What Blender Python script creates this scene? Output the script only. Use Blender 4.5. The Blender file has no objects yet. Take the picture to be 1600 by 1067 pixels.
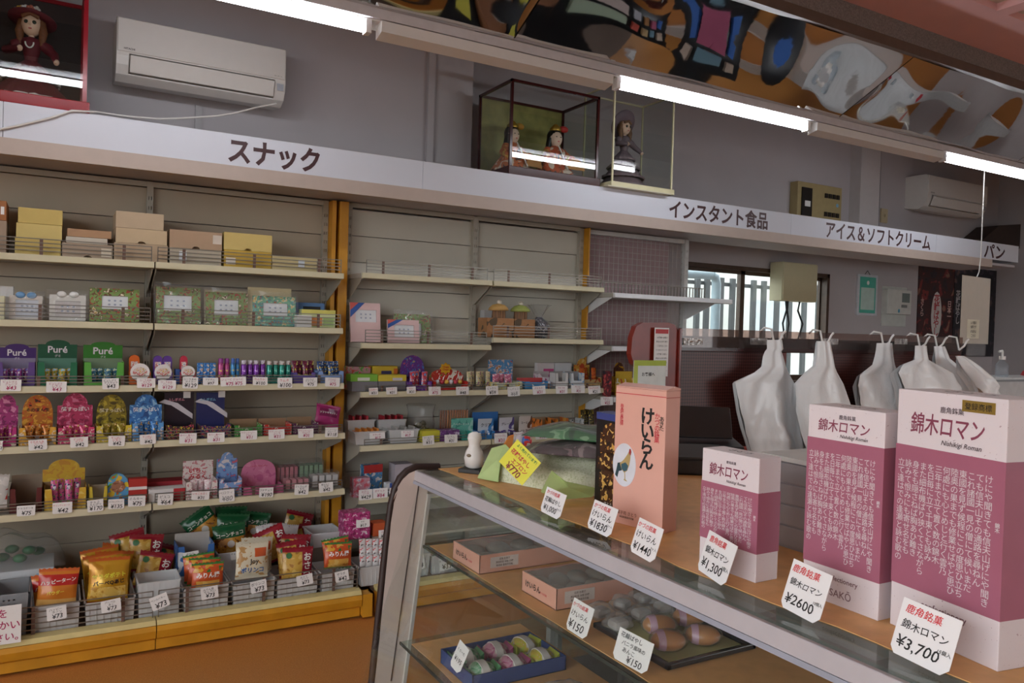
import bpy, math, random
from mathutils import Vector, Matrix, Euler
random.seed(7)
scene = bpy.context.scene
COL = scene.collection
PI = math.pi

# ------------------------------------------------------------------ camera
# world: X runs along the back wall, Y towards it, Z up; camera stands at (0,0,CH)
F, CX, CY, CH = 1232.0, 800.0, 533.5, 1.5
RW = ((0.86479088, 0.01690477, 0.50184756),
      (-0.50123862, -0.03053563, 0.86477015),
      (0.02994297, -0.99939072, -0.01793362))
cam_d = bpy.data.cameras.new('camera')
cam_d.lens = F / 1600.0 * 36.0
cam_d.clip_start = 0.05
cam = bpy.data.objects.new('camera', cam_d)
COL.objects.link(cam)
cam.matrix_world = Matrix(((RW[0][0], -RW[0][1], -RW[0][2], 0),
                           (RW[1][0], -RW[1][1], -RW[1][2], 0),
                           (RW[2][0], -RW[2][1], -RW[2][2], CH), (0, 0, 0, 1)))
scene.camera = cam

def ray(x, y):
    c = (x - CX, y - CY, F)
    return Vector([sum(RW[i][k] * c[k] for k in range(3)) for i in range(3)])
def PY(x, y, Y):            # photo pixel -> point on the plane Y
    d = ray(x, y); d = d * (Y / d.y); return Vector((d.x, d.y, d.z + CH))
def PZ(x, y, Z):
    d = ray(x, y); d = d * ((Z - CH) / d.z); return Vector((d.x, d.y, d.z + CH))
def PXX(x, y, X):
    d = ray(x, y); d = d * (X / d.x); return Vector((d.x, d.y, d.z + CH))

# ------------------------------------------------------------------ world, light, exposure
world = bpy.data.worlds.new('daylight'); scene.world = world
world.use_nodes = True
bg = world.node_tree.nodes['Background']
bg.inputs[0].default_value = (0.93, 0.97, 1.0, 1); bg.inputs[1].default_value = 3.3
vs = scene.view_settings
vs.view_transform = 'Standard'; vs.look = 'None'; vs.gamma = 1; vs.use_curve_mapping = False
vs.exposure = 0.55
scene.cycles.max_bounces = 10
scene.cycles.transparent_max_bounces = 24
scene.cycles.caustics_reflective = False; scene.cycles.caustics_refractive = False
TUBE = 18.0

# ------------------------------------------------------------------ materials
def lin(h):
    h = h.lstrip('#')
    r = []
    for i in (0, 2, 4):
        c = int(h[i:i + 2], 16) / 255.0
        r.append(c / 12.92 if c <= .04045 else ((c + .055) / 1.055) ** 2.4)
    return (*r, 1)
MATS = {}
def mat(col, rough=.5, metal=0., var=.06, scale=18., bump=0., emit=0., spec=.5):
    key = (col, rough, metal, var, scale, bump, emit, spec)
    if key in MATS: return MATS[key]
    m = bpy.data.materials.new('surface_' + col.lstrip('#')); m.use_nodes = True
    nt = m.node_tree; b = nt.nodes['Principled BSDF']
    b.inputs['Roughness'].default_value = rough; b.inputs['Metallic'].default_value = metal
    b.inputs['Specular IOR Level'].default_value = spec
    c = lin(col)
    tc = nt.nodes.new('ShaderNodeTexCoord')
    nz = nt.nodes.new('ShaderNodeTexNoise'); nz.inputs['Scale'].default_value = scale
    nz.inputs['Detail'].default_value = 4
    nt.links.new(tc.outputs['Object'], nz.inputs['Vector'])
    rp = nt.nodes.new('ShaderNodeValToRGB')
    rp.color_ramp.elements[0].position = .3; rp.color_ramp.elements[1].position = .7
    rp.color_ramp.elements[0].color = (*[v * (1 - var) for v in c[:3]], 1)
    rp.color_ramp.elements[1].color = (*[min(1, v * (1 + var)) for v in c[:3]], 1)
    nt.links.new(nz.outputs['Fac'], rp.inputs['Fac'])
    nt.links.new(rp.outputs['Color'], b.inputs['Base Color'])
    if bump:
        bp = nt.nodes.new('ShaderNodeBump'); bp.inputs['Strength'].default_value = bump
        bp.inputs['Distance'].default_value = .01
        nt.links.new(nz.outputs['Fac'], bp.inputs['Height']); nt.links.new(bp.outputs['Normal'], b.inputs['Normal'])
    if emit:
        b.inputs['Emission Color'].default_value = c; b.inputs['Emission Strength'].default_value = emit
    MATS[key] = m
    return m
def printed(cols, scale=40., rough=.35, metal=0., seed=0):
    """printed packaging: patches of several inks"""
    key = ('print', tuple(cols), scale, rough, metal, seed)
    if key in MATS: return MATS[key]
    m = bpy.data.materials.new('printed_' + cols[0].lstrip('#')); m.use_nodes = True
    nt = m.node_tree; b = nt.nodes['Principled BSDF']
    b.inputs['Roughness'].default_value = rough; b.inputs['Metallic'].default_value = metal
    tc = nt.nodes.new('ShaderNodeTexCoord')
    mp = nt.nodes.new('ShaderNodeMapping'); mp.inputs['Location'].default_value = (seed * 1.7, seed * .9, seed * 2.3)
    nz = nt.nodes.new('ShaderNodeTexNoise'); nz.inputs['Scale'].default_value = scale
    nz.inputs['Detail'].default_value = 1.5; nz.inputs['Distortion'].default_value = .6
    nt.links.new(tc.outputs['Object'], mp.inputs['Vector']); nt.links.new(mp.outputs['Vector'], nz.inputs['Vector'])
    rp = nt.nodes.new('ShaderNodeValToRGB'); rp.color_ramp.interpolation = 'CONSTANT'
    n = len(cols); els = rp.color_ramp.elements
    # the first ink is the ground and takes the middle of the noise range
    order = cols[1::2] + [cols[0]] + cols[2::2]
    k = len(cols[1::2])
    pos = []
    lo = .40 if k else 0.
    for i in range(k): pos.append(.0 if i == 0 else .40 - .07 * (k - i))
    pos.append(lo)
    for i in range(len(cols[2::2])): pos.append(.58 + .07 * i)
    while len(els) < n: els.new(.5)
    for i in range(n):
        els[i].position = pos[i]
    for i in range(n):
        els[i].color = lin(order[i])
    nt.links.new(nz.outputs['Fac'], rp.inputs['Fac']); nt.links.new(rp.outputs['Color'], b.inputs['Base Color'])
    MATS[key] = m
    return m
def glass(name, tint=(1, 1, 1), rough=.0, film=0., ior=1.45):
    """thin pane: clear with a real Fresnel reflection; film adds milky plastic"""
    key = ('glass', name)
    if key in MATS: return MATS[key]
    m = bpy.data.materials.new(name); m.use_nodes = True
    nt = m.node_tree; nt.nodes.clear()
    out = nt.nodes.new('ShaderNodeOutputMaterial')
    tr = nt.nodes.new('ShaderNodeBsdfTransparent'); tr.inputs[0].default_value = (*tint, 1)
    gl = nt.nodes.new('ShaderNodeBsdfGlossy'); gl.inputs['Roughness'].default_value = rough
    fr = nt.nodes.new('ShaderNodeFresnel')
    ge = nt.nodes.new('ShaderNodeNewGeometry'); mr_ = nt.nodes.new('ShaderNodeMapRange')   # same reflection on both faces of a pane
    mr_.inputs[3].default_value = ior; mr_.inputs[4].default_value = 1 / ior
    nt.links.new(ge.outputs['Backfacing'], mr_.inputs[0]); nt.links.new(mr_.outputs[0], fr.inputs['IOR'])
    mx = nt.nodes.new('ShaderNodeMixShader')
    nt.links.new(fr.outputs[0], mx.inputs[0]); nt.links.new(tr.outputs[0], mx.inputs[1]); nt.links.new(gl.outputs[0], mx.inputs[2])
    last = mx
    if film:
        df = nt.nodes.new('ShaderNodeBsdfDiffuse'); df.inputs[0].default_value = (.85, .86, .87, 1)
        m2 = nt.nodes.new('ShaderNodeMixShader'); m2.inputs[0].default_value = film
        nt.links.new(mx.outputs[0], m2.inputs[1]); nt.links.new(df.outputs[0], m2.inputs[2]); last = m2
    nt.links.new(last.outputs[0], out.inputs['Surface'])
    MATS[key] = m
    return m

# ------------------------------------------------------------------ mesh helpers
class MB:
    def __init__(s): s.v = []; s.f = []; s.mi = []; s.sm = []
    def add(s, vs, fs, M=None, mi=0, smooth=False):
        o = len(s.v)
        s.v += [tuple(M @ Vector(p)) for p in vs] if M else [tuple(p) for p in vs]
        for f in fs: s.f.append(tuple(i + o for i in f)); s.mi.append(mi); s.sm.append(smooth)
        return s
    def box(s, x0, x1, y0, y1, z0, z1, mi=0, M=None):
        v = [(x0, y0, z0), (x1, y0, z0), (x1, y1, z0), (x0, y1, z0), (x0, y0, z1), (x1, y0, z1), (x1, y1, z1), (x0, y1, z1)]
        return s.add(v, [(0, 3, 2, 1), (4, 5, 6, 7), (0, 1, 5, 4), (1, 2, 6, 5), (2, 3, 7, 6), (3, 0, 4, 7)], M, mi)
    def prism(s, poly, a0, a1, axis='y', mi=0, M=None, smooth=False):
        """poly of (p,q) extruded along an axis: y -> (p,a,q), x -> (a,p,q), z -> (p,q,a)"""
        fn = {'y': lambda p, a: (p[0], a, p[1]), 'x': lambda p, a: (a, p[0], p[1]), 'z': lambda p, a: (p[0], p[1], a)}[axis]
        n = len(poly)
        v = [fn(p, a0) for p in poly] + [fn(p, a1) for p in poly]
        s.add(v, [tuple(range(n))[::-1], tuple(range(n, 2 * n))], M, mi)
        return s.add(v, [(i, (i + 1) % n, n + (i + 1) % n, n + i) for i in range(n)], M, mi, smooth)
    def lathe(s, prof, n=20, M=None, mi=0, wob=None, smooth=True):
        v = []
        for k, (r, z) in enumerate(prof):
            for i in range(n):
                a = 2 * PI * i / n
                rr = r * (1 + (wob(k, a) if wob else 0))
                v.append((rr * math.cos(a), rr * math.sin(a), z))
        fs = [(k * n + i, k * n + (i + 1) % n, (k + 1) * n + (i + 1) % n, (k + 1) * n + i) for k in range(len(prof) - 1) for i in range(n)]
        s.add(v, fs, M, mi, smooth)
        o = [tuple(range(n))[::-1], tuple(range((len(prof) - 1) * n, len(prof) * n))]
        return s.add(v, o, M, mi)
    def tube(s, pts, r, n=8, mi=0, M=None, smooth=True):
        pts = [Vector(p) for p in pts]; v = []; N = len(pts)
        rs = r if isinstance(r, (list, tuple)) else [r] * N
        up = Vector((.13, .27, .95))
        for k, p in enumerate(pts):
            t = (pts[min(k + 1, N - 1)] - pts[max(k - 1, 0)]).normalized()
            a = t.cross(up)
            if a.length < .05: a = t.cross(Vector((1, 0, 0)))
            a.normalize(); b = t.cross(a)
            for i in range(n):
                w = 2 * PI * i / n
                v.append(tuple(p + a * (rs[k] * math.cos(w)) + b * (rs[k] * math.sin(w))))
        fs = [(k * n + i, k * n + (i + 1) % n, (k + 1) * n + (i + 1) % n, (k + 1) * n + i) for k in range(N - 1) for i in range(n)]
        s.add(v, fs, M, mi, smooth)
        return s.add(v, [tuple(range(n))[::-1], tuple(range((N - 1) * n, N * n))], M, mi)
    def ball(s, c, rx, ry=None, rz=None, n=14, m=9, mi=0):
        ry = ry or rx; rz = rz or rx
        prof = [(max(.001, math.sin(PI * k / m)), -math.cos(PI * k / m)) for k in range(m + 1)]
        return s.lathe(prof, n, Matrix.Translation(c) @ Matrix.Diagonal((rx, ry, rz, 1)), mi)
    def mesh(s, name, mats):
        me = bpy.data.meshes.new(name); me.from_pydata(s.v, [], s.f)
        for m in mats: me.materials.append(m)
        me.polygons.foreach_set('material_index', s.mi); me.polygons.foreach_set('use_smooth', s.sm)
        me.update(); return me
def arc_top(x0, x1, z0, zs, zt, n=10, rise=.8):
    """card outline: straight sides to the shoulder zs, then a raised arch to zt"""
    w = x1 - x0; m = (x0 + x1) / 2; r = w * rise / 2
    pts = [(x0, z0), (x1, z0), (x1, zs)]
    if r < w / 2 - .001: pts.append((m + r, zs))
    for i in range(1, n): a = PI * i / n; pts.append((m + r * math.cos(a), zs + (zt - zs) * math.sin(a)))
    if r < w / 2 - .001: pts.append((m - r, zs))
    pts.append((x0, zs)); return pts

ORG = {}
def link(o): COL.objects.link(o); return o
def tag(o, label=None, cat=None, group=None, kind=None):
    if label: o['label'] = label
    if cat: o['category'] = cat
    if group: o['group'] = group
    if kind: o['kind'] = kind
    return o
def thing(name, label, cat, loc=(0, 0, 0), rot=0., group=None, local=True):
    """Empty at the base of a thing; local=False: parts are given in world coordinates"""
    o = link(bpy.data.objects.new(name, None)); o.location = loc; o.empty_display_size = .05
    o.rotation_euler = rot if isinstance(rot, (tuple, Euler)) else (0, 0, rot)
    ORG[o] = Vector((0, 0, 0)) if local else Vector(loc)
    return tag(o, label, cat, group)
def obj(name, mb, mats, parent=None, org=None, bevel=0., label=None):
    mats = mats if isinstance(mats, (list, tuple)) else [mats]
    if isinstance(mb, bpy.types.Mesh): me = mb
    else:
        off = ORG[parent] if parent is not None else Vector(org or (0, 0, 0))
        if off.length: mb.v = [(a - off.x, b - off.y, c - off.z) for a, b, c in mb.v]
        me = mb.mesh(name, mats)
    o = link(bpy.data.objects.new(name, me))
    if parent is not None: o.parent = parent; ORG[o] = ORG[parent]
    elif org: o.location = org; ORG[o] = Vector(org)
    else: ORG[o] = Vector((0, 0, 0))
    if bevel:
        md = o.modifiers.new('bevel', 'BEVEL'); md.width = bevel; md.segments = 2; md.limit_method = 'ANGLE'
    if label: o['label'] = label
    return o
import bmesh
def carved(name, mb, cut, m, parent, bevel=0.):
    """a part with real recesses cut into it, so that they fall into shade by themselves"""
    tmp = []
    for q in (mb, cut):
        me = q.mesh('carve', [m]); b = bmesh.new(); b.from_mesh(me)
        bmesh.ops.remove_doubles(b, verts=b.verts, dist=1e-6); bmesh.ops.recalc_face_normals(b, faces=b.faces)
        b.to_mesh(me); b.free(); tmp.append(link(bpy.data.objects.new('carve', me)))
    md = tmp[0].modifiers.new('cut', 'BOOLEAN'); md.object = tmp[1]; md.operation = 'DIFFERENCE'; md.solver = 'EXACT'
    me = bpy.data.meshes.new_from_object(tmp[0].evaluated_get(bpy.context.evaluated_depsgraph_get()))
    me.name = name; me.transform(Matrix.Translation(-ORG[parent]))
    if len(me.materials) == 0: me.materials.append(m)
    for o in tmp: d = o.data; bpy.data.objects.remove(o); bpy.data.meshes.remove(d)
    return obj(name, me, [m], parent, bevel=bevel)
def struct(name, mb, m, parent=None):
    o = obj(name, mb, m, parent)
    if parent is None: o['kind'] = 'structure'
    return o
def dup(root, loc=None, rot=None, label=None, group=None):
    def cp(o, par):
        c = o.copy(); link(c); c.parent = par; ORG[c] = ORG.get(o, Vector((0, 0, 0)))
        for ch in [x for x in KIDS.get(o, [])]: cp(ch, c)
        return c
    KIDS = {}
    def walk(o):
        KIDS[o] = list(o.children)
        for ch in o.children: walk(ch)
    walk(root)
    r = cp(root, None)
    if loc is not None: r.location = loc
    if rot is not None: r.rotation_euler = rot if isinstance(rot, (tuple, Euler)) else (0, 0, rot)
    if label: r['label'] = label
    if group: r['group'] = group
    return r

# ------------------------------------------------------------------ lettering (default Blender font)
GL = {}
def glyphs(s, bold=0., shear=0., spacing=1., lead=1.):
    key = (s, bold, shear, spacing, lead)
    if key in GL: return GL[key]
    cu = bpy.data.curves.new('text', 'FONT'); cu.body = s; cu.size = 1; cu.resolution_u = 2
    cu.offset = bold; cu.shear = shear; cu.space_character = spacing; cu.space_line = lead
    cu.fill_mode = 'FRONT'
    o = bpy.data.objects.new('text', cu); me = o.to_mesh()
    v = [tuple(p.co) for p in me.vertices]; f = [tuple(p.vertices) for p in me.polygons]
    o.to_mesh_clear(); bpy.data.objects.remove(o); bpy.data.curves.remove(cu)
    if not v: v = [(0, 0, 0), (1, 0, 0), (1, 1, 0)]; f = []
    xs = [p[0] for p in v]; ys = [p[1] for p in v]
    GL[key] = (v, f, min(xs), max(xs), min(ys), max(ys))
    return GL[key]
def write(mb, s, cx, cz, w, h, y=-.0006, bold=.012, shear=0., roll=0., stretch=False, spacing=1., lead=1., warp=None, wob=0., mi=0):
    """flat lettering facing local -Y, centred at (cx,cz) and fitted into w x h"""
    v, f, x0, x1, y0, y1 = glyphs(s, bold, shear, spacing, lead)
    sx = w / max(1e-6, x1 - x0); sz = h / max(1e-6, y1 - y0)
    if not stretch: sx = sz = min(sx, sz)
    mx, my = (x0 + x1) / 2, (y0 + y1) / 2; cr, sr = math.cos(roll), math.sin(roll)
    ph = random.random() * 6; out = []
    for p in v:
        a = (p[0] - mx) * sx; b = (p[1] - my) * sz
        if wob:
            a += wob * h * math.sin(b / h * 5 + ph + a / h * 1.3); b += wob * h * math.sin(a / h * 2.7 + ph * 2)
        X, Z = cx + a * cr - b * sr, cz + a * sr + b * cr
        out.append((X, warp(X, Z) if warp else y, Z))
    return mb.add(out, f, None, mi)
INK, RED = mat('#171516', .6, var=0), mat('#c8283c', .6, var=0)
MAG = mat('#a81e58', .6, var=0)
WHITE = mat('#eceae6', .55, var=.02)
# ================================================================== the room
M_WALL = mat('#b4aeb0', .75, var=.03, scale=3, bump=.05)
M_FLOOR = printed(['#bf7c3e', '#b17034', '#c78a4a', '#a86a30', '#cf9658'], 260, .42)
fl = MB().box(-3.2, 9.2, -3.2, 5.4, -.06, 0); struct('floor', fl, M_FLOOR)
struct('ground_added', MB().box(-40, 40, -40, 40, -.14, -.08), mat('#8d8a84', .9))     # unseen pavement, added to block sky light from below
WY1, WY2, WXS = 4.62, 5.0, 2.33
struct('wall_back', MB().box(-3.2, WXS, WY1, WY1 + .5, 0, 3.45), M_WALL)
wa, wb = PY(1064, 420, WY2).x, PY(1296, 420, WY2).x
wz0, wz1 = 1.05, PY(1100, 411, WY2).z
w = MB()
w.box(WXS, wa, WY2, WY2 + .12, 0, 3.45); w.box(wb, 9.2, WY2, WY2 + .12, 0, 3.45)
w.box(wa, wb, WY2, WY2 + .12, 0, wz0); w.box(wa, wb, WY2, WY2 + .12, wz1, 3.45)
struct('wall_recess', w, M_WALL)
struct('wall_right', MB().box(9.2, 9.3, -3.2, 5.4, 0, 3.45), M_WALL)
wf = MB().box(-3.2, 4.2, -3.3, -3.2, 0, 3.45); wf.box(8.6, 9.2, -3.3, -3.2, 0, 3.45); wf.box(4.2, 8.6, -3.3, -3.2, 0, .9); wf.box(4.2, 8.6, -3.3, -3.2, 2.4, 3.45)
struct('wall_front_added', wf, M_WALL)          # unseen, added behind the camera to dim the shelves; window here, left side open
struct('wall_left', MB().box(-3.3, -3.2, 2.0, 5.4, 0, 3.45), M_WALL)
struct('ceiling', MB().box(-3.3, 9.3, -3.2, 5.4, 3.45, 3.5), mat('#e6e4e2', .8, var=.02))
# painted beams under the ceiling, white panels between them
M_PINK = mat('#e2aead', .7, var=.03, scale=5)
by0, by1 = 2.325, 2.68
struct('trim_1', MB().box(-3.2, 9.2, by0, by1, 3.215, 3.45), M_PINK)
bx = 4.19
struct('trim_2', MB().box(bx, bx + .10, -3.2, by0, 3.212, 3.45), M_PINK)
struct('trim_3', MB().box(-3.2, 9.2, -3.2, by0 - .002, 3.25, 3.28), mat('#dcd9d6', .8, var=.02))
struct('trim_4', MB().box(-3.2, 9.2, by1, by1 + .035, 3.115, 3.215), mat('#7a7370', .85, var=.25, scale=120, bump=.4))
struct('trim_5', MB().box(-3.2, 9.2, by1 + .002, by1 + .05, 3.062, 3.115), mat('#5a4a40', .5, var=.1))
# vertical battens and columns on the wall
def vbatten(name, xa, xb, y, Y, z0, z1, depth, m=M_WALL):
    a, b = PY(xa, y, Y).x, PY(xb, y, Y).x
    struct(name, MB().box(a, b, Y, Y + depth, z0, z1), m)
vbatten('trim_6', 669, 679, 160, WY1 - .03, 2.3, 3.4, .031)
vbatten('trim_7', 1345, 1375, 280, WY2 - .12, 2.41, 3.4, .12, mat('#c2bcbb', .7, var=.02))
vbatten('trim_8', 1376, 1426, 280, WY2 - .06, 2.41, 3.4, .06)

# window in the recessed wall
M_BRN = mat('#4a3628', .45, var=.15)
W1 = tag(link(bpy.data.objects.new('window_1', None)), kind='structure'); W1.location = (wa, WY2, wz0); ORG[W1] = Vector(W1.location)
fr = MB(); t = .035
fr.box(wa, wb, WY2 - .01, WY2 + .1, wz1 - t, wz1); fr.box(wa, wb, WY2 - .01, WY2 + .1, wz0, wz0 + t)
fr.box(wa, wa + t, WY2 - .01, WY2 + .1, wz0, wz1); fr.box(wb - t, wb, WY2 - .01, WY2 + .1, wz0, wz1)
obj('window_frame', fr, M_BRN, W1)
xs = [PY(x, 440, WY2).x for x in (1064, 1164, 1292)]
for i in range(2):
    s = MB(); y = WY2 + .03 + .03 * i; a, b = xs[i] - .01, xs[i + 1] + .03
    s.box(a, a + .05, y, y + .025, wz0 + t, wz1 - t); s.box(b - .05, b, y, y + .025, wz0 + t, wz1 - t)
    s.box(a, b, y, y + .025, wz0 + t, wz0 + t + .05); s.box(a, b, y, y + .025, wz1 - t - .03, wz1 - t)
    so = obj('sash', s, M_BRN, W1)
    obj('pane', MB().box(a + .05, b - .05, y + .01, y + .014, wz0 + t + .05, wz1 - t - .03), glass('window_glass', (.93, .96, .95)), so)
# outside: pale wall, picket fence, pipe
struct('ground_outside', MB().box(2, 12, 5.4, 8.6, -.06, 0), mat('#8d8a84', .9))
nb = thing('neighbour_house', 'pale rendered house wall seen through the window', 'building', (7, 8, 0), local=False)
obj('wall', MB().box(2, 12, 8, 8.2, 0, 2.6), mat('#cfd0cc', .8, var=.05, scale=2), nb)
obj('shutter_box', MB().box(6.3, 7.2, 7.85, 8, 1.9, 2.4), mat('#b7bcbd', .5), nb)
obj('window', MB().box(8.6, 9.3, 7.97, 8, 1.3, 2.0), mat('#b8c0c6', .2), nb)
fe = thing('picket_fence', 'dark grey picket fence outside the window', 'fence', (7, 6.6, 0), local=False)
M_FEN = mat('#53585a', .5)
z = PY(1120, 443, 6.6).z
obj('top_rail', MB().box(4, 11, 6.62, 6.66, z - .02, z + .02), M_FEN, fe)
for px in (1090, 1105, 1127, 1145, 1178, 1194, 1215, 1235, 1258, 1280):
    x = PY(px, 440, 6.6).x; obj('picket', MB().box(x - .03, x + .03, 6.58, 6.62, 0, z + .07), M_FEN, fe)
pp = thing('drain_pipe', 'pale blue pipe running along outside behind the window', 'pipe', PY(1090, 425, 6), local=False)
a, b = PY(1062, 427, 6), PY(1112, 430, 6)
obj('pipe_run', MB().tube([a, b], .045, 12), mat('#9fb3bd', .35), pp)
obj('pipe_elbow', MB().tube([b, b + Vector((.05, 0, -.01)), b + Vector((.07, 0, -.08)), Vector((b.x + .07, b.y, .0))], .048, 12), mat('#9fb3bd', .35), pp)

# ================================================================== canopy with the sign boards
FY, FZ0, FZ1, FZ2 = 4.05, 2.178, 2.249, 2.402
cn = thing('sign_canopy', 'long white sign canopy running above the shelves', 'canopy', (2.5, 4.3, 2.178), local=False)
M_BEIGE = mat('#b7a79c', .5, var=.03)
XE = PY(1590, 395, FY).x
obj('soffit', MB().box(-2.2, XE, FY + .02, 4.58, 2.203, 2.225), mat('#b9b3b6', .6, var=.02, scale=2), cn)
obj('lip', MB().box(-2.2, PY(1548, 420, FY).x, FY - .012, FY + .03, FZ0, FZ1), M_BEIGE, cn)
obj('top_board', MB().box(-2.2, XE, FY + .01, 4.6, FZ2 - .02, FZ2), mat('#c9c8ca', .6), cn)
M_SIGN = mat('#d3d6df', .16, var=.01, scale=1.6)
seams = [-2.2, PY(5, 190, FY).x, PY(660, 265, FY).x, PY(1235, 345, FY).x, PY(1462, 375, FY).x, XE]
for a, b in zip(seams, seams[1:]):
    obj('sign_panel', MB().box(a + .001, b - .001, FY - .008, FY + .01, FZ1, FZ2), M_SIGN, cn, bevel=.001)
obj('sign_end', MB().prism([(XE, FY - .008), (XE + .03, FY + .03), (XE + .03, 4.6), (XE, 4.6)], FZ1, FZ2, 'z'), M_SIGN, cn)
M_LET = mat('#43272a', .45, var=0)
def sign(s, x0, x1, y0, y1, bold=.02):
    c = PY((x0 + x1) / 2, (y0 + y1) / 2, FY); xa = PY(x0, (y0 + y1) / 2 - 8, FY).x; xb = PY(x1, (y0 + y1) / 2 + 8, FY).x
    mb = MB(); write(mb, s, (xa + xb) / 2, (FZ1 + FZ2) / 2 - .002, xb - xa, .128, y=FY - .0095, bold=bold, stretch=True)
    obj('lettering', mb, M_LET, cn)
sign('スナック', 356, 499, 220, 268, .032); sign('インスタント食品', 1044, 1198, 316, 362, .026)
sign('アイス＆ソフトクリーム', 1289, 1452, 350, 397, .022); sign('パン', 1536, 1568, 388, 412, .022)
obj('fixing_strip', MB().box(*[PY(x, 180, 4.61).x for x in (305, 316)], 4.606, 4.616, 2.4, PY(310, 165, 4.61).z), mat('#a9a5a6', .5), cn)

# ================================================================== lamp rail and the mirror band above it
LY = 3.22
rz = lambda r: CH + r * LY
rail = thing('lamp_rail', 'white ceiling rail of fluorescent lamps above the sign canopy', 'light', (3, LY, rz(.38)), local=False)
M_RAIL = mat('#e3e1df', .4, var=.02)
obj('housing', MB().box(-2.5, 9, LY - .01, LY + .10, rz(.3965), rz(.411)), M_RAIL, rail)
obj('cover_strip', MB().box(-2.5, 9, LY - .03, LY - .0105, rz(.398), rz(.411)), mat('#cfccd0', .4), rail)
X = lambda px, py: PY(px, py, LY).x
lit = [(X(575, 40) - 1.44, X(575, 40)), (X(965, 133), X(1262, 193)), (X(1475, 247), X(1475, 247) + 1.42)]
M_TUBE = mat('#f4f8ff', .3, var=0, emit=TUBE)
def xt(a, b, m, nm):
    c = rz(.386); o = obj(nm, MB().tube([(a + .02, LY + .01, c), (b - .02, LY + .01, c)], .018, 12), m, rail)
    for e in (a, b): obj('lamp_holder', MB().box(e - .012, e + .012, LY - .012, LY + .032, c - .022, rz(.3965)), M_RAIL, rail)
for a, b in lit: xt(a, b, M_TUBE, 'lit_tube')
prev = [(lit[0][1] + .05, lit[1][0] - .05), (lit[1][1] + .05, lit[2][0] - .05)]
for a, b in prev: obj('blank_cover', MB().prism([(LY - .03, rz(.382)), (LY + .04, rz(.377)), (LY + .04, rz(.3964)), (LY - .03, rz(.3964))], a, b, 'x'), M_RAIL, rail)

mr = thing('mirror_band', 'wavy dark mirror band slanting above the lamp rail', 'mirror', (3, LY, rz(.411)), local=False)
M_MIR = bpy.data.materials.new('mirror_film'); M_MIR.use_nodes = True
b_ = M_MIR.node_tree.nodes['Principled BSDF']; b_.inputs['Base Color'].default_value = (.70, .71, .72, 1)
b_.inputs['Metallic'].default_value = 1; b_.inputs['Roughness'].default_value = .03
nzn = M_MIR.node_tree.nodes.new('ShaderNodeTexNoise'); nzn.inputs['Scale'].default_value = 3
mry = M_MIR.node_tree.nodes.new('ShaderNodeMapRange'); mry.inputs[3].default_value = .015; mry.inputs[4].default_value = .06
M_MIR.node_tree.links.new(nzn.outputs[0], mry.inputs[0]); M_MIR.node_tree.links.new(mry.outputs[0], b_.inputs['Roughness'])
p0, p1 = Vector((0, LY - .032, rz(.4125))), Vector((0, by1 + .03, 3.062))
seam = [-2.2, X(540, 20) - .3, X(797, 55), X(1302, 190), X(1302, 190) + 2.0, 8.8]
for k, (a, b) in enumerate(zip(seam, seam[1:])):
    nx, ny = 56, 14; vv, ff = [], []
    for j in range(ny + 1):
        for i in range(nx + 1):
            u, v = i / nx, j / ny; x = a + .004 + (b - a - .008) * u
            env = (math.sin(PI * u) ** .5) * (.35 + .65 * math.sin(PI * v))
            d = env * (.016 * math.sin(x * 5.1 + k + 1.5 * v) + .008 * math.sin(x * 11.3 + 2 * k + v * 4) + .010 * math.sin(v * 5 + x * 2.2))
            q = p0.lerp(p1, v); vv.append((x, q.y - d * .45, q.z - d * .9))
    ff = [(j * (nx + 1) + i, j * (nx + 1) + i + 1, (j + 1) * (nx + 1) + i + 1, (j + 1) * (nx + 1) + i) for j in range(ny) for i in range(nx)]
    obj('mirror_sheet', MB().add(vv, ff, None, 0, True), M_MIR, mr)
obj('backing_board', MB().prism([(p0.y + .03, p0.z + .02), (p1.y + .03, p1.z + .03), (p1.y + .05, p1.z + .06), (p0.y + .05, p0.z + .05)], -2.4, 9, 'x'), mat('#4b4038', .7), mr)

# ================================================================== gondola racks
RB = 4.50                                   # back panels
M_PANEL = mat('#b0a491', .6, var=.03, scale=4)
M_POST = mat('#aaa598', .5, var=.03)
M_SHELF = mat('#cdc5a6', .4, var=.03)
M_TRAYTOP = mat('#a9a59b', .5, var=.04)
M_WIRE = mat('#8a857d', .35, .7, var=.05)
M_CLIP = mat('#6e5348', .5)
M_YEL = mat('#c98d22', .45, var=.12, scale=9)
M_DARK = mat('#241c16', .7)
RT = CH + .1543 * RB
SH = {}
def guard(x0, x1, y, z, parent, n=4, gap=.019, clips=3):
    g = MB(); r = .0021; zt = z + gap * n
    for k in range(n): zz = z + gap * (k + 1); g.box(x0, x1, y - r, y + r, zz - r, zz + r)
    for e in (x0, x1): g.box(e - r, e + r, y - r, y + r, z - .004, zt + r)
    o = obj('wire_guard', g, M_WIRE, parent)
    for k in range(clips):
        q = x0 + (x1 - x0) * (.13 + .37 * k * 2 / max(1, clips - 1))
        obj('guard_clip', MB().box(q - .007, q + .007, y + .002, y + .007, z - .004, zt), M_CLIP, parent)
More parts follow.
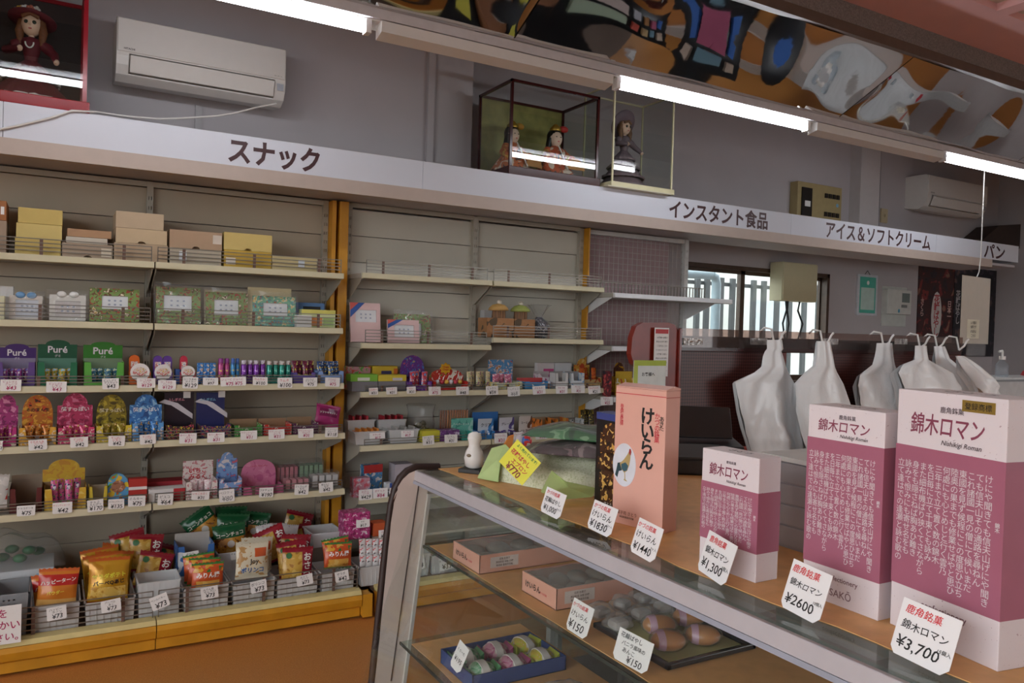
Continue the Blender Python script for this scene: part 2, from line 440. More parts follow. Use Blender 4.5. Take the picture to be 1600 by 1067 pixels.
def shelf(rack, key, x0, x1, yf, z, gx=None, n=4, gap=.019, m=None, brackets=True):
    s = obj('shelf_board', MB().box(x0, x1, yf + .018, RB, z - .028, z - .002), M_TRAYTOP, rack)
    obj('price_rail', MB().prism([(yf + .02, z), (yf + .002, z - .001), (yf - .002, z - .03), (yf + .02, z - .034)], x0 + .002, x1 - .002, 'x'), m or M_SHELF, s)
    if gx is not False: guard(*(gx or (x0 + .012, x1 - .012)), yf + .022, z, s, n, gap)
    if brackets:
        for e in (x0 + .004, x1 - .008):
            obj('bracket', MB().prism([(yf + .03, z - .03), (RB, z - .03), (RB, z - .15), (RB - .05, z - .145), (yf + .06, z - .055)], e, e + .004, 'x'), M_POST, s)
    SH[key] = (yf, z)
    return s
def panels(rack, x0, x1, z0, n, hh, m=M_PANEL):
    for k in range(n):
        za = RT - .028 - (k + 1) * hh
        if za < z0 - hh: break
        obj('back_panel', MB().box(x0, x1, RB + .004 * (k % 2), RB + .02, max(z0, za) + .002, za + hh - .002), m, rack)
def post(rack, x, w=.03, z0=0.1, m=M_POST, slots=True, top=None):
    body = MB().box(x - w / 2, x + w / 2, RB - .03, RB + .02, z0, top or RT)
    if not slots: return obj('post', body, m, rack)
    s = MB(); z = .3
    while z < RT - .05:
        for e in (-.006, .006): s.box(x + e - .002, x + e + .002, RB - .04, RB + .005, z, z + .018)
        z += .05
    return carved('post', body, s, m, rack)
XL0, XL1, XL2 = -.53, .414, 1.335
RL = thing('snack_rack', 'beige gondola rack of sweets and snacks under the first sign', 'shelf rack', (.4, 4.2, 0), local=False)
panels(RL, XL0 - .9, XL1, .13, 14, .165); panels(RL, XL1, XL2, .13, 14, .165)
for x in (XL0, XL1, XL2): post(RL, x)
for a, b in ((XL0 - .9, XL1), (XL1, XL2)):
    obj('top_rail', MB().box(a + .01, b - .01, RB - .025, RB + .01, RT - .026, RT), M_POST, RL)
def zof(px, py, yf): return PY(px, py, yf).z
for key, yf, px, py in (('L1', 4.17, 240, 408.5), ('L2', 4.16, 240, 505), ('L3', 4.12, 240, 601.5), ('L4', 4.08, 240, 689), ('L5', 4.06, 240, 787)):
    z = zof(px, py, yf); n, gp = (4, .018) if key in ('L1', 'L2') else (3, .014)
    shelf(RL, key, XL0, XL1 - .002, yf, z, n=n, gap=gp); shelf(RL, key, XL1 + .002, XL2 + .02, yf, z, n=n, gap=gp)
BF = 3.79
def base(rack, x0, x1):
    obj('deck', MB().box(x0, x1, BF + .05, RB, .11, .135), mat('#6d5548', .6), rack)
    obj('deck_rail', MB().prism([(BF + .06, .15), (BF + .01, .146), (BF - .004, .128), (BF + .06, .12)], x0, x1, 'x'), mat('#d8c487', .4), rack)
    obj('kick_board', MB().prism([(BF + .05, .128), (BF - .006, .126), (BF - .012, .105), (BF - .002, .07), (BF + .022, .055), (BF + .022, .012), (BF + .05, .012)], x0, x1, 'x'), M_YEL, rack)
for a, b in ((XL0 - .9, XL0 - .003), (XL0 + .003, XL1 - .002), (XL1 + .002, XL2 + .03)):
    base(RL, a, b); guard(a + .01, b - .01, BF + .045, .147, RL, 5, .024)
SH['L6'] = (BF, .137)
# yellow end covers between the racks
for nm, a, b, m in (('end_cover', 1.352, 1.375, M_YEL), ('end_cover', 1.395, 1.447, M_YEL)):
    obj(nm, MB().box(a, b, RB - .10, RB + .02, .1, RT - .005), m, RL)
obj('base_corner', MB().prism([(XL2 + .034, .128), (XL2 + .085, .128), (XL2 + .085, .012), (XL2 + .034, .012)], BF - .01, BF + .06, 'y'), M_YEL, RL, bevel=.008)

XM0, XM1, XM2, XM3 = 1.476, 2.305, 3.125, 4.086
RM = thing('candy_rack', 'off-white gondola rack of small candies with empty top shelf', 'shelf rack', (2.3, 4.2, 0), local=False)
M_PANEL2 = mat('#c3bfb2', .6, var=.03, scale=4)
panels(RM, XM0, XM1, .13, 14, .155, M_PANEL2); panels(RM, XM1, XM2, .13, 14, .155, M_PANEL2)
for x in (XM0, XM1, XM2): post(RM, x, .034)
for a, b in ((XM0, XM1), (XM1, XM2)): obj('top_rail', MB().box(a + .01, b - .01, RB - .025, RB + .01, RT - .02, RT + .006), M_POST, RM)
for key, yf, pa, pb in (('M1', 4.22, (600, 427.5), (860, 444)), ('M2', 4.21, (650, 537), (850, 529)), ('M3', 4.19, (650, 611), (850, 608)), ('M4', 4.18, (650, 692), (850, 683)), ('M5', 4.18, (580, 778), (580, 778))):
    za, zb = zof(*pa, yf), zof(*pb, yf)
    if key in ('M3', 'M4'): za = zb = (za + zb) / 2
    n, gp = (4, .018) if key in ('M1', 'M2') else (2, .016)
    shelf(RM, key + 'a', XM0, XM1 - .004, yf, za, (XM0 + .03, XM1 - .03), n, gp); shelf(RM, key + 'b', XM1 + .004, XM2 + .02, yf, zb, None, n, gp)
for a, b in ((XM0 - .026, XM1 - .003), (XM1 + .003, XM2)): base(RM, a, b)
SH['M6a'] = (BF, .137)
obj('tub_shelf', MB().box(XM0 + .03, XM1, 3.99, RB, .33, .345), mat('#b9b3a6', .5), RM)
obj('end_cover', MB().box(XM2 + .018, XM2 + .028, RB - .09, RB + .02, .1, RT), M_YEL, RM)

RW_ = thing('mesh_rack', 'white rack with wire mesh back and wire shelf guards', 'shelf rack', (3.6, 4.3, 0), local=False)
obj('back_sheet', MB().box(XM2 + .035, XM3 - .12, RB + .03, RB + .04, .1, RT), mat('#a98f92', .7, var=.05), RW_)
g = MB(); r = .0016; x = XM2 + .05
while x < XM3 - .02: g.box(x - r, x + r, RB - r, RB + r, .8, RT - .02); x += .042
z = .8
while z < RT - .02: g.box(XM2 + .04, XM3 - .02, RB - .004, RB - .001, z - r, z + r); z += .042
obj('wire_mesh', g, mat('#b8b2ae', .4, .3), RW_)
M_WS = mat('#dfe0e2', .4, var=.02)
post(RW_, XM3, .034, .1, mat('#cfcfcc', .45)); obj('top_rail', MB().box(XM2 + .03, XM3, RB - .02, RB + .01, RT - .03, RT), mat('#cfcfcc', .45), RW_)
for key, yf, px, py, xe in (('W1', 4.12, 1010, 460, XM3 + .13), ('W2', 4.12, 960, 541, XM3 + .05), ('W3', 4.10, 950, 621, XM3), ('W4', 4.1, 950, 700, XM3)):
    z = zof(px, py, yf)
    s = shelf(RW_, key, XM2 + .03, xe, yf, z, False, m=M_WS, brackets=False)
    for e in (XM2 + .035, XM3): obj('bracket', MB().prism([(yf + .03, z - .03), (RB, z - .03), (RB, z - .15), (RB - .05, z - .145)], e, e + .005, 'x'), M_WS, s)
    if key == 'W1':
        g = MB(); q = XM2 + .05
        while q < xe - .02: g.box(q - .0025, q + .0025, RB - .12, RB - .115, z, z + .085); q += .03
        for zz in (.01, .083): g.box(XM2 + .04, xe - .02, RB - .121, RB - .115, z + zz - .003, z + zz + .003)
        obj('wire_guard', g, M_WIRE, s)
base(RW_, XM2 + .03, XM3)
# ================================================================== product builders (front faces local -Y, base at z=0)
FILM = glass('clear_film', (.97, .98, .98), .08, .07)
ACRYL = glass('clear_acrylic', (.95, .97, .97), .02, .02)
FROST = glass('frosted_plastic', (.93, .94, .94), .25, .55)
CARD = mat('#6f6256', .8)
def spot(sh, x0, x1, ytop, dy=.03):
    """span of an item on a shelf: centre x, width, front y, base z, height"""
    yf, z = SH[sh]; Y = yf + dy
    a, b = PY(x0, ytop + 12, Y), PY(x1, ytop + 12, Y)
    return (a.x + b.x) / 2, b.x - a.x, Y, z, PY((x0 + x1) / 2, ytop, Y).z - z
def carton(label, loc, w, d, h, col, lid=0., notch=False, lab=None, group=None, cat='box', name='cardboard_carton', rot=0., m=None, texts=()):
    t = thing(name, label, cat, loc, rot, group)
    m = m or mat(col, .75, var=.05, scale=10)
    zl = h * (1 - lid) if lid else h
    bd = MB().box(-w / 2, w / 2, 0, d, 0, zl)
    if notch: carved('body', bd, MB().prism([(.018 * math.cos(PI * i / 8), .012 * math.sin(PI * i / 8) - .001 * (i in (0, 8))) for i in range(9)], -.004, .03, 'y'), m, t)
    else: obj('body', bd, m, t, bevel=.0015)
    if lid: obj('lid', MB().box(-w / 2 - .0015, w / 2 + .0015, -.0015, d + .0015, zl - .001, h), m, t, bevel=.0015)
    if lab:
        for u, v, lw, lh, c in lab: obj('sticker', MB().box(-w / 2 + u * w, -w / 2 + (u + lw) * w, -.0022, 0, v * h, (v + lh) * h), mat(c, .6), t)
    for s, u, v, lw, lh, c in texts:
        mb = MB(); write(mb, s, -w / 2 + u * w, v * h, lw * w, lh * h, y=-.0028); obj('lettering', mb, mat(c, .6, var=0), t)
    return t
def display(sh, x0, x1, ytop, ysh, ytray, label, hcol, tcol, arch=.75, dy=.03, d=.13, texts=(), inner='#4d463f', fill=None, flat=False, hx=None, cat='display box', notch=.5):
    """open candy display: tray with cut-out front, header card standing at the back"""
    x0, x1 = x0 + .9, x1 - .9
    if hx: hx = (hx[0] + .9, hx[1] - .9)
    cx, w, Y, z, _ = spot(sh, x0, x1, ytray, dy)
    zt = lambda y, yy: PY((x0 + x1) / 2, y, yy).z - z
    h, hs, ht = zt(ytray, Y), zt(ysh, Y + d), zt(ytop, Y + d)
    t = thing('display_box', label, cat, (cx, Y, z))
    th = .002; mt = tcol if not isinstance(tcol, str) else mat(tcol, .4)
    tr = MB().box(-w / 2, w / 2, th, d, 0, th); tr.box(-w / 2, -w / 2 + th, 0, d, 0, h); tr.box(w / 2 - th, w / 2, 0, d, 0, h)
    k = notch * h; n0 = w * .17
    tr.prism([(-w / 2, 0), (w / 2, 0), (w / 2, h), (w / 2 - n0, h), (w / 2 - n0 - .006, k), (-w / 2 + n0 + .006, k), (-w / 2 + n0, h), (-w / 2, h)], 0, th, 'y')
    obj('tray', tr, mt, t)
    mh = hcol if not isinstance(hcol, str) else mat(hcol, .35)
    if hx: c2, w2 = (PY(hx[0], ytop + 10, Y + d).x + PY(hx[1], ytop + 10, Y + d).x) / 2 - cx, PY(hx[1], ytop + 10, Y + d).x - PY(hx[0], ytop + 10, Y + d).x
    else: c2, w2 = 0, w
    poly = [(c2 - w2 / 2, 0), (c2 + w2 / 2, 0), (c2 + w2 / 2, ht), (c2 - w2 / 2, ht)] if flat else arc_top(c2 - w2 / 2, c2 + w2 / 2, 0, hs, ht, 12, arch)
    hd = obj('header_card', MB().prism(poly, d, d + .002, 'y'), mh, t)
    if inner: obj('inner_wall', MB().box(c2 - w2 / 2 + .002, c2 + w2 / 2 - .002, d - .002, d - .0005, .002, h * 1.12), mat(inner, .6), t)
    for s, u, v, lw, lh, c in texts:          # v in header heights, negative v on the tray front
        mb = MB()
        if v >= 0: write(mb, s, c2 + (u - .5) * w2, hs * .0 + v * ht, lw * w2, lh * ht, y=d - .0024, bold=.02)
        else: write(mb, s, (u - .5) * w, -v * h, lw * w, lh * h, y=-.0008, bold=.02)
        obj('lettering', mb, mat(c, .5, var=0), hd if v >= 0 else t)
    if fill:
        n, m, ph, gl, gg = fill
        for i in range(n):
            u = (i + .5) / n - .5
            packet((cx + u * w * .72, Y + .026 + (i % 2) * .026, z + .010), w * .70 / n, ph * h, m, gl, gg, ((random.random() - .5) * .16))
    return t
PK = {}
def packet(loc, w, h, m, label, group, roll=0.):
    key = (round(w, 3), round(h, 3), m.name)
    if key not in PK:
        nx, ny = 6, 6; vv = []; ff = []
        for s in (-1, 1):
            for j in range(ny + 1):
                for i in range(nx + 1):
                    u, v = i / nx, j / ny
                    vv.append(((u - .5) * w, s * (.0008 + .010 * (math.sin(PI * u) * math.sin(PI * v)) ** .6), v * h + (.004 * math.sin(u * 19) if j in (0, ny) else 0)))
        N = (nx + 1) * (ny + 1)
        for s in (0, 1):
            for j in range(ny):
                for i in range(nx):
                    q = [s * N + j * (nx + 1) + i, s * N + j * (nx + 1) + i + 1, s * N + (j + 1) * (nx + 1) + i + 1, s * N + (j + 1) * (nx + 1) + i]
                    ff.append(q if s == 0 else q[::-1])
        PK[key] = MB().add(vv, ff, None, 0, True).mesh('candy_packet', [m])
    o = link(bpy.data.objects.new('candy_packet', PK[key])); o.location = loc; o.rotation_euler = (-.12, roll, random.uniform(-.12, .12))
    return tag(o, label, 'candy packet', group)
def pouch_proto(w, h, t, m, crimp, bands=(), texts=(), seed=1, name='snack_bag', cat='snack bag'):
    """pillow bag with flat crimped ends, wrinkles and print that follows the bulge; base at z=0"""
    rnd = random.Random(seed); nx, ny = 16, 18
    ph = [rnd.random() * 6 for _ in range(4)]; e = .07
    def bulge(x, zz):
        u = x / w + .5; v = zz / h
        if v < e or v > 1 - e or u <= 0 or u >= 1: return .0012
        vv = (v - e) / (1 - 2 * e)
        b = t / 2 * (math.sin(PI * u) ** .55) * (math.sin(PI * vv) ** .45)
        b *= 1 + .10 * math.sin(u * 9 + ph[0] + vv * 3) + .08 * math.sin(vv * 13 + ph[1] - u * 4) + .22 * (abs(vv - .5) * 2) ** 3 * math.sin(u * 26 + ph[2])
        return max(.0012, b)
    vv, ff, mi = [], [], []
    vs_ = [0, e * .5, e] + [e + (1 - 2 * e) * j / (ny - 4) for j in range(1, ny - 4)] + [1 - e, 1 - e * .5, 1]
    for s in (-1, 1):
        for v in vs_:
            for i in range(nx + 1):
                x = (i / nx - .5) * w * (1 - .05 * math.sin(PI * v))
                vv.append((x, s * bulge((i / nx - .5) * w, v * h), v * h + (.0025 if v in (0, 1) else 0) * (-1) ** i))
    N = len(vs_) * (nx + 1)
    mats = [m, crimp] + [b[4] for b in bands]
    mb = MB()
    for s in (0, 1):
        for j in range(len(vs_) - 1):
            for i in range(nx):
                q = [s * N + j * (nx + 1) + i, s * N + j * (nx + 1) + i + 1, s * N + (j + 1) * (nx + 1) + i + 1, s * N + (j + 1) * (nx + 1) + i]
                k = 1 if j < 2 or j >= len(vs_) - 3 else 0
                u, v = (i + .5) / nx, (vs_[j] + vs_[j + 1]) / 2
                if k == 0:
                    for bi, (u0, u1, v0, v1, _) in enumerate(bands):
                        if u0 <= u <= u1 and v0 <= v <= v1: k = 2 + bi
                ff.append((q if s == 0 else q[::-1], k))
    for q, k in ff: mb.f.append(tuple(q)); mb.mi.append(k); mb.sm.append(True)
    mb.v = vv
    r = thing(name, 'bag', cat)
    obj('pouch', mb, mats, r)
    for s, u, v, lw, lh, c, roll in texts:
        g = MB(); write(g, s, (u - .5) * w, v * h, lw * w, lh * h, bold=.03, roll=roll, warp=lambda x, zz: -bulge(x, zz) - .0012)
        obj('lettering', g, mat(c, .45, var=0), r)
    return r
USED = set()
from mathutils.bvhtree import BVHTree
def tree(root):
    M = Matrix.Translation(root.location) @ root.rotation_euler.to_matrix().to_4x4(); v, f = [], []
    def walk(o):
        if o.data:
            k = len(v); v.extend([M @ p.co for p in o.data.vertices]); f.extend([[i + k for i in p.vertices] for p in o.data.polygons])
        for c in o.children: walk(c)
    walk(root); return BVHTree.FromPolygons(v, f), min(p.z for p in v), max(p.y for p in v)
SOLID = []
def bag(proto, px, py, hpx, Y, roll, label, group, pitch=-.25, yaw=0., settle=False, maxd=.4):
    """place a bag by its centre in the photo; hpx is its height in photo pixels"""
    c = PY(px, py, Y)
    h0 = max(v.co.z for v in proto.children[0].data.vertices)
    rot = Euler((pitch, roll, yaw), 'XYZ'); up = rot.to_matrix() @ Vector((0, 0, 1))
    loc = c - up * h0 / 2
    o = proto if proto not in USED else dup(proto)
    USED.add(proto)
    o.location = loc; o.rotation_euler = rot; o['label'] = label
    if group: o['group'] = group
    if settle:                               # slide back in depth until it touches nothing
        done = False
        for sx_, sy_ in [(a_, b_) for b_ in (0, -5, -10, -16, -24) for a_ in (0, 4, -4, 8, -8, 12, -12, 18, -18)]:
            for k in range(int(maxd * 125)):
                c2 = PY(px + sx_, py + sy_, Y + .008 * k); o.location = c2 - up * h0 / 2
                t_, z_, y_ = tree(o)
                if z_ < DZ + .003: o.location.z += DZ + .003 - z_; t_, z_, y_ = tree(o)
                if y_ > RB - .035: break
                if not any(t_.overlap(s) for s in SOLID): done = True; break
            if done: break
        SOLID.append(tree(o)[0])
    return o
def tub(x0, x1, ytop, ybot, Y, label, m, d=.20, group=None, name='plastic_tub', taper=.88, cat='tub', base_z=None, ribs=0, holes=None):
    a, b = PY(x0 + 2.5, ytop, Y), PY(x1 - 2.5, ytop, Y)
    z1 = PY((x0 + x1) / 2, ytop, Y).z; z0 = base_z if base_z is not None else PY((x0 + x1) / 2, ybot, Y).z
    w = b.x - a.x; h = z1 - z0; cx = (a.x + b.x) / 2
    t = thing(name, label, cat, (cx, Y, z0), 0, group)
    q = MB(); th = .002; wb = w * taper
    def ring(s0, s1, z, inset): return [(-s0 / 2 + inset, s1 * 0 + (s0 - w) * 0 + inset + (w - s0) / 2 * .6, z), (s0 / 2 - inset, inset + (w - s0) / 2 * .6, z), (s0 / 2 - inset, d - inset - (w - s0) / 2 * .6, z), (-s0 / 2 + inset, d - inset - (w - s0) / 2 * .6, z)]
    v = ring(wb, d, 0, 0) + ring(w, d, h, 0) + ring(w, d, h, th) + ring(wb, d, th, th)
    f = [(3, 2, 1, 0)] + [(i, (i + 1) % 4, 4 + (i + 1) % 4, 4 + i) for i in range(4)] + [(4 + i, 4 + (i + 1) % 4, 8 + (i + 1) % 4, 8 + i) for i in range(4)] + [(8 + i, 8 + (i + 1) % 4, 12 + (i + 1) % 4, 12 + i) for i in range(4)] + [(12, 13, 14, 15)]
    if holes: carved('body', q.add(v, f), holes(w, h), m, t)
    else: obj('body', q.add(v, f), m, t)
    r = MB(); r.box(-w / 2 - .005, w / 2 + .005, -.005, .001, h - .007, h); r.box(-w / 2 - .005, w / 2 + .005, d - .001, d + .005, h - .007, h)
    r.box(-w / 2 - .005, -w / 2 + .001, -.005, d + .005, h - .007, h); r.box(w / 2 - .001, w / 2 + .005, -.005, d + .005, h - .007, h)
    obj('rim', r, m, t)
    for k in range(ribs):
        u = (k + .5) / ribs - .5
        obj('rib', MB().prism([(u * wb - .002, .004), (u * wb + .002, .004), (u * w + .002, h - .008), (u * w - .002, h - .008)], -.003 + (w - wb) * .15, .001 + (w - wb) * .3, 'y'), m, t)
    return t
def bottle(loc, r, h, body, cap, label, group, band=None):
    t = thing('candy_bottle', label, 'candy bottle', loc, 0, group)
    obj('body', MB().lathe([(r * .92, 0), (r, .004), (r, h * .72), (r * .8, h * .8)], 14), body, t)
    obj('cap', MB().lathe([(r * .82, h * .79), (r * .86, h * .81), (r * .86, h * .97), (r * .7, h)], 14), cap, t)
    if band: obj('wrap_label', MB().lathe([(r * 1.02, h * .2), (r * 1.02, h * .58)], 14), band, t)
    return t
def photo_frame(sh, x0, x1, y0, y1, win, label, m, dy=.1, mat_card='#d9dbdd', wrap=True, tilt=-.14, cat='photo frame', extra=None):
    yf, z = SH[sh]; Y = yf + dy
    a, b = PY(x0, y0, Y), PY(x1, y1, Y); w = PY(x1, (y0 + y1) / 2, Y).x - PY(x0, (y0 + y1) / 2, Y).x; h = PY((x0 + x1) / 2, y0, Y).z - z
    cx = (PY(x0, (y0 + y1) / 2, Y).x + PY(x1, (y0 + y1) / 2, Y).x) / 2
    t = thing('photo_frame', label, cat, (cx, Y, z + .002), (tilt, 0, 0))
    u0, u1 = [(q - x0) / (x1 - x0) * w - w / 2 for q in win[:2]]; v1, v0 = [(y1 - q) / (y1 - y0) * h for q in win[2:]]
    g = MB(); d = .014
    for bx_ in ((-w / 2, w / 2, 0, v0), (-w / 2, w / 2, v1, h), (-w / 2, u0, v0, v1), (u1, w / 2, v0, v1)): g.box(bx_[0], bx_[1], 0, d, bx_[2], bx_[3])
    obj('border', g, m, t)
    ins = obj('insert_card', MB().box(u0, u1, d * .4, d * .7, v0, v1), mat(mat_card, .5), t)
    k = MB()
    for i in range(3):
        for j in range(2): k.prism([(u0 + (u1 - u0) * (.28 + .22 * i) + .006 * math.cos(q * PI / 4), v0 + (v1 - v0) * (.35 + .3 * j) + .005 * math.sin(q * PI / 4)) for q in range(8)], d * .38, d * .4, 'y')
    o = obj('printed_marks', k, mat('#9aa2b4', .6), ins); o['kind'] = 'stuff'
    obj('stand', MB().box(-w * .1, w * .1, d, d + .004, 0, h * .7), CARD, t)
    if extra: extra(t, w, h)
    if wrap:
        f = MB(); n = 10; e = .012; vv = []; ff = []
        for j in range(n + 1):
            for i in range(n + 1):
                u, v = i / n, j / n; vv.append(((u - .5) * (w + 2 * e), -.012 - .006 * math.sin(u * 11 + v * 7) - .005 * math.sin(v * 15 - u * 5), -.0 + v * (h + .022)))
        ff = [(j * (n + 1) + i, j * (n + 1) + i + 1, (j + 1) * (n + 1) + i + 1, (j + 1) * (n + 1) + i) for j in range(n) for i in range(n)]
        obj('plastic_wrap', f.add(vv, ff, None, 0, True), FILM, t)
    return t
TAGM = mat('#e9e6e4', .5, var=.02, scale=60)
def price_tag(sh, x0, y0, x1, y1, l1, price, what, c1='r', c2='k', roll=0., Y=None, ground=None):
    """handwritten card clipped to the front of a shelf"""
    Y = Y if Y is not None else SH[sh][0] - .008
    c = PY((x0 + x1) / 2, (y0 + y1) / 2, Y); w = PY(x1, (y0 + y1) / 2, Y).x - PY(x0, (y0 + y1) / 2, Y).x
    h = PY((x0 + x1) / 2, y0, Y).z - PY((x0 + x1) / 2, y1, Y).z
    t = thing('price_tag', 'white handwritten price tag reading %s %s' % (price.replace(' ', ''), what), 'price tag', (c.x, Y, c.z - h / 2), (-.10, roll, 0))
    obj('card', MB().prism([(-w / 2, .004), (-w / 2 + .004, 0), (w / 2 - .004, 0), (w / 2, .004), (w / 2, h), (-w / 2, h)], 0, .0012, 'y'), ground or TAGM, t)
    ink = {'k': INK, 'r': RED, 'm': MAG, 'g': mat('#8b8a8a', .6, var=0)}
    a = MB(); ls = l1.split('/')
    for i, s in enumerate(ls):
        n = len(ls); write(a, s, -w * .04 + (.06 * w if i else 0), h * (.80 - .2 * i if n > 1 else .74), w * .84, h * (.26 if n == 1 else .2), bold=.0, wob=.05, stretch=False)
    obj('name_lettering', a, ink[c1], t)
    b = MB(); write(b, price, w * .03, h * .28, w * .84, h * (.40 if len(ls) == 1 else .36), bold=.012, shear=.12, wob=.04); obj('price_lettering', b, ink[c2], t)
    obj('clip', MB().box(-.006, .006, .0012, .012, h * .35, h * .55), M_WIRE, t)
    return t
# ================================================================== left rack, top shelf: cartons
yf, z1 = SH['L1']
def L1(x0, x1, y0, y1, label, col, dy=.06, d=.225, **k):
    Y = yf + dy; a, b = PY(x0, (y0 + y1) / 2, Y), PY(x1, (y0 + y1) / 2, Y)
    z0, zt = PY((x0 + x1) / 2, y1, Y).z, PY((x0 + x1) / 2, y0, Y).z
    z0 = TOPZ.get(k.pop('on', None), z1); kk = k.pop('key', None)
    if kk: TOPZ[kk] = zt
    return carton(label, ((a.x + b.x) / 2, Y, z0 + .0005), b.x - a.x, d, zt - z0 - .001, col, **k)
TOPZ = {}
L1(-14, 10, 344, 396, 'greyish brown carton at the end of the top shelf, under another', '#a08a76', key='a')
L1(-12, 10, 313, 343, 'brown carton with white sticker atop the greyish brown one', '#a3693f', on='a', lab=[(.6, .3, .25, .4, '#e8e6e2')])
L1(23, 95, 373, 399, 'yellow carton at the bottom of a stack of three', '#cdb46a', key='b')
L1(25, 97, 350, 373, 'yellow carton in the middle of a stack of three', '#cfb973', on='b', key='b2')
L1(28, 98, 326, 350, 'yellow carton on top of a stack of three', '#c8b067', on='b2')
L1(97, 176, 381, 403, 'flat grey-brown carton with pale label under two thinner boxes', '#b19c86', key='c', notch=True, lab=[(.77, .15, .2, .6, '#d9cdb8')])
L1(103, 168, 371, 381, 'thin whitish box between two flat brown cartons', '#c9c0b0', on='c', key='c2')
L1(105, 174, 359, 371, 'thin brown box lying on top of the whitish box', '#b08a68', on='c2')
L1(178, 262, 381, 405, 'tan carton at the bottom of the tall tan stack', '#b9a184', key='d')
L1(181, 261, 358, 381, 'tan carton with thumb notch in the middle of the tall stack', '#c4ad8c', on='d', key='d2', notch=True)
L1(181, 256, 332, 358, 'tan carton on top of the tall tan stack', '#bda88c', on='d2')
L1(265, 346, 389, 411, 'pale grey box with printed label under a brown carton', '#b8ad98', key='e', lab=[(.18, .2, .14, .6, '#d5dade')])
L1(265, 347, 361, 389, 'brown carton with white sticker and notch atop a pale box', '#b09377', on='e', notch=True, lab=[(.82, .35, .17, .5, '#d6cabb')])
L1(350, 424, 392, 417, 'deep yellow carton with white label under a paler yellow one', '#c6a343', key='f', lab=[(.04, .15, .2, .4, '#ded6c6')])
L1(350, 425, 365, 392, 'pale yellow carton atop the deep yellow carton', '#d0b871', on='f', notch=True)
L1(425, 495, 401, 421, 'low cream carton with blue printed label by the rack end', '#c9b98a', lab=[(.58, .3, .14, .5, '#cfd6dc')])

# ------------------------------------------------------------------ second shelf: photo frames
for i, (x0, x1, y, lb, c) in enumerate(((0, 21, 447, 'white upright box at the end of the photo frame shelf', '#c9c8c6'), (-12, 7, 462, 'small cream box in front of the white upright box', '#d6cfae'))):
    cx, w, Y, z, h = spot('L2', x0, x1, y, .12 - .07 * i); carton(lb, (cx, Y, z), w, .07, h, c)
GARD = lambda s: printed(['#7d9a5a', '#c9a468', '#b0483f', '#e4ddc4', '#38684a', '#6d4a35'], 46, .35, 0, s)
def knobs(col, n):
    def f(t, w, h):
        for k in range(n):
            u = (k - (n - 1) / 2) * w * .34
            obj('ornament', MB().ball((u, -.002, h + .002), .02, .013, .015), mat(col, .4), t)
    return f
photo_frame('L2', 14, 66, 462, 497, (24, 60, 468, 494), 'white wrapped photo frame topped with pale blue lumps', mat('#d8cdc2', .4), extra=knobs('#6f9cc8', 2), mat_card='#cfd2da')
photo_frame('L2', 77, 134, 461, 498, (86, 126, 470, 492), 'white wrapped photo frame topped with two white knobs', mat('#dcd8d0', .4), extra=knobs('#e6e4e0', 2), mat_card='#c9c2c0')
photo_frame('L2', 140, 218, 451, 501, (159, 200, 462, 482), 'unwrapped green garden photo frame', GARD(1), wrap=False)
photo_frame('L2', 244, 314, 449, 503, (256, 300, 461, 484), 'green garden photo frame in plastic beside the shelf post', GARD(2))
def backcard(c):
    def f(t, w, h): obj('backing_card', MB().box(-w * .52, w * .48, .016, .02, 0, h * 1.08), mat(c, .7), t)
    return f
photo_frame('L2', 322, 388, 457, 505, (335, 373, 468, 491), 'red and green photo frame in shiny plastic on a cream card', GARD(3), extra=backcard('#bdb396'))
photo_frame('L2', 396, 463, 463, 507, (412, 450, 473, 493), 'turquoise green photo frame in plastic on a tall cream card', printed(['#6fae8e', '#d9b24c', '#4f8f9a', '#d8cfae', '#a8683f'], 46, .35, 0, 4), extra=lambda t, w, h: obj('backing_card', MB().box(-w * .6, w * .42, .018, .022, 0, h * 1.3), mat('#c9bd98', .7), t))
cx, w, Y, z, h = spot('L2', 462, 507, 473, .2); carton('blue box with dark window behind the small books', (cx, Y, z), w, .05, h, '#5b7fae', lab=[(.25, .55, .6, .3, '#22262c')])
cx, w, Y, z, h = spot('L2', 471, 524, 484, .10); carton('pale yellow and turquoise picture box at the shelf end', (cx, Y, z), w, .06, h, '#cfd6a0', lab=[(0, .75, 1, .25, '#d7cf6a'), (.3, .1, .3, .45, '#d98a4a'), (.65, .1, .3, .45, '#a8c47a')])
cx, w, Y, z, h = spot('L2', 464, 487, 492, .05)
zz = z
for k in range(3):
    carton('thin white booklet lying in a small pile by the picture box', (cx, Y, zz), w, .1, h / 3 - .001, '#dcdad6', cat='booklet', name='booklet', group='thin white booklets'); zz += h / 3

# ------------------------------------------------------------------ third shelf: gummies, bottles
P = 'candy packets inside the %s gummy display'
for x0, x1, yt, ys, ytr, nm, hc, tc, ic, pc in (
        (-8, 56, 537, 543, 566, 'purple', '#43256b', '#5b4283', '#8d84a0', ['#7a2f6a', '#b23a4a', '#5a4a9a', '#c9c2d8']),
        (57, 122, 531, 538, 566, 'dark green', '#17553c', '#1d6a49', '#5f8f7c', ['#b59a3e', '#3e6a9a', '#7ab0c8', '#6a8a3a']),
        (130, 195, 534, 539, 566, 'light green', '#357c2c', '#5aa544', '#7f957a', ['#3a6e86', '#7aa83e', '#b9c9a0', '#2f5a78'])):
    display('L3', x0, x1, yt, ys, ytr, nm + ' gummy candy display with arched header card', hc, tc, .62, d=.13, inner=ic,
            texts=[('Puré', .5, .78, .5, .17, '#e4dfe6'), ('グミ', .5, .635, .3, .06, '#cfcad4')], notch=.15,
            fill=(4, printed(pc, 60, .25), .62, P % nm, nm + ' gummy packets'))
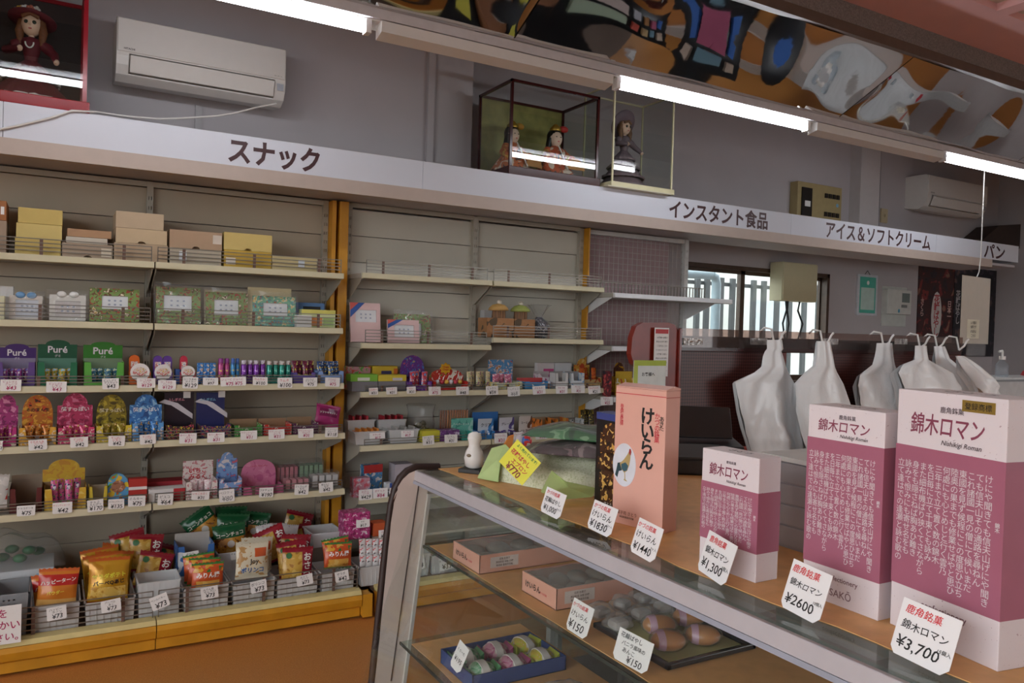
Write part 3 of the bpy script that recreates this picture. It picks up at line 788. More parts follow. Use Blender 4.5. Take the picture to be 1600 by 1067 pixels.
def disc_candy(x0, x1, yh, heads, col, label, gr):
    cx, w, Y, z, h = spot('L3', x0, x1, yh, .05)
    t = thing('candy_stand', label, 'candy stand', (cx, Y, z))
    m = mat(col, .3)
    obj('base_box', MB().box(-w / 2, w / 2, .0, .07, 0, h * .42), m, t)
    obj('disc_badge', MB().prism([(.9 * w / 2 * math.cos(a * PI / 10), h * .42 + .9 * w / 2 * math.sin(a * PI / 10)) for a in range(20)], -.004, 0, 'y'), mat('#e2ddda', .3), t)
    obj('badge_print', MB().prism([(.68 * w / 2 * math.cos(a * PI / 10), h * .42 + .5 * w / 2 * math.sin(a * PI / 10)) for a in range(20)], -.005, -.004, 'y'), printed(['#d9c9c2', '#4a8ac0', '#c84a4a', '#d8b23e'], 120, .3), t)
    for k in range(heads):
        u = (k - (heads - 1) / 2) * w * .5 - (w * .25 if heads == 1 else 0)
        o = obj('candy_tube', MB().prism(arc_top(u - w * .24, u + w * .24, h * .3, h * .85, h, 10, 1.), .02, .045, 'y'), m, t)
        obj('tube_label', MB().box(u - w * .16, u + w * .16, .018, .02, h * .5, h * .78), printed(['#d8cfc6', '#5a8ac0', '#c85a5a'], 130, .3), o)
    return t
disc_candy(202, 236, 555, 1, '#cf6428', 'orange round-topped candy stand with white disc badge', 0)
disc_candy(240, 270, 556, 2, '#5a3a8a', 'purple candy stand with two round tops and disc badge', 0)
disc_candy(282, 306, 556, 1, '#b9304a', 'crimson round-topped candy stand with white disc badge', 0)
cx, w, Y, z, h = spot('L3', 274, 284, 577, .07); carton('small blue box between purple and crimson candy stands', (cx, Y, z), w, .05, h, '#3a5c9c')
for k in range(3):
    cx, w, Y, z, h = spot('L3', 308 + k * 10, 317 + k * 10, 567, .05); carton('slim blue and orange candy pack standing in a row of three', (cx, Y, z), w, .03, h, '#3f6fb4', m=printed(['#3f7fc0', '#c8763a', '#2f4f90', '#d8d2c2'], 70, .25), cat='candy pack', name='candy_pack', group='blue candy packs', rot=random.uniform(-.1, .1))
def bottles(x0, x1, n, yt, body, cap, label, group, dy=.05, band=None):
    for k in range(n):
        a = x0 + (x1 - x0) * k / n; b = x0 + (x1 - x0) * (k + 1) / n
        cx, w, Y, z, h = spot('L3', a, b, yt, dy + .02 * (k % 2)); bottle((cx, Y + w / 2, z + .02), w * .49, h - .02, body, cap, label, group, band)
bottles(341, 360, 2, 560, printed(['#b94a86', '#d8c25a', '#8a3a7a'], 60, .2, .2), mat('#8c3a86', .3), 'pink candy tube with purple cap', 'pink candy tubes')
bottles(361, 375, 2, 560, printed(['#3a8ac0', '#c8b85a', '#2f5f9c'], 60, .2, .2), mat('#3a62b0', .3), 'sky blue candy tube with blue cap', 'blue candy tubes')
bottles(377, 416, 4, 563, printed(['#7a3a9c', '#c8a0d0', '#5a2a7a'], 60, .2, .3), printed(['#c8c0cc', '#8a2a4a'], 80, .3), 'purple shiny candy bottle with pale cap', 'purple candy bottles')
bottles(417, 456, 4, 564, printed(['#2a8a7a', '#8ac8b0', '#1f5f5a'], 60, .2, .3), printed(['#c8c4c0', '#a04a52'], 80, .3), 'teal shiny candy bottle with pale cap', 'teal candy bottles')
for x0, x1, c, lb in ((341, 377, '#c0a04a', 'low yellow carton holding the candy tubes'), (377, 417, '#6a4a9a', 'low violet carton holding the purple bottles'), (417, 457, '#3f9a8c', 'low teal carton holding the teal bottles')):
    cx, w, Y, z, h = spot('L3', x0, x1, 590, .036); carton(lb, (cx, Y, z), w - .002, .1, .019, c, m=printed([c, '#cfc6b8', c], 60, .4))
def packrow(sh, x0, x1, yt, n, m, label, group, hh=.085, dy=.05, ww=None):
    cx, w, Y, z, h = spot(sh, x0, x1, yt, dy)
    for k in range(n):
        packet((cx - w / 2 + w * (k + .5) / n, Y + .016 + .027 * (k % 2), z + .018), ww or w / n * 1.08, h - .02, m, label, group, random.uniform(-.08, .08))
display('L3', 457, 494, 576, 577, 582, 'low maroon carton of chewy candy sticks', '#5a1f3a', '#5f4a9a', flat=True, inner=None, d=.1, notch=.7)
packrow('L3', 458, 493, 563, 4, printed(['#5c1c34', '#c8b8ae', '#9c3a52', '#d8c84a'], 55, .25), 'maroon glossy candy packet standing on the third shelf', 'maroon candy packets')
display('L3', 496, 538, 576, 577, 580, 'low pale blue carton of chewy candy sticks at rack end', '#7a94c8', '#7f9cd0', flat=True, inner=None, d=.1, notch=.7)
packrow('L3', 497, 534, 564, 4, printed(['#27406e', '#c9c2a0', '#d0b83a', '#7fa8d0'], 55, .25), 'dark blue glossy candy packet at the rack end', 'dark blue candy packets')
for a in ((0, 593, 33, 611, 'ピュレグミ/グレープ', '¥43', 'below the purple gummy display', 'm', 'm'), (72, 596, 104, 613, 'ピュレグミ/レモン', '¥43', 'below the dark green gummy display', 'm', 'm'),
          (160, 591, 186, 608, 'ピュレグミ/マスカット', '¥43', 'below the light green gummy display', 'k', 'k'), (214, 591, 243, 606, 'コーラあめ/ボトル', '¥129', 'below the orange candy stand', 'm', 'm'),
          (247, 594, 275, 609, 'コーラあめ/グレープ', '¥129', 'below the purple candy stand', 'm', 'm'), (285, 589, 309, 607, 'コーラあめ/サイダー', '¥129', 'below the crimson candy stand', 'k', 'k'),
          (317, 590, 341, 602, 'プチガム', '¥97', 'below the slim blue packs', 'k', 'k'), (345, 589, 385, 603, 'ジューC ジューC', '¥75 ¥75', 'below the candy tubes', 'm', 'm'),
          (395, 589, 418, 602, 'カムカム', '¥100', 'below the purple bottles', 'r', 'k'), (434, 590, 457, 606, 'ラムネ', '¥100', 'below the teal bottles', 'r', 'k'),
          (474, 590, 496, 604, 'ぷちのび/アメリカン', '¥75', 'below the maroon packets', 'k', 'k'), (508, 590, 531, 604, 'ぷちのび/ソーダ', '¥75', 'below the dark blue packets', 'm', 'm')):
    price_tag('L3', *a, roll=random.uniform(-.05, .05))

# ------------------------------------------------------------------ fourth shelf: bubble gum displays
for x0, x1, yt, ys, ytr, lb, hc, tc, arch, hx, txs in (
        (-10, 27, 617, 634, 668, 'magenta gum display at the end of the fourth shelf', ['#a83a7a', '#d88ab0', '#7a2a5a'], '#b8327a', .8, None, ()),
        (28, 89, 617, 640, 668, 'orange and brown gum display with rounded header', ['#b8702a', '#3a2a1c', '#d8a03a', '#c84a2a'], '#d8a23a', .95, (34, 84), [('そのまんま', .5, .68, .75, .13, '#2a1a12')]),
        (89, 149, 614, 633, 668, 'pink gum display with rounded header', ['#b83a62', '#d87a9a', '#8a2a4a'], '#c83a6a', .72, (89, 146), [('超すっぱい', .5, .66, .8, .13, '#e8e0e2')]),
        (149, 207, 616, 642, 665, 'olive yellow gum display with rounded header', ['#8a7a28', '#c0aa3a', '#4f4520'], '#d0b83a', .96, (150, 199), [('超すっぱい', .5, .64, .8, .13, '#ded6b8')]),
        (205, 257, 616, 632, 661, 'sky blue gum display with rounded header', ['#3a72b0', '#8ab8d8', '#2a4f86'], '#5a96cc', .70, (202, 254), [('超すっぱい', .5, .66, .8, .13, '#e6e8ec')])):
    display('L4', x0, x1, yt, ys, ytr, lb, printed(hc, 50, .35), printed([tc, tc, '#d8c8b8'], 60, .35), arch, d=.06 if 'sky' in lb else .12, hx=hx, inner=None, texts=txs, notch=.35,
            fill=(3, printed([hc[0], '#d8cfc4', hc[1], '#c8a04a'], 70, .2, .2), .95, 'gum packet inside the ' + lb.split(' with')[0].split(' at ')[0], 'gum packets: ' + lb.split(' gum')[0]))
for x0, x1, hx, c, c2, lb in ((258, 304, (256, 304), '#241a26', '#8a3a6a', 'black star-patterned gum box with tall square header'), (312, 362, (306, 352), '#232a5c', '#a03a3a', 'navy star-patterned gum box with tall square header')):
    t = display('L4', x0, x1, 613, 613, 664, lb, c, printed([c, '#c8b03a', '#b84a5a'], 90, .35), flat=True, hx=hx, inner=None, d=.1, notch=.9,
                texts=[('ふしぎガム', .4, .84, .55, .09, '#d890a0' if c == '#241a26' else '#8ac0d8')])
    w = t.children[1].dimensions.x
    obj('slanting_stripe', MB().prism([(-.09, .17), (-.03, .155), (.07, .085), (.07, .11), (.0, .165), (-.06, .185)], .0985, .0995, 'y'), mat('#c9c4cc', .4), t)
    obj('bar_code', MB().box(.025, .058, .0985, .0995, .19, .225), mat('#d8d6d4', .5), t)
for x0, x1, yt, c, lb in ((365, 411, 664, '#3f8a3a', 'open green gum tray on the fourth shelf'), (411, 457, 663, '#c03028', 'open red gum tray on the fourth shelf'), (457, 498, 661, '#5a2a4f', 'open plum gum tray on the fourth shelf')):
    display('L4', x0, x1, yt - 10, yt - 10, yt, lb, '#98795c', printed([c, '#d8c86a', c, '#dcd2cc'], 80, .4), flat=True, inner='#98795c', d=.13, notch=.8)
pm = pouch_proto(.14, .12, .04, mat('#a83270', .25), mat('#b84a80', .3), [(.1, .9, .45, .8, mat('#7a1c4f', .25))], [('ソフトキャンディ', .5, .62, .7, .13, '#e8dce2', 0.)], 3)
bag(pm, 511, 655, 28, SH['L4'][0] + .17, .2, 'magenta soft candy bag standing by the rack end', None)
for a in ((45, 687, 74, 703, 'そのまんま/コーラ', '¥42', 'below the orange gum display', 'r'), (110, 683, 138, 699, 'すっぱい/ピーチ', '¥42', 'below the pink gum display', 'r'), (169, 681, 195, 697, 'すっぱい/レモン', '¥42', 'below the olive gum display', 'r'),
          (219, 679, 244, 694, 'すっぱい/ソーダ', '¥42', 'below the sky blue gum display', 'r'), (280, 677, 307, 693, '赤べー 黒べー/ガム', '¥31', 'below the black gum box', 'm', 'm'), (324, 676, 351, 691, '赤べー 銀べー/ガム', '¥31', 'below the navy gum box', 'm', 'm'),
          (376, 673, 402, 687, 'サワーペーパー/りんご', '¥31', 'below the green gum tray', 'm', 'm'), (420, 671, 445, 686, 'サワーペーパー/コーラ', '¥31', 'below the red gum tray', 'm', 'm'), (466, 670, 490, 684, 'サワーペーパー/グレープ', '¥31', 'below the plum gum tray', 'm', 'm'),
          (508, 668, 528, 683, 'ソフトキャンディ/グレープ', '¥118', 'below the magenta candy bag', 'k')):
    price_tag('L4', *a, roll=random.uniform(-.05, .05))
price_tag('L4', -8, 689, 4, 704, 'ガム', '¥42', 'below the magenta gum display')

# ------------------------------------------------------------------ fifth shelf
pw = pouch_proto(.13, .15, .03, printed(['#c9c6c2', '#b83a34', '#d8d4d0'], 22, .25), mat('#b8b4b0', .3), seed=5)
bag(pw, -14, 768, 50, SH['L5'][0] + .06, .05, 'white and red candy bag at the end of the fifth shelf', None)
display('L5', 14, 67, 741, 741, 763, 'large brown open box with dark red side flaps', '#9a8a78', '#5a1f20', flat=True, inner='#9a8a78', d=.16, notch=.05)
display('L5', 68, 136, 717, 732, 763, 'yellow candy display with half-round header card', printed(['#d0a838', '#d8b84a', '#c8923a'], 30, .4), printed(['#d0a838', '#cf9a3a', '#d8c06a'], 40, .4), .74, d=.13, hx=(66, 134), inner='#a08a6a', notch=.3, texts=[('キャンディ', .5, .50, .7, .08, '#b8483a')],
        fill=(4, printed(['#c85a8a', '#c8762a', '#3a3a6a', '#5a9a5a', '#d8c8d0'], 60, .25), 1.25, 'bright candy packet inside the yellow half-round display', 'packets in the yellow display'))
display('L5', 138, 169, 757, 757, 760, 'small empty yellow counter tray with cut-out front', '#a0988c', '#c8b03a', flat=True, inner=None, d=.08, notch=.12)
cx, w, Y, z, h = spot('L5', 168, 201, 740, .05)
t = thing('candy_pack', 'rainbow arched candy pack with round brown badge', 'candy pack', (cx, Y, z))
obj('card', MB().prism(arc_top(-w / 2, w / 2, 0, h * .6, h, 12, .98), 0, .03, 'y'), printed(['#5a9ac8', '#c84a3a', '#d8b83a', '#6aa84a'], 30, .3), t)
obj('badge', MB().prism([(w * .32 * math.cos(a * PI / 10), h * .58 + w * .32 * math.sin(a * PI / 10)) for a in range(20)], -.004, 0, 'y'), printed(['#9a6a52', '#c8a08a', '#7a4a3a'], 60, .4), t)
cx, w, Y, z, h = spot('L5', 201, 230, 748, .05); carton('red chewy milk candy box standing upright', (cx, Y, z), w, .05, h, '#b03028', lab=[(0, .55, 1, .12, '#e0d8d4'), (.25, .0, .5, .35, '#a88a78')])
cx, w, Y, z, h = spot('L5', 232, 289, 764, .037)
carton('flat white biscuit box with red end', (cx, Y, z), w, .09, h, '#d8d4d2', lab=[(.68, 0, .32, 1, '#b82a34')])
cx, w, Y, z, h2 = spot('L5', 228, 288, 752, .14); carton('deep red flat biscuit box behind the white one', (cx, Y, z), w, .1, h2, '#9c2430')
display('L5', 289, 341, 719, 720, 752, 'white strawberry milk candy display with red lettering', printed(['#dcd3d0', '#d8cfcc', '#c88a90'], 60, .4), printed(['#dcd3d0', '#dcd3d0', '#c8808a'], 70, .4), flat=True, hx=(285, 334), inner=None, d=.12, notch=.4,
        texts=[('いちご\nみるく', .5, .62, .62, .40, '#c8323c'), ('いちごみるく', .5, -.22, .8, .3, '#c8323c')], fill=(3, printed(['#d8c0c4', '#c86a7a', '#e8dcdc'], 80, .3), .9, 'pale pink candy packet inside the strawberry milk display', 'strawberry milk packets'))
display('L5', 341, 379, 706, 716, 748, 'pale blue and pink ring candy display with peaked header', printed(['#7a9ccc', '#c86a7a', '#d8d4da', '#5a7ab8'], 36, .35), printed(['#7a9ccc', '#c85a6a', '#d8c8d0'], 36, .35), .6, d=.1, hx=(338, 372), inner=None, notch=.8)
display('L5', 379, 444, 717, 736, 760, 'pink candy display with wide half-round header', printed(['#c8789a', '#d08aa8', '#b8608a'], 24, .4), printed(['#c8688f', '#d890ac', '#b85a82'], 30, .4), .98, d=.12, hx=(376, 432), inner=None, notch=.8, texts=[('ハッピーキャンディ', .5, .78, .5, .09, '#b02a3a')])
CLR = glass('clear_box', (.96, .97, .97), .03, .05)
def clearbox(x0, x1, yt, dy, c, label, n=5, d=.1):
    cx, w, Y, z, h = spot('L5', x0, x1, yt, dy); t = thing('clear_candy_box', label, 'candy box', (cx, Y, z))
    obj('case', MB().box(-w / 2, w / 2, 0, d, .001, h), CLR, t)
    for k in range(n): u = (k + .5) / n - .5; obj('candy_stick', MB().box(u * w - w * .36 / n, u * w + w * .36 / n, .01, d - .01, .003, h * .8), mat(c, .4), t)
clearbox(432, 467, 723, .17, '#b8707c', 'clear box of pink rice candy sticks')
clearbox(468, 506, 720, .17, '#7f9a7c', 'clear box of green rice candy sticks')
clearbox(446, 484, 746, .05, '#c8848c', 'low clear tray of pink candy pieces at shelf front', 4, .09)
clearbox(488, 530, 738, .05, '#c6c2c0', 'low clear tray of white candy pieces at rack end', 4, .09)
for a in ((26, 790, 55, 806, 'チョコケーキ', '¥75', 'below the large brown open box', 'k'), (82, 785, 113, 802, 'キャンディボール', '¥42', 'below the yellow half-round display', 'r'), (137, 781, 162, 799, 'チョコ/えんぴつ', '¥170', 'below the small yellow tray', 'k'),
          (169, 780, 194, 795, 'わいわいドロップ', '¥135', 'below the rainbow candy pack', 'k'), (200, 775, 227, 791, 'ミルキー', '¥75', 'below the red milk candy box', 'k'), (246, 772, 270, 789, 'ビスコ', '¥64', 'below the white biscuit box', 'k'),
          (299, 768, 327, 781, 'いちごみるく', '¥31', 'below the strawberry milk display', 'r'), (343, 765, 367, 784, 'ペロティ', '¥80', 'in faded ink below the ring candy display', 'g', 'g'), (405, 762, 427, 777, 'プチチョコ', '¥190', 'below the wide pink display', 'k'),
          (460, 757, 482, 773, 'さくらんぼ/もち', '¥42', 'below the pink candy tray', 'k'), (499, 754, 521, 769, '青りんご/もち', '¥42', 'below the white candy tray', 'k')):
    price_tag('L5', *a, roll=random.uniform(-.06, .06))

# ------------------------------------------------------------------ base deck: snack bags in white tubs
DZ = .1365
WTUB = mat('#c9c8c8', .35, var=.03)
for x0, x1, yt, Y, lb, m, dd in ((47, 127, 945, 3.86, 'white tub of orange rice cracker bags', WTUB, .25), (131, 213, 938, 3.86, 'white tub of gold potato bags', WTUB, .36), (214, 284, 908, 3.87, 'frosted tub with curved front holding flat packs', FROST, .16),
                             (285, 360, 916, 3.86, 'white tub of orange and green cracker bags', WTUB, .19), (362, 432, 909, 3.86, 'white tub of cream corn snack bags', WTUB, .23), (431, 499, 902, 3.86, 'white tub below the piled red chip bags', WTUB, .24), (501, 556, 893, 3.86, 'white tub of small orange snack packs', WTUB, .2),
                             (338, 404, 862, 4.10, 'white tub at the back of the deck with green bags', WTUB, .2)):
    tub(x0, x1, yt, 0, Y, lb, m, dd, base_z=DZ, ribs=7, taper=.955)
tub(486, 537, 832, 0, 4.10, 'clear shallow tray on the back of the deck by the rack end', FROST, .18, base_z=.30)
DECK = [carton('low grey carton carrying the clear shallow tray', (1.23, 4.11, DZ), .2, .17, .162, '#8f8880')]
B = {}
B['happy'] = pouch_proto(.155, .185, .05, mat('#cf7a2c', .25), mat('#c8602a', .3), [(.0, 1, .60, .85, mat('#b82c28', .25)), (0, 1, .07, .3, mat('#d8a860', .25))], [('ハッピーターン', .5, .72, .86, .17, '#f0e8e0', .12), ('パウダー', .45, .47, .5, .09, '#e8d84a', .1)], 11)
B['gold'] = pouch_proto(.165, .20, .052, printed(['#c8962a', '#d0a63a', '#b87f22'], 12, .22, .25), mat('#b8581f', .3), [(.05, .95, .12, .36, printed(['#d8b25a', '#e0c47a', '#b8862f'], 34, .3))], [('サラダポテト', .5, .62, .8, .13, '#d8d23a', .06), ('バーベQあじ', .5, .47, .75, .12, '#2a1a12', .06)], 12)
B['red'] = pouch_proto(.155, .175, .052, printed(['#c9a04a', '#d8b868', '#a8762f'], 22, .25), mat('#8a1c28', .3), [(.62, 1, 0, 1, mat('#8f1a2c', .25)), (0, 1, .84, 1, mat('#8f1a2c', .25))], [('お\nさ\nつ', .8, .5, .26, .7, '#ece4e0', .0), ('●', .2, .78, .2, .16, '#2f6a3a', 0.)], 13)
B['green'] = pouch_proto(.165, .18, .052, printed(['#c98f3a', '#d8a95a', '#7a4a22'], 26, .25), mat('#24603a', .3), [(0, 1, .62, 1, mat('#1f5a38', .25)), (0, 1, 0, .12, mat('#1f5a38', .25))], [('コーンチョコ', .5, .72, .8, .15, '#d8dcd0', .05), ('●', .5, .45, .3, .2, '#dcd6cc', 0.)], 14)
B['cream'] = pouch_proto(.155, .165, .045, printed(['#d6cdb4', '#d6cdb4', '#b88f5a'], 30, .3), mat('#d2cab4', .35), [(.55, .95, .62, .85, mat('#c85a2c', .3))], [('ポリンコ', .5, .26, .7, .16, '#2f5fa0', .0), ('Joy', .55, .48, .35, .18, '#2a2a22', .0)], 15)
B['orange'] = pouch_proto(.145, .13, .045, mat('#c8552a', .25), mat('#3f7a3a', .3), [(0, 1, .66, .93, printed(['#c8552a', '#3a7a3a', '#d8a23a'], 30, .25)), (.15, .85, .1, .4, printed(['#d8a24a', '#e0b868', '#b8742a'], 30, .3))], [('みりん揚', .5, .58, .75, .2, '#f0e8e0', .0)], 16)
B['white'] = pouch_proto(.09, .10, .03, printed(['#d2cfcf', '#a89aa8', '#d8d4d4'], 30, .3), mat('#c8c4c4', .35), seed=17)
cx = PY(305, 865, 4.05)
DECK.append(display('L6', 277, 336, 846, 846, 852, 'blue open carton with white inside on the deck', '#8f9398', printed(['#3a68a8', '#3a68a8', '#c8d0d8'], 20, .4), flat=True, inner='#b4b0aa', d=.14, dy=.27, notch=.8))
a, b = PY(-44, 900, 4.13), PY(84, 900, 4.13)
t = carton('white carton with pale blue print under a clear bag', ((a.x + b.x) / 2, 4.13, DZ), b.x - a.x, .25, PY(45, 890, 4.13).z - DZ, '#c2c5c8', lab=[(.78, .5, .12, .4, '#8fb0cc'), (.35, .08, .45, .12, '#9cb4cc')])
DECK.append(t)
zt = PY(45, 890, 4.13).z
n = 16; vv = []; w_, d_ = .44, .26; cxx = (a.x + b.x) / 2 - .02
for j in range(n + 1):
    for i in range(n + 1):
        u, v = i / n, j / n; e = (math.sin(PI * min(1, max(0, u))) * math.sin(PI * v)) ** .4
        vv.append((cxx + (u - .5) * w_, 4.13 + v * d_ * .9, zt + .004 + .14 * e * (1 + .12 * math.sin(u * 14 + v * 3) + .10 * math.sin(v * 17 - u * 6))))
ff = [(j * (n + 1) + i, j * (n + 1) + i + 1, (j + 1) * (n + 1) + i + 1, (j + 1) * (n + 1) + i) for j in range(n) for i in range(n)]
t = thing('clear_bag', 'large crumpled clear plastic bag with green wrappers on white carton', 'plastic bag', (cxx, 4.13, zt), local=False)
obj('film', MB().add(vv, ff, None, 0, True), FILM, t)
for k in range(9):
    o = obj('green_wrapper', MB().ball((cxx - .17 + .035 * k, 4.21 + .05 * (k % 3), zt + .035 + .02 * (k % 2)), .03, .025, .02, 8, 6), mat('#2f6a44', .3), t)
def basket_holes(w, h):
    q = MB(); x_ = (PY(-11.5, 928, 3.87).x + PY(44.5, 928, 3.87).x) / 2
    for r_ in range(3):
        for px in (6, 14, 22):
            c_ = PY(px, 940, 3.868).x - x_; q.prism([(c_ + .0045 * math.cos(k * PI / 4), .16 - .02 * r_ + .0045 * math.sin(k * PI / 4)) for k in range(8)], -.02, .03, 'y')
    return q
tb = tub(-14, 47, 928, 0, 3.87, 'grey plastic basket with punched holes at the deck end', mat('#8e8f92', .45), .22, base_z=DZ, name='plastic_basket', cat='basket', holes=basket_holes)
for o_ in [q for q in COL.objects if q.parent is None and q.type == 'EMPTY' and q.name.split('.')[0] in ('plastic_tub', 'plastic_basket', 'clear_bag') and q.location.z < .6] + DECK: SOLID.append(tree(o_)[0])
RB_L = 'bag of sweet potato chips in red and gold, piled on the deck'
ULAB = {'gold': ['gold potato snack bag directly behind the front gold bag', 'gold potato snack bag in the middle of its tub', 'gold potato snack bag second from the back of its tub', 'gold potato snack bag deepest in its tub, tilting towards the frosted tub'],
        'green': ['green corn snack bag at the front of its pile above the tub', 'green corn snack bag tucked behind the cream corn bags', 'green corn snack bag tilted steeply at the edge of its pile', 'green corn snack bag upright at the back of its pile', 'green corn snack bag at the back, beside the small white bags'],
        'cream': ['cream corn snack bag in the middle of its tub, between two others', 'cream corn snack bag at the back of its tub'],
        'orange': ['orange cracker bag directly behind the front cracker bag', 'orange cracker bag deepest in its tub, before the blue carton'],
        'white': ['small white candy bag beside the green corn snack bags', 'small white candy bag between two other white ones', 'small white candy bag beside the red chip bags']}
BAGS = []
RLAB = ['red and gold chip bag %s' % q for q in ('just above the frosted tub, lowest of its heap', 'leaning against the blue open carton', 'upright in the middle of its heap behind the frosted tub', 'at the back of its heap, above the gold bags',
        'at the front of the tub above its price tag', 'second in the tub, behind the front red bag', 'third in the tub, behind two red bags', 'leaning over beside the cream corn bags', 'high behind the tub, before the clear tray', 'standing at the very back beside the clear tray')]
for key, px, py, hp, Y, roll, lb, gr, md in (
        ('happy', 89, 929, 50, 3.905, .08, 'orange bag of rice crackers with red banner, front of the tub', None, .06), ('happy', 84, 934, 50, 3.97, -.10, 'orange rice cracker bag lying low behind another orange bag', None, .12),
        ('gold', 169, 918, 60, 3.905, .04, 'gold bag of barbecue potato snacks at the front of its tub', None, .06),
        ('gold', 163, 910, 60, 3.97, -.07, None, 'gold', .10), ('gold', 174, 906, 58, 4.03, .10, None, 'gold', .10), ('gold', 160, 899, 60, 4.09, -.12, None, 'gold', .12), ('gold', 180, 893, 60, 4.14, .2, None, 'gold', .2),
        ('red', 238, 896, 44, 4.05, .25, RB_L, 'red', .4), ('red', 262, 884, 48, 4.10, .35, RB_L, 'red', .4), ('red', 226, 868, 48, 4.16, .1, RB_L, 'red', .4), ('red', 204, 862, 48, 4.2, -.2, RB_L, 'red', .4),
        ('orange', 324, 908, 40, 3.905, .03, 'orange and green cracker bag at the front of its tub', None, .05), ('orange', 318, 900, 40, 3.96, .08, None, 'orange', .06), ('orange', 312, 893, 40, 4.0, -.06, None, 'orange', .08),
        ('cream', 393, 894, 44, 3.905, .03, 'cream corn snack bag with blue lettering at the tub front', None, .05), ('cream', 396, 888, 44, 3.96, -.04, None, 'cream', .06), ('cream', 400, 883, 42, 4.01, .05, None, 'cream', .08),
        ('red', 464, 887, 42, 3.905, .06, RB_L, 'red', .06), ('red', 458, 876, 46, 3.96, -.10, RB_L, 'red', .08), ('red', 472, 866, 42, 4.01, .12, RB_L, 'red', .08), ('red', 428, 854, 44, 4.08, -.35, RB_L, 'red', .3), ('red', 470, 848, 42, 4.12, -.2, RB_L, 'red', .3),
        ('green', 352, 852, 46, 4.13, -.08, None, 'green', .1), ('green', 380, 846, 44, 4.18, .1, None, 'green', .12), ('green', 322, 828, 50, 4.24, -.6, None, 'green', .3), ('green', 360, 824, 50, 4.26, .05, None, 'green', .3), ('green', 394, 832, 50, 4.24, .2, None, 'green', .3),
        ('white', 414, 834, 30, 4.22, -.1, None, 'white', .3), ('white', 434, 832, 30, 4.24, .1, None, 'white', .3), ('white', 452, 834, 30, 4.22, .15, None, 'white', .3), ('red', 462, 828, 30, 4.27, .3, RB_L, 'red', .3),
        ('orange', 528, 874, 30, 3.905, .05, 'small orange snack bag in the tub by the rack end', None, .06), ('orange', 526, 866, 30, 3.97, -.1, 'orange snack bag standing behind another at the rack end', None, .1)):
    dl = {'gold': 'gold bag of barbecue potato snacks standing behind the front one', 'green': 'green and brown bag of chocolate corn snacks piled at the back', 'cream': 'cream corn snack bag standing behind the front one', 'orange': 'orange and green cracker bag lying behind the front one', 'white': 'small white candy bag at the back of the deck'}
    gn = {'gold': 'gold potato snack bags', 'green': 'green corn snack bags', 'cream': 'cream corn snack bags', 'orange': 'orange cracker bags', 'white': 'small white candy bags', 'red': 'red and gold sweet potato chip bags'}
    if lb == RB_L:
        lb = RLAB.pop(0) if RLAB else RB_L
    if lb is None and ULAB.get(gr): lb = ULAB[gr].pop(0)
    BAGS.append((Y, key, px, py, hp, roll, lb or dl[gr], gn[gr] if gr else None, md))
for Y, key, px, py, hp, roll, lb, gr, md in sorted(BAGS, key=lambda q: q[0]): bag(B[key], px, py, hp, Y, roll, lb, gr, pitch=-.13, settle=True, maxd=md)
c = PY(8, 980, 3.772); t = thing('notice_card', 'white notice card with magenta handwriting on the deck guard', 'notice', (c.x, 3.772, c.z - .07), (-.05, 0, 0))
wn = PY(33, 980, 3.772).x - c.x
obj('card', MB().box(-.2, wn, 0, .002, 0, .155), TAGM, t)
g = MB()
for i, (s, u) in enumerate((('カゴを', -.02), ('おつかい', .005), ('ください。', .0))): write(g, s, wn - .085 + u, .125 - .048 * i, .15, .036, bold=.01, wob=.03)
obj('lettering', g, MAG, t)
for x0, y0, x1, y1, l1, p, wh, ro, Y in ((74, 948, 105, 968, 'ハッピー/ターン', '¥73', 'before the orange rice cracker bags', -.08, 3.815), (159, 937, 190, 955, 'バーベQ/あじ', '¥73', 'before the gold potato bags', -.1, 3.815), (239, 929, 267, 950, 'ペンスバター', '¥73', 'before the frosted tub', -.3, 3.815),
                                         (288, 862, 312, 879, 'チロル/大箱', '¥75', 'on the blue open carton', -.1, 4.05), (315, 917, 342, 935, 'みりん揚/せんべい', '¥73', 'before the orange and green cracker bags', -.1, 3.815), (361, 861, 386, 873, 'チョココーン', '¥73', 'on the tub of green bags', -.08, 4.09),
                                         (393, 907, 418, 925, 'ポリンコ', '¥73', 'before the cream corn snack bags', -.12, 3.815), (465, 898, 490, 914, 'おさつ/チップ', '¥73', 'before the pile of red chip bags', -.12, 3.815), (508, 842, 531, 860, '1個/ボール', '¥98', 'on the clear shallow tray', .05, 4.09), (525, 892, 546, 908, 'サラダ', '¥42', 'before the tub of small orange packs', -.12, 3.815)):
    price_tag(None, x0, y0, x1, y1, l1, p, wh, 'k', 'k', ro, Y)
# ================================================================== middle rack
def ribbon(t, w, h):
    obj('blue_corner_band', MB().prism([(-w / 2, h * .62), (-w / 2, h * .8), (-w * .22, h), (-w * .02, h)], -.002, 0, 'y'), mat('#2c56a0', .4), t)
    obj('red_corner', MB().prism([(-w / 2, h * .8), (-w / 2, h), (-w * .22, h)], -.002, 0, 'y'), mat('#c85a52', .4), t)
PKF = mat('#dcbcba', .45, var=.03)
photo_frame('M2a', 549, 596, 473, 534, (557, 590, 484, 503), 'tall pale pink photo frame with blue corner band', PKF, dy=.12, wrap=False, extra=ribbon)
photo_frame('M2a', 618, 674, 491, 535, (628, 660, 505, 525), 'green garden photo frame in plastic behind a pink one', GARD(5), dy=.16)
photo_frame('M2a', 607, 656, 500, 536, (617, 648, 508, 527), 'low pale pink photo frame with blue corner band', PKF, dy=.07, wrap=False, extra=ribbon)
cx, w, Y, z, h = spot('M2b', 757, 786, 485, .2); carton('plain white box behind the brown gift boxes', (cx, Y, z), w, .06, h, '#c2c2c4')
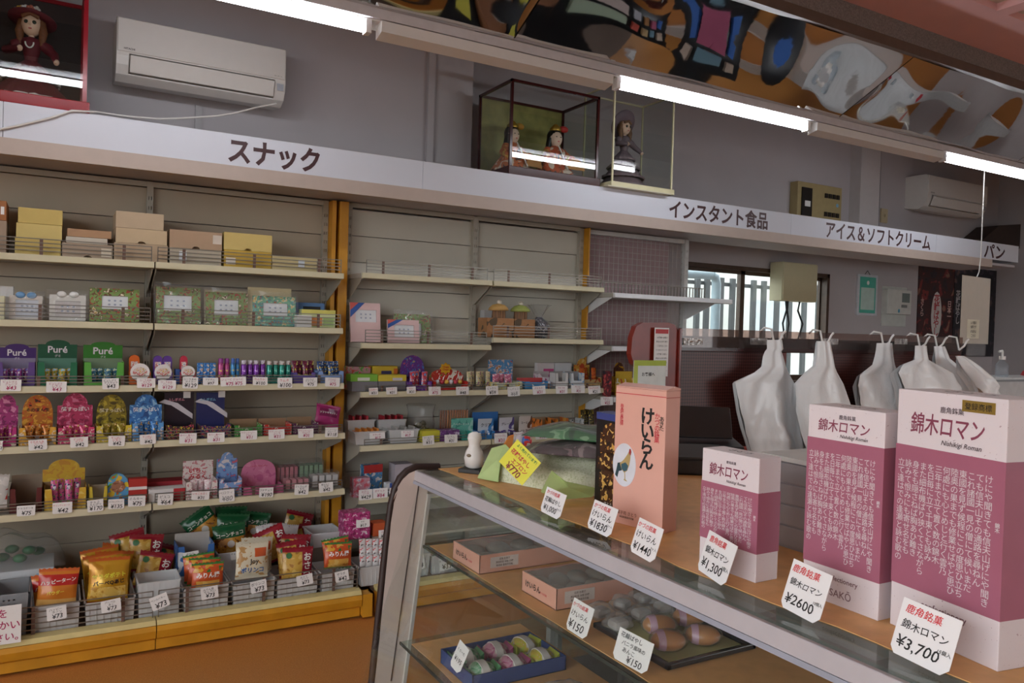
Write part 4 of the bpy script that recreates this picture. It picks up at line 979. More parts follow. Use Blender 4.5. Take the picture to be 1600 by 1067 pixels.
BR = printed(['#a5764e', '#a5764e', '#5a4a38', '#ab7d55'], 16, .7)
def hut(loc, s, roof, label):
    t = thing('hut_ornament', label, 'ornament', loc)
    obj('hut_wall', MB().lathe([(.034 * s, 0), (.034 * s, .004), (.031 * s, .04 * s)], 16), mat('#7a5a40', .6), t)
    obj('roof', MB().lathe([(.02 * s, .036 * s), (.05 * s, .038 * s), (.047 * s, .05 * s), (.03 * s, .066 * s), (.006 * s, .072 * s)], 18, wob=lambda k, a: .05 * math.sin(a * 7)), mat(roof, .6, bump=.3, scale=90), t)
    for k in range(5): a = PI + PI * (k + .5) / 5; obj('log', MB().tube([(.033 * s * math.cos(a), .033 * s * math.sin(a), 0), (.033 * s * math.cos(a), .033 * s * math.sin(a), .038 * s)], .004 * s, 6), mat('#8f6a4a', .6), t)
    obj('roof_knob', MB().ball((.004 * s, 0, .08 * s), .014 * s, .012 * s, .012 * s), mat('#d6cfc2', .4), t)
for x0, x1, yt, lb, roof, rl, px in ((761, 803, 497, 'brown printed gift box under the straw-roofed hut ornament', '#c29a5a', 'little hut ornament with straw yellow roof on a brown box', 779), (804, 836, 499, 'brown printed gift box under the green-roofed hut ornament', '#9aa455', 'little hut ornament with mossy green roof on a brown box', 813)):
    cx, w, Y, z, h = spot('M2b', x0, x1, yt, .06); carton(lb, (cx, Y, z), w, .12, h, '#a5764e', m=BR)
    hut((PY(px, yt, Y + .05).x, Y + .055, z + h + .001), 1.25, roof, rl)
cx, w, Y, z, h = spot('M2b', 837, 866, 476, .07)
t = thing('wrapped_pot', 'round dark pot gift wrapped in clear film with gathered top', 'gift', (cx, Y + .07, z))
obj('pot', MB().lathe([(w * .3, 0), (w * .48, .03), (w * .5, .06), (w * .42, .1), (w * .2, .125)], 18), printed(['#3c3a44', '#6a4a44', '#8a8690', '#2a2830'], 50, .3), t)
obj('tie', MB().lathe([(w * .14, .122), (w * .2, .128), (w * .14, .136)], 12), mat('#4a4a5a', .4), t)
obj('film_top', MB().lathe([(w * .12, .135), (w * .22, .16), (w * .42, h * .95), (w * .5, h)], 24, wob=lambda k, a: .22 * math.sin(a * 5 + k) * (k > 0)), FILM, t)
obj('film_skin', MB().lathe([(w * .35, .001), (w * .53, .03), (w * .56, .07), (w * .45, .11), (w * .15, .133)], 20, wob=lambda k, a: .04 * math.sin(a * 9 + k * 2)), FILM, t)

# ------------------------------------------------------------------ third level
def mbox(sh, x0, x1, yt, dy, d, label, col, on=0., h=None, **k):
    cx, w, Y, z, hh = spot(sh, x0, x1, yt, dy); return carton(label, (cx, Y, z + on), w, d, (h or hh) - (0 if h else on), col, **k)
mbox('M3a', 550, 590, 597, .04, .09, 'grey gum carton under the green candy box', '#77757a', h=.055); mbox('M3a', 591, 634, 597, .04, .09, 'grey gum carton under the yellow candy box', '#77757a', h=.055)
mbox('M3a', 548, 590, 585, .04, .09, 'light green flat candy box with white label', '#79b23c', on=.0555, lab=[(.25, .1, .45, .45, '#d8dcd0')])
mbox('M3a', 591, 635, 586, .04, .09, 'yellow flat candy box with white label', '#d0bd40', on=.0555, lab=[(.5, .1, .35, .45, '#c8c4d0')])
mbox('M3a', 543, 579, 573, .14, .08, 'pink and green flat candy box at the back', '#a8707a', m=printed(['#b8848c', '#5a9a3a', '#c84a3a'], 40, .4)); mbox('M3a', 582, 621, 572, .14, .08, 'yellow and orange flat candy box at the back', '#cdb23a', lab=[(.35, .5, .4, .3, '#3a3a6a'), (.85, .1, .15, .8, '#c86a2a')])
display('M3a', 636, 676, 555, 574, 596, 'violet candy display with tall rounded header', printed(['#6a3a90', '#c85a5a', '#4a7ac0', '#8a5ab0', '#d8b04a'], 42, .35), printed(['#5f3488', '#8a5ab0', '#c06a8a'], 40, .35), .96, inner=None, d=.12, fill=(3, printed(['#b83a4a', '#2a2030', '#5a8ac0', '#d8c8c0'], 60, .25), 1.9, 'red and black candy packet inside the violet display', 'packets in the violet display'))
cx, w, Y, z, h = spot('M3a', 677, 731, 577, .06)
t = thing('lollipop_stand', 'red and green lollipop stand with yellow flower badge', 'candy stand', (cx, Y, z))
obj('back_card', MB().prism(arc_top(-w * .5, w * .5, .035, h * .7, h, 10, .9), .06, .064, 'y'), printed(['#b8342a', '#4a8a3a', '#d8d2c4', '#c8603a'], 40, .35), t)
obj('flower_badge', MB().prism([((.034 + .005 * math.cos(8 * a * PI / 20)) * math.cos(a * PI / 20) - .01, h * 1.02 + (.03 + .005 * math.cos(8 * a * PI / 20)) * math.sin(a * PI / 20)) for a in range(40)], .052, .058, 'y'), mat('#d8a82a', .4), t)
g = MB(); write(g, 'Chupa\nChups', -.01, h * 1.02, .048, .03, y=.0514, bold=.03); obj('lettering', g, mat('#b82a2a', .4), t)
q = MB().box(-w * .5, w * .5, .0, .05, 0, .012); q.box(-w * .5, -w * .42, 0, .05, 0, .05); q.box(w * .42, w * .5, 0, .05, 0, .05); obj('tray', q, mat('#b82a24', .35), t)
for k in range(6):
    u = -w * .33 + w * .66 * k / 5; o = obj('lollipop', MB().ball((u, .025, .045), .014, n=10, m=7), mat(['#c8c4c8', '#b83a4a', '#d8b04a'][k % 3], .3), t)
    obj('stick', MB().tube([(u, .025, .045), (u + .012, .015, .085)], .002, 6), WHITE, o)
packrow('M3a', 732, 768, 580, 5, printed(['#c8b48a', '#b83a3a', '#5a8a4a', '#4a4a7a', '#d8d0c8'], 60, .3), 'multicoloured toy candy packet in the low tray', 'toy candy packets', dy=.06)
display('M3b', 770, 817, 562, 562, 597, 'bright blue toy candy card display with low tray', printed(['#4a8ac0', '#c84a34', '#d8c8c0', '#6aa0cc', '#b8743a'], 36, .35), printed(['#c8cdb0', '#7a9a4a', '#d8b84a', '#d8d4cc'], 60, .4), flat=True, hx=(762, 802), inner=None, d=.13, notch=.9, texts=[('うんチョコ', .5, .62, .6, .14, '#e8e0d8')])
packrow('M3b', 772, 802, 584, 3, printed(['#b8607a', '#7a9a4a', '#d8b8c0', '#6a4a7a'], 50, .3), 'pink toy candy packet before the blue card', 'pink toy packets', dy=.06)
display('M3b', 819, 861, 590, 590, 596, 'flat blue candy box with red zigzag rim', '#b83a3a', printed(['#3a86c0', '#d0d4d8', '#3a86c0'], 30, .35), flat=True, inner=None, d=.1, notch=.9)
mbox('M3b', 840, 866, 567, .215, .04, 'white candy box with pink dome print at the back', '#d8d2d4', lab=[(.35, .25, .6, .5, '#c8508a'), (.05, .3, .2, .3, '#b83a3a')])
mbox('M3b', 867, 893, 567, .215, .04, 'white candy box with pale blue wave print at the back', '#d2d6da', lab=[(.1, .1, .8, .5, '#7fb0d8')])
display('M3b', 840, 866, 580, 580, 584, 'small white candy display with pink print', '#c8c2c4', printed(['#d8ccd2', '#b84a8a', '#d8ccd2'], 30, .35), flat=True, inner=None, d=.06, dy=.14, notch=.75)
display('M3b', 867, 889, 580, 580, 583, 'small white candy display with square window', '#8a8684', '#d4d2d0', flat=True, inner=None, d=.07, notch=.45)
display('M3b', 891, 914, 580, 580, 583, 'small white candy display with blue print', '#8e8c8c', printed(['#d0d6da', '#7aa8d0', '#d0d6da'], 26, .35), flat=True, inner=None, d=.07, notch=.5)
display('M3b', 905, 941, 560, 570, 590, 'orange caramel corn display with rounded top badge', printed(['#c8963a', '#b8472a', '#d8b878'], 34, .35), printed(['#d0b078', '#b8472a', '#d8c090'], 34, .35), .6, hx=(896, 922), inner=None, d=.08, dy=.12, notch=.8, fill=(3, printed(['#c8622a', '#d89a3a', '#a8322a'], 50, .25), 1.9, 'orange caramel corn packet in its display', 'caramel corn packets'))
for a in ((577, 606, 591, 617, 'ミルキー', '¥31', 'below the light green candy box'), (604, 605, 621, 616, 'ミルキー', '¥31', 'below the yellow candy box'), (636, 604, 650, 615, 'ガム', '¥31', 'below the gap by the violet display'), (670, 604, 689, 617, 'ポップ/ロックス', '¥75', 'below the violet candy display', 'm', 'm'), (713, 604, 733, 617, 'チュッパ', '¥48', 'below the lollipop stand'),
          (760, 603, 779, 617, 'ビックリ', '¥59', 'below the toy candy tray', 'k'), (794, 604, 813, 619, 'うんチョコ', '¥68', 'in faded ink below the blue card display', 'g', 'g'), (833, 603, 853, 616, 'クエスト', '¥31', 'below the flat blue candy box', 'm', 'm'), (869, 603, 887, 615, 'プチプチ', '¥31', 'below the square window display', 'm', 'm'), (893, 602, 914, 614, 'プチプチ/ソーダ', '¥31', 'below the blue print display', 'm', 'm'), (920, 603, 939, 615, 'キャラメル', '¥21', 'below the caramel corn display')):
    price_tag('M3a' if a[0] < 770 else 'M3b', *a, roll=random.uniform(-.06, .06))

# ------------------------------------------------------------------ fourth level
def strips(t, n, w, d, h, c):
    for k in range(n): u = (k + .5) / n - .5; obj('candy_strip', MB().box(u * w * .85 - .006, u * w * .85 + .006, .015, d - .015, .004, h * (.95 + .2 * (k % 2))), mat(c, .4), t)
for x0, x1, yt, yb, dy, lb, c, n in ((541, 588, 656, 675, .155, 'frosted tub with red-capped strips at the back', '#b03040', 7), (589, 637, 655, 673, .155, 'frosted tub with a red lid at the back', '#a82434', 8), (552, 604, 674, 694, .04, 'frosted tub filled with orange candy strips', '#d0802e', 9), (606, 657, 671, 692, .04, 'frosted tub of grey-white strips beside the orange ones', '#a8a6a2', 6)):
    Y = SH['M4a'][0] + dy; t = tub(x0, x1, yt, yb, Y, lb, FROST, .105, base_z=SH['M4a'][1] + .001)
    ww = PY(x1, yt, Y).x - PY(x0, yt, Y).x; strips(t, n, ww * .93, .105, PY((x0 + x1) / 2, yt, Y).z - SH['M4a'][1], c)
cx, w, Y, z, h = spot('M4a', 641, 684, 633, .15)
t = thing('clear_bag', 'clear plastic bag of dark candies behind the tubs', 'plastic bag', (cx, Y + .05, z))
obj('film', MB().lathe([(w * .3, 0), (w * .45, .02), (w * .46, h * .45), (w * .42, h * .75), (w * .5, h)], 22, wob=lambda k, a: .08 * math.sin(a * 6 + k * 2)), FILM, t)
for k in range(10): obj('candy', MB().ball((w * .28 * math.cos(k * 2.4), w * .2 * math.sin(k * 2.4), .02 + .02 * (k % 4)), .02, n=8, m=6), mat('#5a5230', .4), t)
cx, w, Y, z, h = spot('M4a', 688, 733, 641, .17)
t = thing('candy_stick_bag', 'clear bag of orange-brown candy sticks standing upright', 'candy bag', (cx, Y, z))
for k in range(12): u = (k + .5) / 12 - .5; obj('candy_stick', MB().tube([(u * w, .012, .004), (u * w, .012, h)], .006, 8), mat('#b8703a' if k > 2 else '#8a4a2a', .3), t)
obj('film', MB().box(-w / 2 - .004, w / 2 + .004, .002, .022, .001, h * 1.02), FILM, t)
mbox('M4a', 659, 687, 673, .03, .08, 'yellow gum box at the shelf front', '#c8c03a'); mbox('M4a', 688, 718, 672, .03, .08, 'purple gum box at the shelf front', '#6a3a78', m=printed(['#6a3a78', '#c8b8d0', '#4a2a5a'], 40, .35))
display('M4a', 720, 743, 653, 653, 676, 'teal chewing gum display with upright card', printed(['#6fc0b0', '#a8d8cc', '#4a9a8c'], 20, .35), mat('#3fa89a', .35), flat=True, hx=(704, 740), inner=None, d=.1, notch=.5, texts=[('ペパーミント', .5, .7, .7, .12, '#e4efec')])
display('M4b', 772, 778, 643, 643, 676, 'bright blue gum carton with stacked lid behind the cards', '#3a78c0', '#2f66a8', flat=True, hx=(737, 779), inner=None, d=.05, dy=.14, notch=.8)
for x0, x1, yt, c, c2, lb, tx in ((744, 777, 654, '#cfd6dc', '#3f86c8', 'white and blue mint gum display card', 'クリア'), (777, 809, 652, '#d2d0d6', '#5a4a8a', 'white and violet gum display card', 'グレープ'), (808, 837, 650, '#d0cac4', '#6a4a3a', 'white and brown coffee gum display card', 'コーヒー')):
    display('M4b', x0 + 4, x1 - 3, yt, yt, 674, lb, printed([c, c2, c], 18, .35), mat(c2, .35), flat=True, inner=None, d=.09, hx=(x0 + 2, x1 - 5), notch=.5, texts=[(tx, .5, .65, .7, .2, '#2a2a3a')],
            fill=(3, printed([c2, '#d0d4d8', c], 60, .25), .8, 'gum stick packet before the ' + lb.replace(' display card', '') + ' card', 'gum packets: ' + lb.split(' display')[0]))
display('M4b', 842, 866, 651, 651, 655, 'orange caramel box with open window front', '#a08e74', printed(['#c8702a', '#d8863a', '#3a2a1a'], 30, .35), flat=True, inner=None, d=.1, notch=.35)
display('M4b', 867, 889, 651, 651, 654, 'second orange caramel box, emptier, beside a white spotted one', '#8a7a64', printed(['#cf7f34', '#d8a04a', '#c86a2a'], 30, .35), flat=True, inner=None, d=.1, notch=.25)
display('M4b', 891, 913, 652, 652, 655, 'white spotted caramel box with open front', '#8a8680', printed(['#cdd2d4', '#2a3040', '#cdd2d4'], 60, .35), flat=True, inner=None, d=.1, notch=.3)
packrow('M4b', 912, 932, 640, 3, printed(['#3a3420', '#c8b03a', '#6a5a2a'], 40, .25), 'black and yellow candy bag standing at the shelf end', 'black and yellow candy bags', dy=.05)
for a in ((564, 660, 585, 669, 'カットよっちゃん', '¥17', 'on the tub of red-capped strips', 'm', 'm'), (609, 659, 628, 667, 'ラーメン', '¥17', 'on the tub with a red lid', 'm', 'm'), (578, 676, 602, 687, 'やきいか', '¥17', 'on the tub of orange strips', 'm', 'm'), (627, 672, 647, 683, 'すこんぶ', '¥17', 'on the tub of grey-white strips', 'm', 'm'),
          (661, 681, 679, 695, 'フーセン/ガム', '¥31', 'below the yellow gum box', 'k'), (695, 679, 715, 692, 'フーセン/グレープ', '¥31', 'below the purple gum box', 'k'), (733, 677, 752, 690, 'ペパーミント', '¥42', 'below the teal gum display', 'k'),
          (773, 677, 793, 692, 'フィットガム', '¥31', 'below the blue mint gum card', 'm', 'm'), (803, 675, 823, 687, 'フィットガム', '¥31', 'below the violet gum card', 'm', 'm'), (837, 673, 856, 686, 'フィットガム', '¥31', 'below the coffee gum card', 'm', 'm'), (872, 672, 889, 684, 'ミルク', '¥50', 'below the orange caramel boxes', 'k'), (895, 670, 916, 683, 'こつぶ', '¥50', 'below the white spotted box', 'k'), (918, 669, 932, 680, 'ミニ', '¥50', 'below the black and yellow bags', 'm')):
    Yt = SH['M4a'][0] + (.032 if a[3] in (669, 687, 683) and a[0] < 650 and a[1] > 665 else .16 if a[1] < 662 else -.008)
    price_tag(None, *a, roll=random.uniform(-.06, .06), Y=Yt)
# ------------------------------------------------------------------ lower levels
mbox('M5a', 552, 578, 747, .04, .06, 'pink and blue candy box stack by the rack post', '#b8a0b8', m=printed(['#c08a9a', '#7a9acc', '#c85a6a', '#d8d0d4'], 40, .35))
cx, w, Y, z, h = spot('M5a', 566, 600, 726, .12)
t = carton('tall blue candy pack with red top leaning beside the pink box', (cx, Y, z), w * .9, .05, h, '#3a78b0', m=printed(['#4a8ac0', '#c8b84a', '#d0d4d8', '#2f5f9a'], 34, .3), lab=[(0, .72, 1, .28, '#b02c2c')], rot=.12)
mbox('M5a', 604, 612, 755, .05, .05, 'narrow white box with blue edge on the fifth level', '#cdd0d4', lab=[(.6, 0, .4, 1, '#2f4a90')])
mbox('M5a', 617, 645, 725, .12, .1, 'lavender white box half hidden by the counter end', '#b9b2bc')
price_tag('M5a', 561, 765, 582, 781, 'メロン/ソーダ', '¥429', 'below the pink and blue box', 'm', 'k'); price_tag('M5a', 583, 763, 606, 778, 'ポケット', '¥84', 'below the tall blue pack', 'm', 'm'); price_tag('M5a', 609, 762, 622, 777, 'ガム', '¥50', 'below the narrow white box', 'k')
ts = PY(560, 845, 4.02)
for k, (y0, y1) in enumerate(((824, 846), (803, 824))):
    a, b = PY(539, (y0 + y1) / 2, 4.0), PY(581, (y0 + y1) / 2, 4.0)
    carton(['pink flowered candy box at the bottom of a pair', 'pink flowered candy box atop another with sticks inside'][k], ((a.x + b.x) / 2, 4.02, .3465 + k * .072), .145, .1, .07, '#b8407f', m=printed(['#b8407f', '#d8a0b8', '#8a2a5a', '#e0d0d8'], 50, .35))
a = PY(597, 835, 4.0); carton('small orange candy box beside the pink flowered boxes', (a.x, 4.03, .3465), .08, .08, .07, '#c0562a')
price_tag(None, 557, 812, 578, 824, 'プチ', '¥17', 'on the pink flowered box', 'k', 'k', 0, 4.0); price_tag(None, 592, 828, 608, 841, 'ガム', '¥10', 'on the small orange box', 'm', 'k', 0, 4.0)
tub(560, 616, 884, 0, 3.87, 'white tub of small white printed packs beside the counter', WTUB, .2, base_z=DZ, ribs=7)
mw = printed(['#d6d2d2', '#3a3038', '#c85a5a', '#d8d4d2'], 40, .3)
for k in range(14):
    c = PY(567 + (k % 5) * 10, 880 - (k // 5) * 13, 3.905 + .028 * (k // 5)); packet((c.x, c.y, c.z - .02), .038, .06, mw, 'small white printed snack pack heaped in the tub', 'small white snack packs', random.uniform(-.1, .1))
for px, c, lb, pr in ((655, '#c9a08a', 'white tub of pale orange sweets seen through the showcase', '¥54'), (700, '#9a8a7a', 'white tub of beige sweets seen through the showcase', '¥37')):
    tub(px - 28, px + 20, 866, 0, 3.9, lb, WTUB, .2, base_z=DZ, ribs=5)
    price_tag(None, px - 12, 870, px + 10, 890, 'ドーナツ', pr, 'on the ' + lb.split(' seen')[0], 'k', 'k', -.1, 3.885)
    for k in range(6):
        px_x = PY(px - 5, 880, 3.95).x; o = obj('sweet_bun', MB().ball((px_x + (k % 3 - 1) * .044, 3.965 + .07 * (k // 3), .16), .020, .03, .02), mat(c, .5), org=(px_x + (k % 3 - 1) * .044, 3.965 + .07 * (k // 3), .14)); tag(o, 'round bun in the ' + lb.split(' seen')[0], 'bun', 'buns: ' + lb.split(' seen')[0])
for px, py, c, lb in ((766, 800, '#a8343a', 'red flat sweets box on the lower middle shelf'), (832, 790, '#c8a24a', 'yellow and red sweets box on the lower middle shelf')):
    cx, w, Y, z, h = spot('M5b', px - 30, px + 26, 762, .05); carton(lb, (cx, Y, z), w, .1, .06, c, m=printed([c, '#d8c8b0', '#a83a3a'], 26, .35))
# mesh rack goods
display('W3', 959, 987, 566, 574, 588, 'brown and yellow caramel display on the mesh rack', printed(['#5a2f1c', '#c8962a', '#3a1f12'], 30, .35), printed(['#c8962a', '#d8b04a', '#7a4a22'], 30, .35), .8, hx=(958, 976), inner=None, d=.06, dy=.13, notch=.8)
display('W3', 972, 1000, 580, 580, 592, 'yellow and red sweets display on the mesh rack', '#c8a83a', printed(['#d0a82f', '#b83a3a', '#d8d4c8'], 30, .35), flat=True, inner=None, d=.08, notch=.8)
mbox('W3', 950, 956, 580, .05, .06, 'dark red small box at the mesh rack post', '#6a2830', m=printed(['#6a2830', '#2a2a34', '#c85a5a'], 40, .35))
mbox('W4', 951, 973, 655, .06, .06, 'yellow and black snack box on the lower mesh shelf', '#b8a03a', m=printed(['#b8a03a', '#2a2a22', '#d8c85a'], 34, .35))
price_tag('W3', 939, 620, 958, 633, 'おはなし/チョコ', '¥55', 'on the mesh rack shelf', 'm', 'm')
from mathutils import noise as mnoise
# ================================================================== air conditioners on the wall
def aircon(name, label, x0, x1, yfront, z0, z1, depth, logo=True):
    t = thing(name, label, 'air conditioner', ((x0 + x1) / 2, yfront, z0), local=False); w = x1 - x0
    yb = yfront + depth; h = z1 - z0; AW = mat('#d9d5d0', .38, var=.015)
    prof = [(yb, z0 + .03), (yb, z1), (yfront + .03, z1), (yfront + .004, z1 - .015), (yfront, z0 + h * .36), (yfront + .01, z0 + h * .22), (yfront + .04, z0 + h * .08), (yfront + .10, z0)]
    M = Matrix.Translation((0, yfront + .012, z0 + h * .24)) @ Matrix.Rotation(math.radians(20), 4, 'X')
    ct = MB().box(x0 + w * .07, x1 - w * .07, -.05, .055, -h * .16, h * .16, M=M)
    carved('body', MB().prism(prof, x0, x1, 'x'), ct, AW, t, bevel=.003)
    fp = obj('front_panel', MB().box(x0 + .004, x1 - .004, yfront - .006, yfront + .002, z0 + h * .42, z1 - .012), AW, t, bevel=.004)
    obj('louver', MB().box(x0 + w * .075, x1 - w * .075, -.014, -.006, -h * .125, h * .15, M=M), AW, t, bevel=.003)
    obj('display_sticker', MB().box(x1 - w * .055, x1 - w * .015, yfront - .003, yfront, z0 + h * .22, z0 + h * .34), mat('#a9aeb8', .4), t)
    if logo:
        g = MB(); write(g, 'HITACHI', x0 + w * .07, z0 + h * .47, w * .06, .02, y=yfront - .0068, bold=.03); obj('lettering', g, mat('#55504e', .5), fp)
        g = MB(); write(g, '白くまくん', x1 - w * .05, z0 + h * .47, w * .05, .02, y=yfront - .0068); obj('lettering', g, mat('#8a8684', .5), fp)
    return t
YA = 4.33
p, q = PY(184, 21, YA), PY(449, 100, YA)
aircon('air_conditioner', 'wide white air conditioner above the snack sign', PY(182, 70, YA).x, PY(447, 110, YA).x, YA, PY(178, 118, YA).z, PY(184, 22, YA).z, WY1 - YA)
YA = 4.70
aircon('air_conditioner', 'white air conditioner near the far column', PY(1462, 300, YA).x - .13, PY(1542, 310, YA).x, YA, PY(1450, 322, YA).z - .02, PY(1470, 275, YA).z, WY2 - YA)
# cable lying along the canopy
pts = [PY(x, y, 4.030 if x < 145 else 4.1 + (x - 120) * .0006) for x, y in ((-20, 206), (30, 196), (80, 184), (112, 173), (150, 175), (200, 182), (250, 186), (300, 184), (340, 181), (370, 176), (400, 168), (432, 162))]
pts = [v if v.y < 4.05 else Vector((v.x, v.y, max(v.z, FZ2 + .006))) for v in pts]; pts.insert(4, Vector((PY(146, 173, 4.03).x, 4.03, FZ2 + .008)))
tag(obj('power_cable', MB().tube(pts, .005, 6), mat('#d2cdc8', .5), org=pts[4]), 'thin white cable trailing along the sign canopy', 'cable')
# ================================================================== dolls in glass cases on the canopy
SKIN = mat('#d8b49c', .5, var=.02)
def ruffle(n, amp): return lambda k, a: amp * math.sin(a * n + k * .7)
def doll(name, label, loc, H, dress, trim, hair, hatcol, brim, rz=0., flowers=False, lay=False, tilt=-.95):
    """standing or seated dressed doll: skirt tiers, bodice, arms, face, hair, hat"""
    t = thing(name, label, 'doll', loc, rz)
    md, mt, mh = mat(dress, .7, var=.12, scale=60, bump=.2), mat(trim, .7), mat(hair, .6, var=.2, scale=80)
    zs = H * (.46 if not lay else .34); rb = H * (.27 if not lay else .295); SX = Matrix.Diagonal((1.0 if lay else 1.2, 1, 1, 1))
    nt = 4 if not lay else 2
    for k in range(nt):
        z1 = zs * (1 - k / nt); z0 = zs * (1 - (k + 1) / nt) ; r1 = rb * (.18 + .82 * (k / nt) ** .8); r0 = rb * (.18 + .82 * ((k + 1) / nt) ** .8)
        o = obj('skirt_tier', MB().lathe([(r1 * .8, z1 + .01), (r0 * .92, z0 + (z1 - z0) * .4), (r0 * 1.04, z0 + .002)], 48, SX, wob=ruffle(16 + 2 * k, .05)), md, t)
        obj('lace_trim', MB().lathe([(r0 * 1.05, z0 + .016), (r0 * 1.09, z0 + .002)], 48, SX, wob=ruffle(16 + 2 * k, .07)), mt, o)
    obj('bodice', MB().lathe([(H * .045, zs), (H * .05, zs + H * .04), (H * .075, zs + H * .15), (H * .065, zs + H * .19), (H * .022, zs + H * .21)], 18), md, t)
    zh = zs + H * .31
    for s in (-1, 1):
        e = Vector((s * H * .17, -H * .03, zs + H * .08)); hd = Vector((s * H * (.06 if s < 0 else .2), -H * .12, zs + H * (.08 if s < 0 else .0)))
        a = obj('sleeve', MB().tube([(s * H * .06, 0, zs + H * .17), (s * H * .12, 0, zs + H * .13), e, hd], [H * .035, H * .045, H * .035, H * .022], 10), md, t)
        hb = MB().ball(hd, H * .022, H * .018, H * .026, 10, 7)
        for f in range(4): hb.tube([hd, hd + Vector((s * H * .006 * (f - 1.5), -H * .03, -H * .012 + H * .004 * f))], H * .005, 5)
        obj('hand', hb, SKIN, a)
    hdm = MB().ball((0, 0, zh), H * .075, H * .075, H * .092, 18, 12); hdm.tube([(0, 0, zs + H * .19), (0, 0, zh - H * .06)], H * .022, 10); hdm.ball((0, -H * .075, zh - H * .012), H * .01, H * .012, H * .012, 8, 6)
    face = obj('head', hdm, SKIN, t)
    for s in (-1, 1):
        obj('eye', MB().ball((s * H * .028, -H * .066, zh + H * .006), H * .017, H * .011, H * .016, 10, 7), mat('#2a3326', .2), face)
        obj('ear', MB().ball((s * H * .074, .0, zh), H * .008, H * .012, H * .016, 8, 6), SKIN, face)
    obj('mouth', MB().ball((0, -H * .068, zh - H * .045), H * .014, H * .006, H * .006, 8, 6), mat('#b0484a', .4), face)
    hr = MB().ball((0, H * .034, zh + H * .014), H * .088, H * .078, H * .098, 18, 12)
    for s in (-1, 1): hr.tube([(s * H * .07, 0, zh + H * .03), (s * H * .085, -.01 * H, zh - H * .06), (s * H * .075, -.02 * H, zh - H * .17)], [H * .03, H * .034, H * .018], 9)
    hr.tube([(-H * .06, -H * .055, zh + H * .05), (0, -H * .07, zh + H * .075), (H * .06, -H * .055, zh + H * .05)], H * .016, 8)
    obj('hair', hr, mh, t)
    if brim:
        M = Matrix.Translation((0, H * .035, zh + H * .055)) @ Matrix.Rotation(tilt, 4, 'X')
        ht = obj('hat', MB().lathe([(H * .09, -.004), (H * brim, -H * .01), (H * brim, 0), (H * .09, .01), (H * .085, H * .05), (H * .02, H * .065)], 28, M, wob=lambda k, a: .06 * math.sin(a * 2)), mat(hatcol, .7, var=.1), t)
        if flowers:
            for k, c in enumerate(('#d0cfd8', '#d8d6dc', '#d8b04a', '#cfc8c8', '#b8604a', '#c8c0b8')):
                a = PI * 1.05 + k * .35; cpt = M @ Vector((math.cos(a) * H * .115, math.sin(a) * H * .1, H * .035))
                f = MB()
                for j in range(5): b_ = j * 1.257; f.ball(cpt + Vector((math.cos(b_) * H * .018, -.004, math.sin(b_) * H * .018)), H * .015, H * .01, H * .015, 7, 5)
                obj('flower', f, mat(c, .6), ht)
    if flowers: obj('necklace', MB().tube([(H * .03 * math.cos(PI + PI * i / 8), -H * .078, zs + H * .15 + H * .045 * math.sin(PI + PI * i / 8)) for i in range(9)], H * .006, 6), mat('#d8d4cc', .3), t)
    return t
CASEG = glass('case_glass', (.93, .95, .94), 0, 0, 1.5)
def glass_case(name, label, x0, x1, y0, y1, z0, z1, m, base_h, t_=.016, back=None):
    t = thing(name, label, 'display case', ((x0 + x1) / 2, (y0 + y1) / 2, z0), local=False)
    obj('base', MB().box(x0 - .012, x1 + .012, y0 - .012, y1, z0, z0 + base_h), m, t, bevel=.004)
    for x in (x0, x1 - t_):
        for y in (y0, y1 - t_): obj('corner_post', MB().box(x, x + t_, y, y + t_, z0 + base_h, z1), m, t)
    tf = MB().box(x0, x1, y0, y0 + t_, z1 - t_, z1); tf.box(x0, x1, y1 - t_, y1, z1 - t_, z1); tf.box(x0, x0 + t_, y0, y1, z1 - t_, z1); tf.box(x1 - t_, x1, y0, y1, z1 - t_, z1)
    obj('top_frame', tf, m, t)
    zb = z0 + base_h; e = .004
    obj('pane', MB().box(x0 + t_, x1 - t_, y0 + e, y0 + e + .002, zb, z1 - t_), CASEG, t); obj('pane', MB().box(x0 + e, x0 + e + .002, y0 + t_, y1 - t_, zb, z1 - t_), CASEG, t)
    obj('pane', MB().box(x1 - e - .002, x1 - e, y0 + t_, y1 - t_, zb, z1 - t_), CASEG, t)
    obj('back_panel', MB().box(x0 + t_, x1 - t_, y1 - e - .003, y1 - e, zb, z1 - t_), back, t) if back else None
    return t
LAC = mat('#3a1210', .22, var=.08)
CZ = FZ2 + .001
y0c = 4.08
xa, xb = PY(800, 123, y0c).x, PY(938, 154, y0c).x
glass_case('doll_case', 'dark lacquered glass case with two festival dolls', xa, xb, y0c, 4.5, CZ, PY(800, 122, y0c).z, LAC, .055, back=mat('#8a8448', .5, .3, var=.25, scale=14))
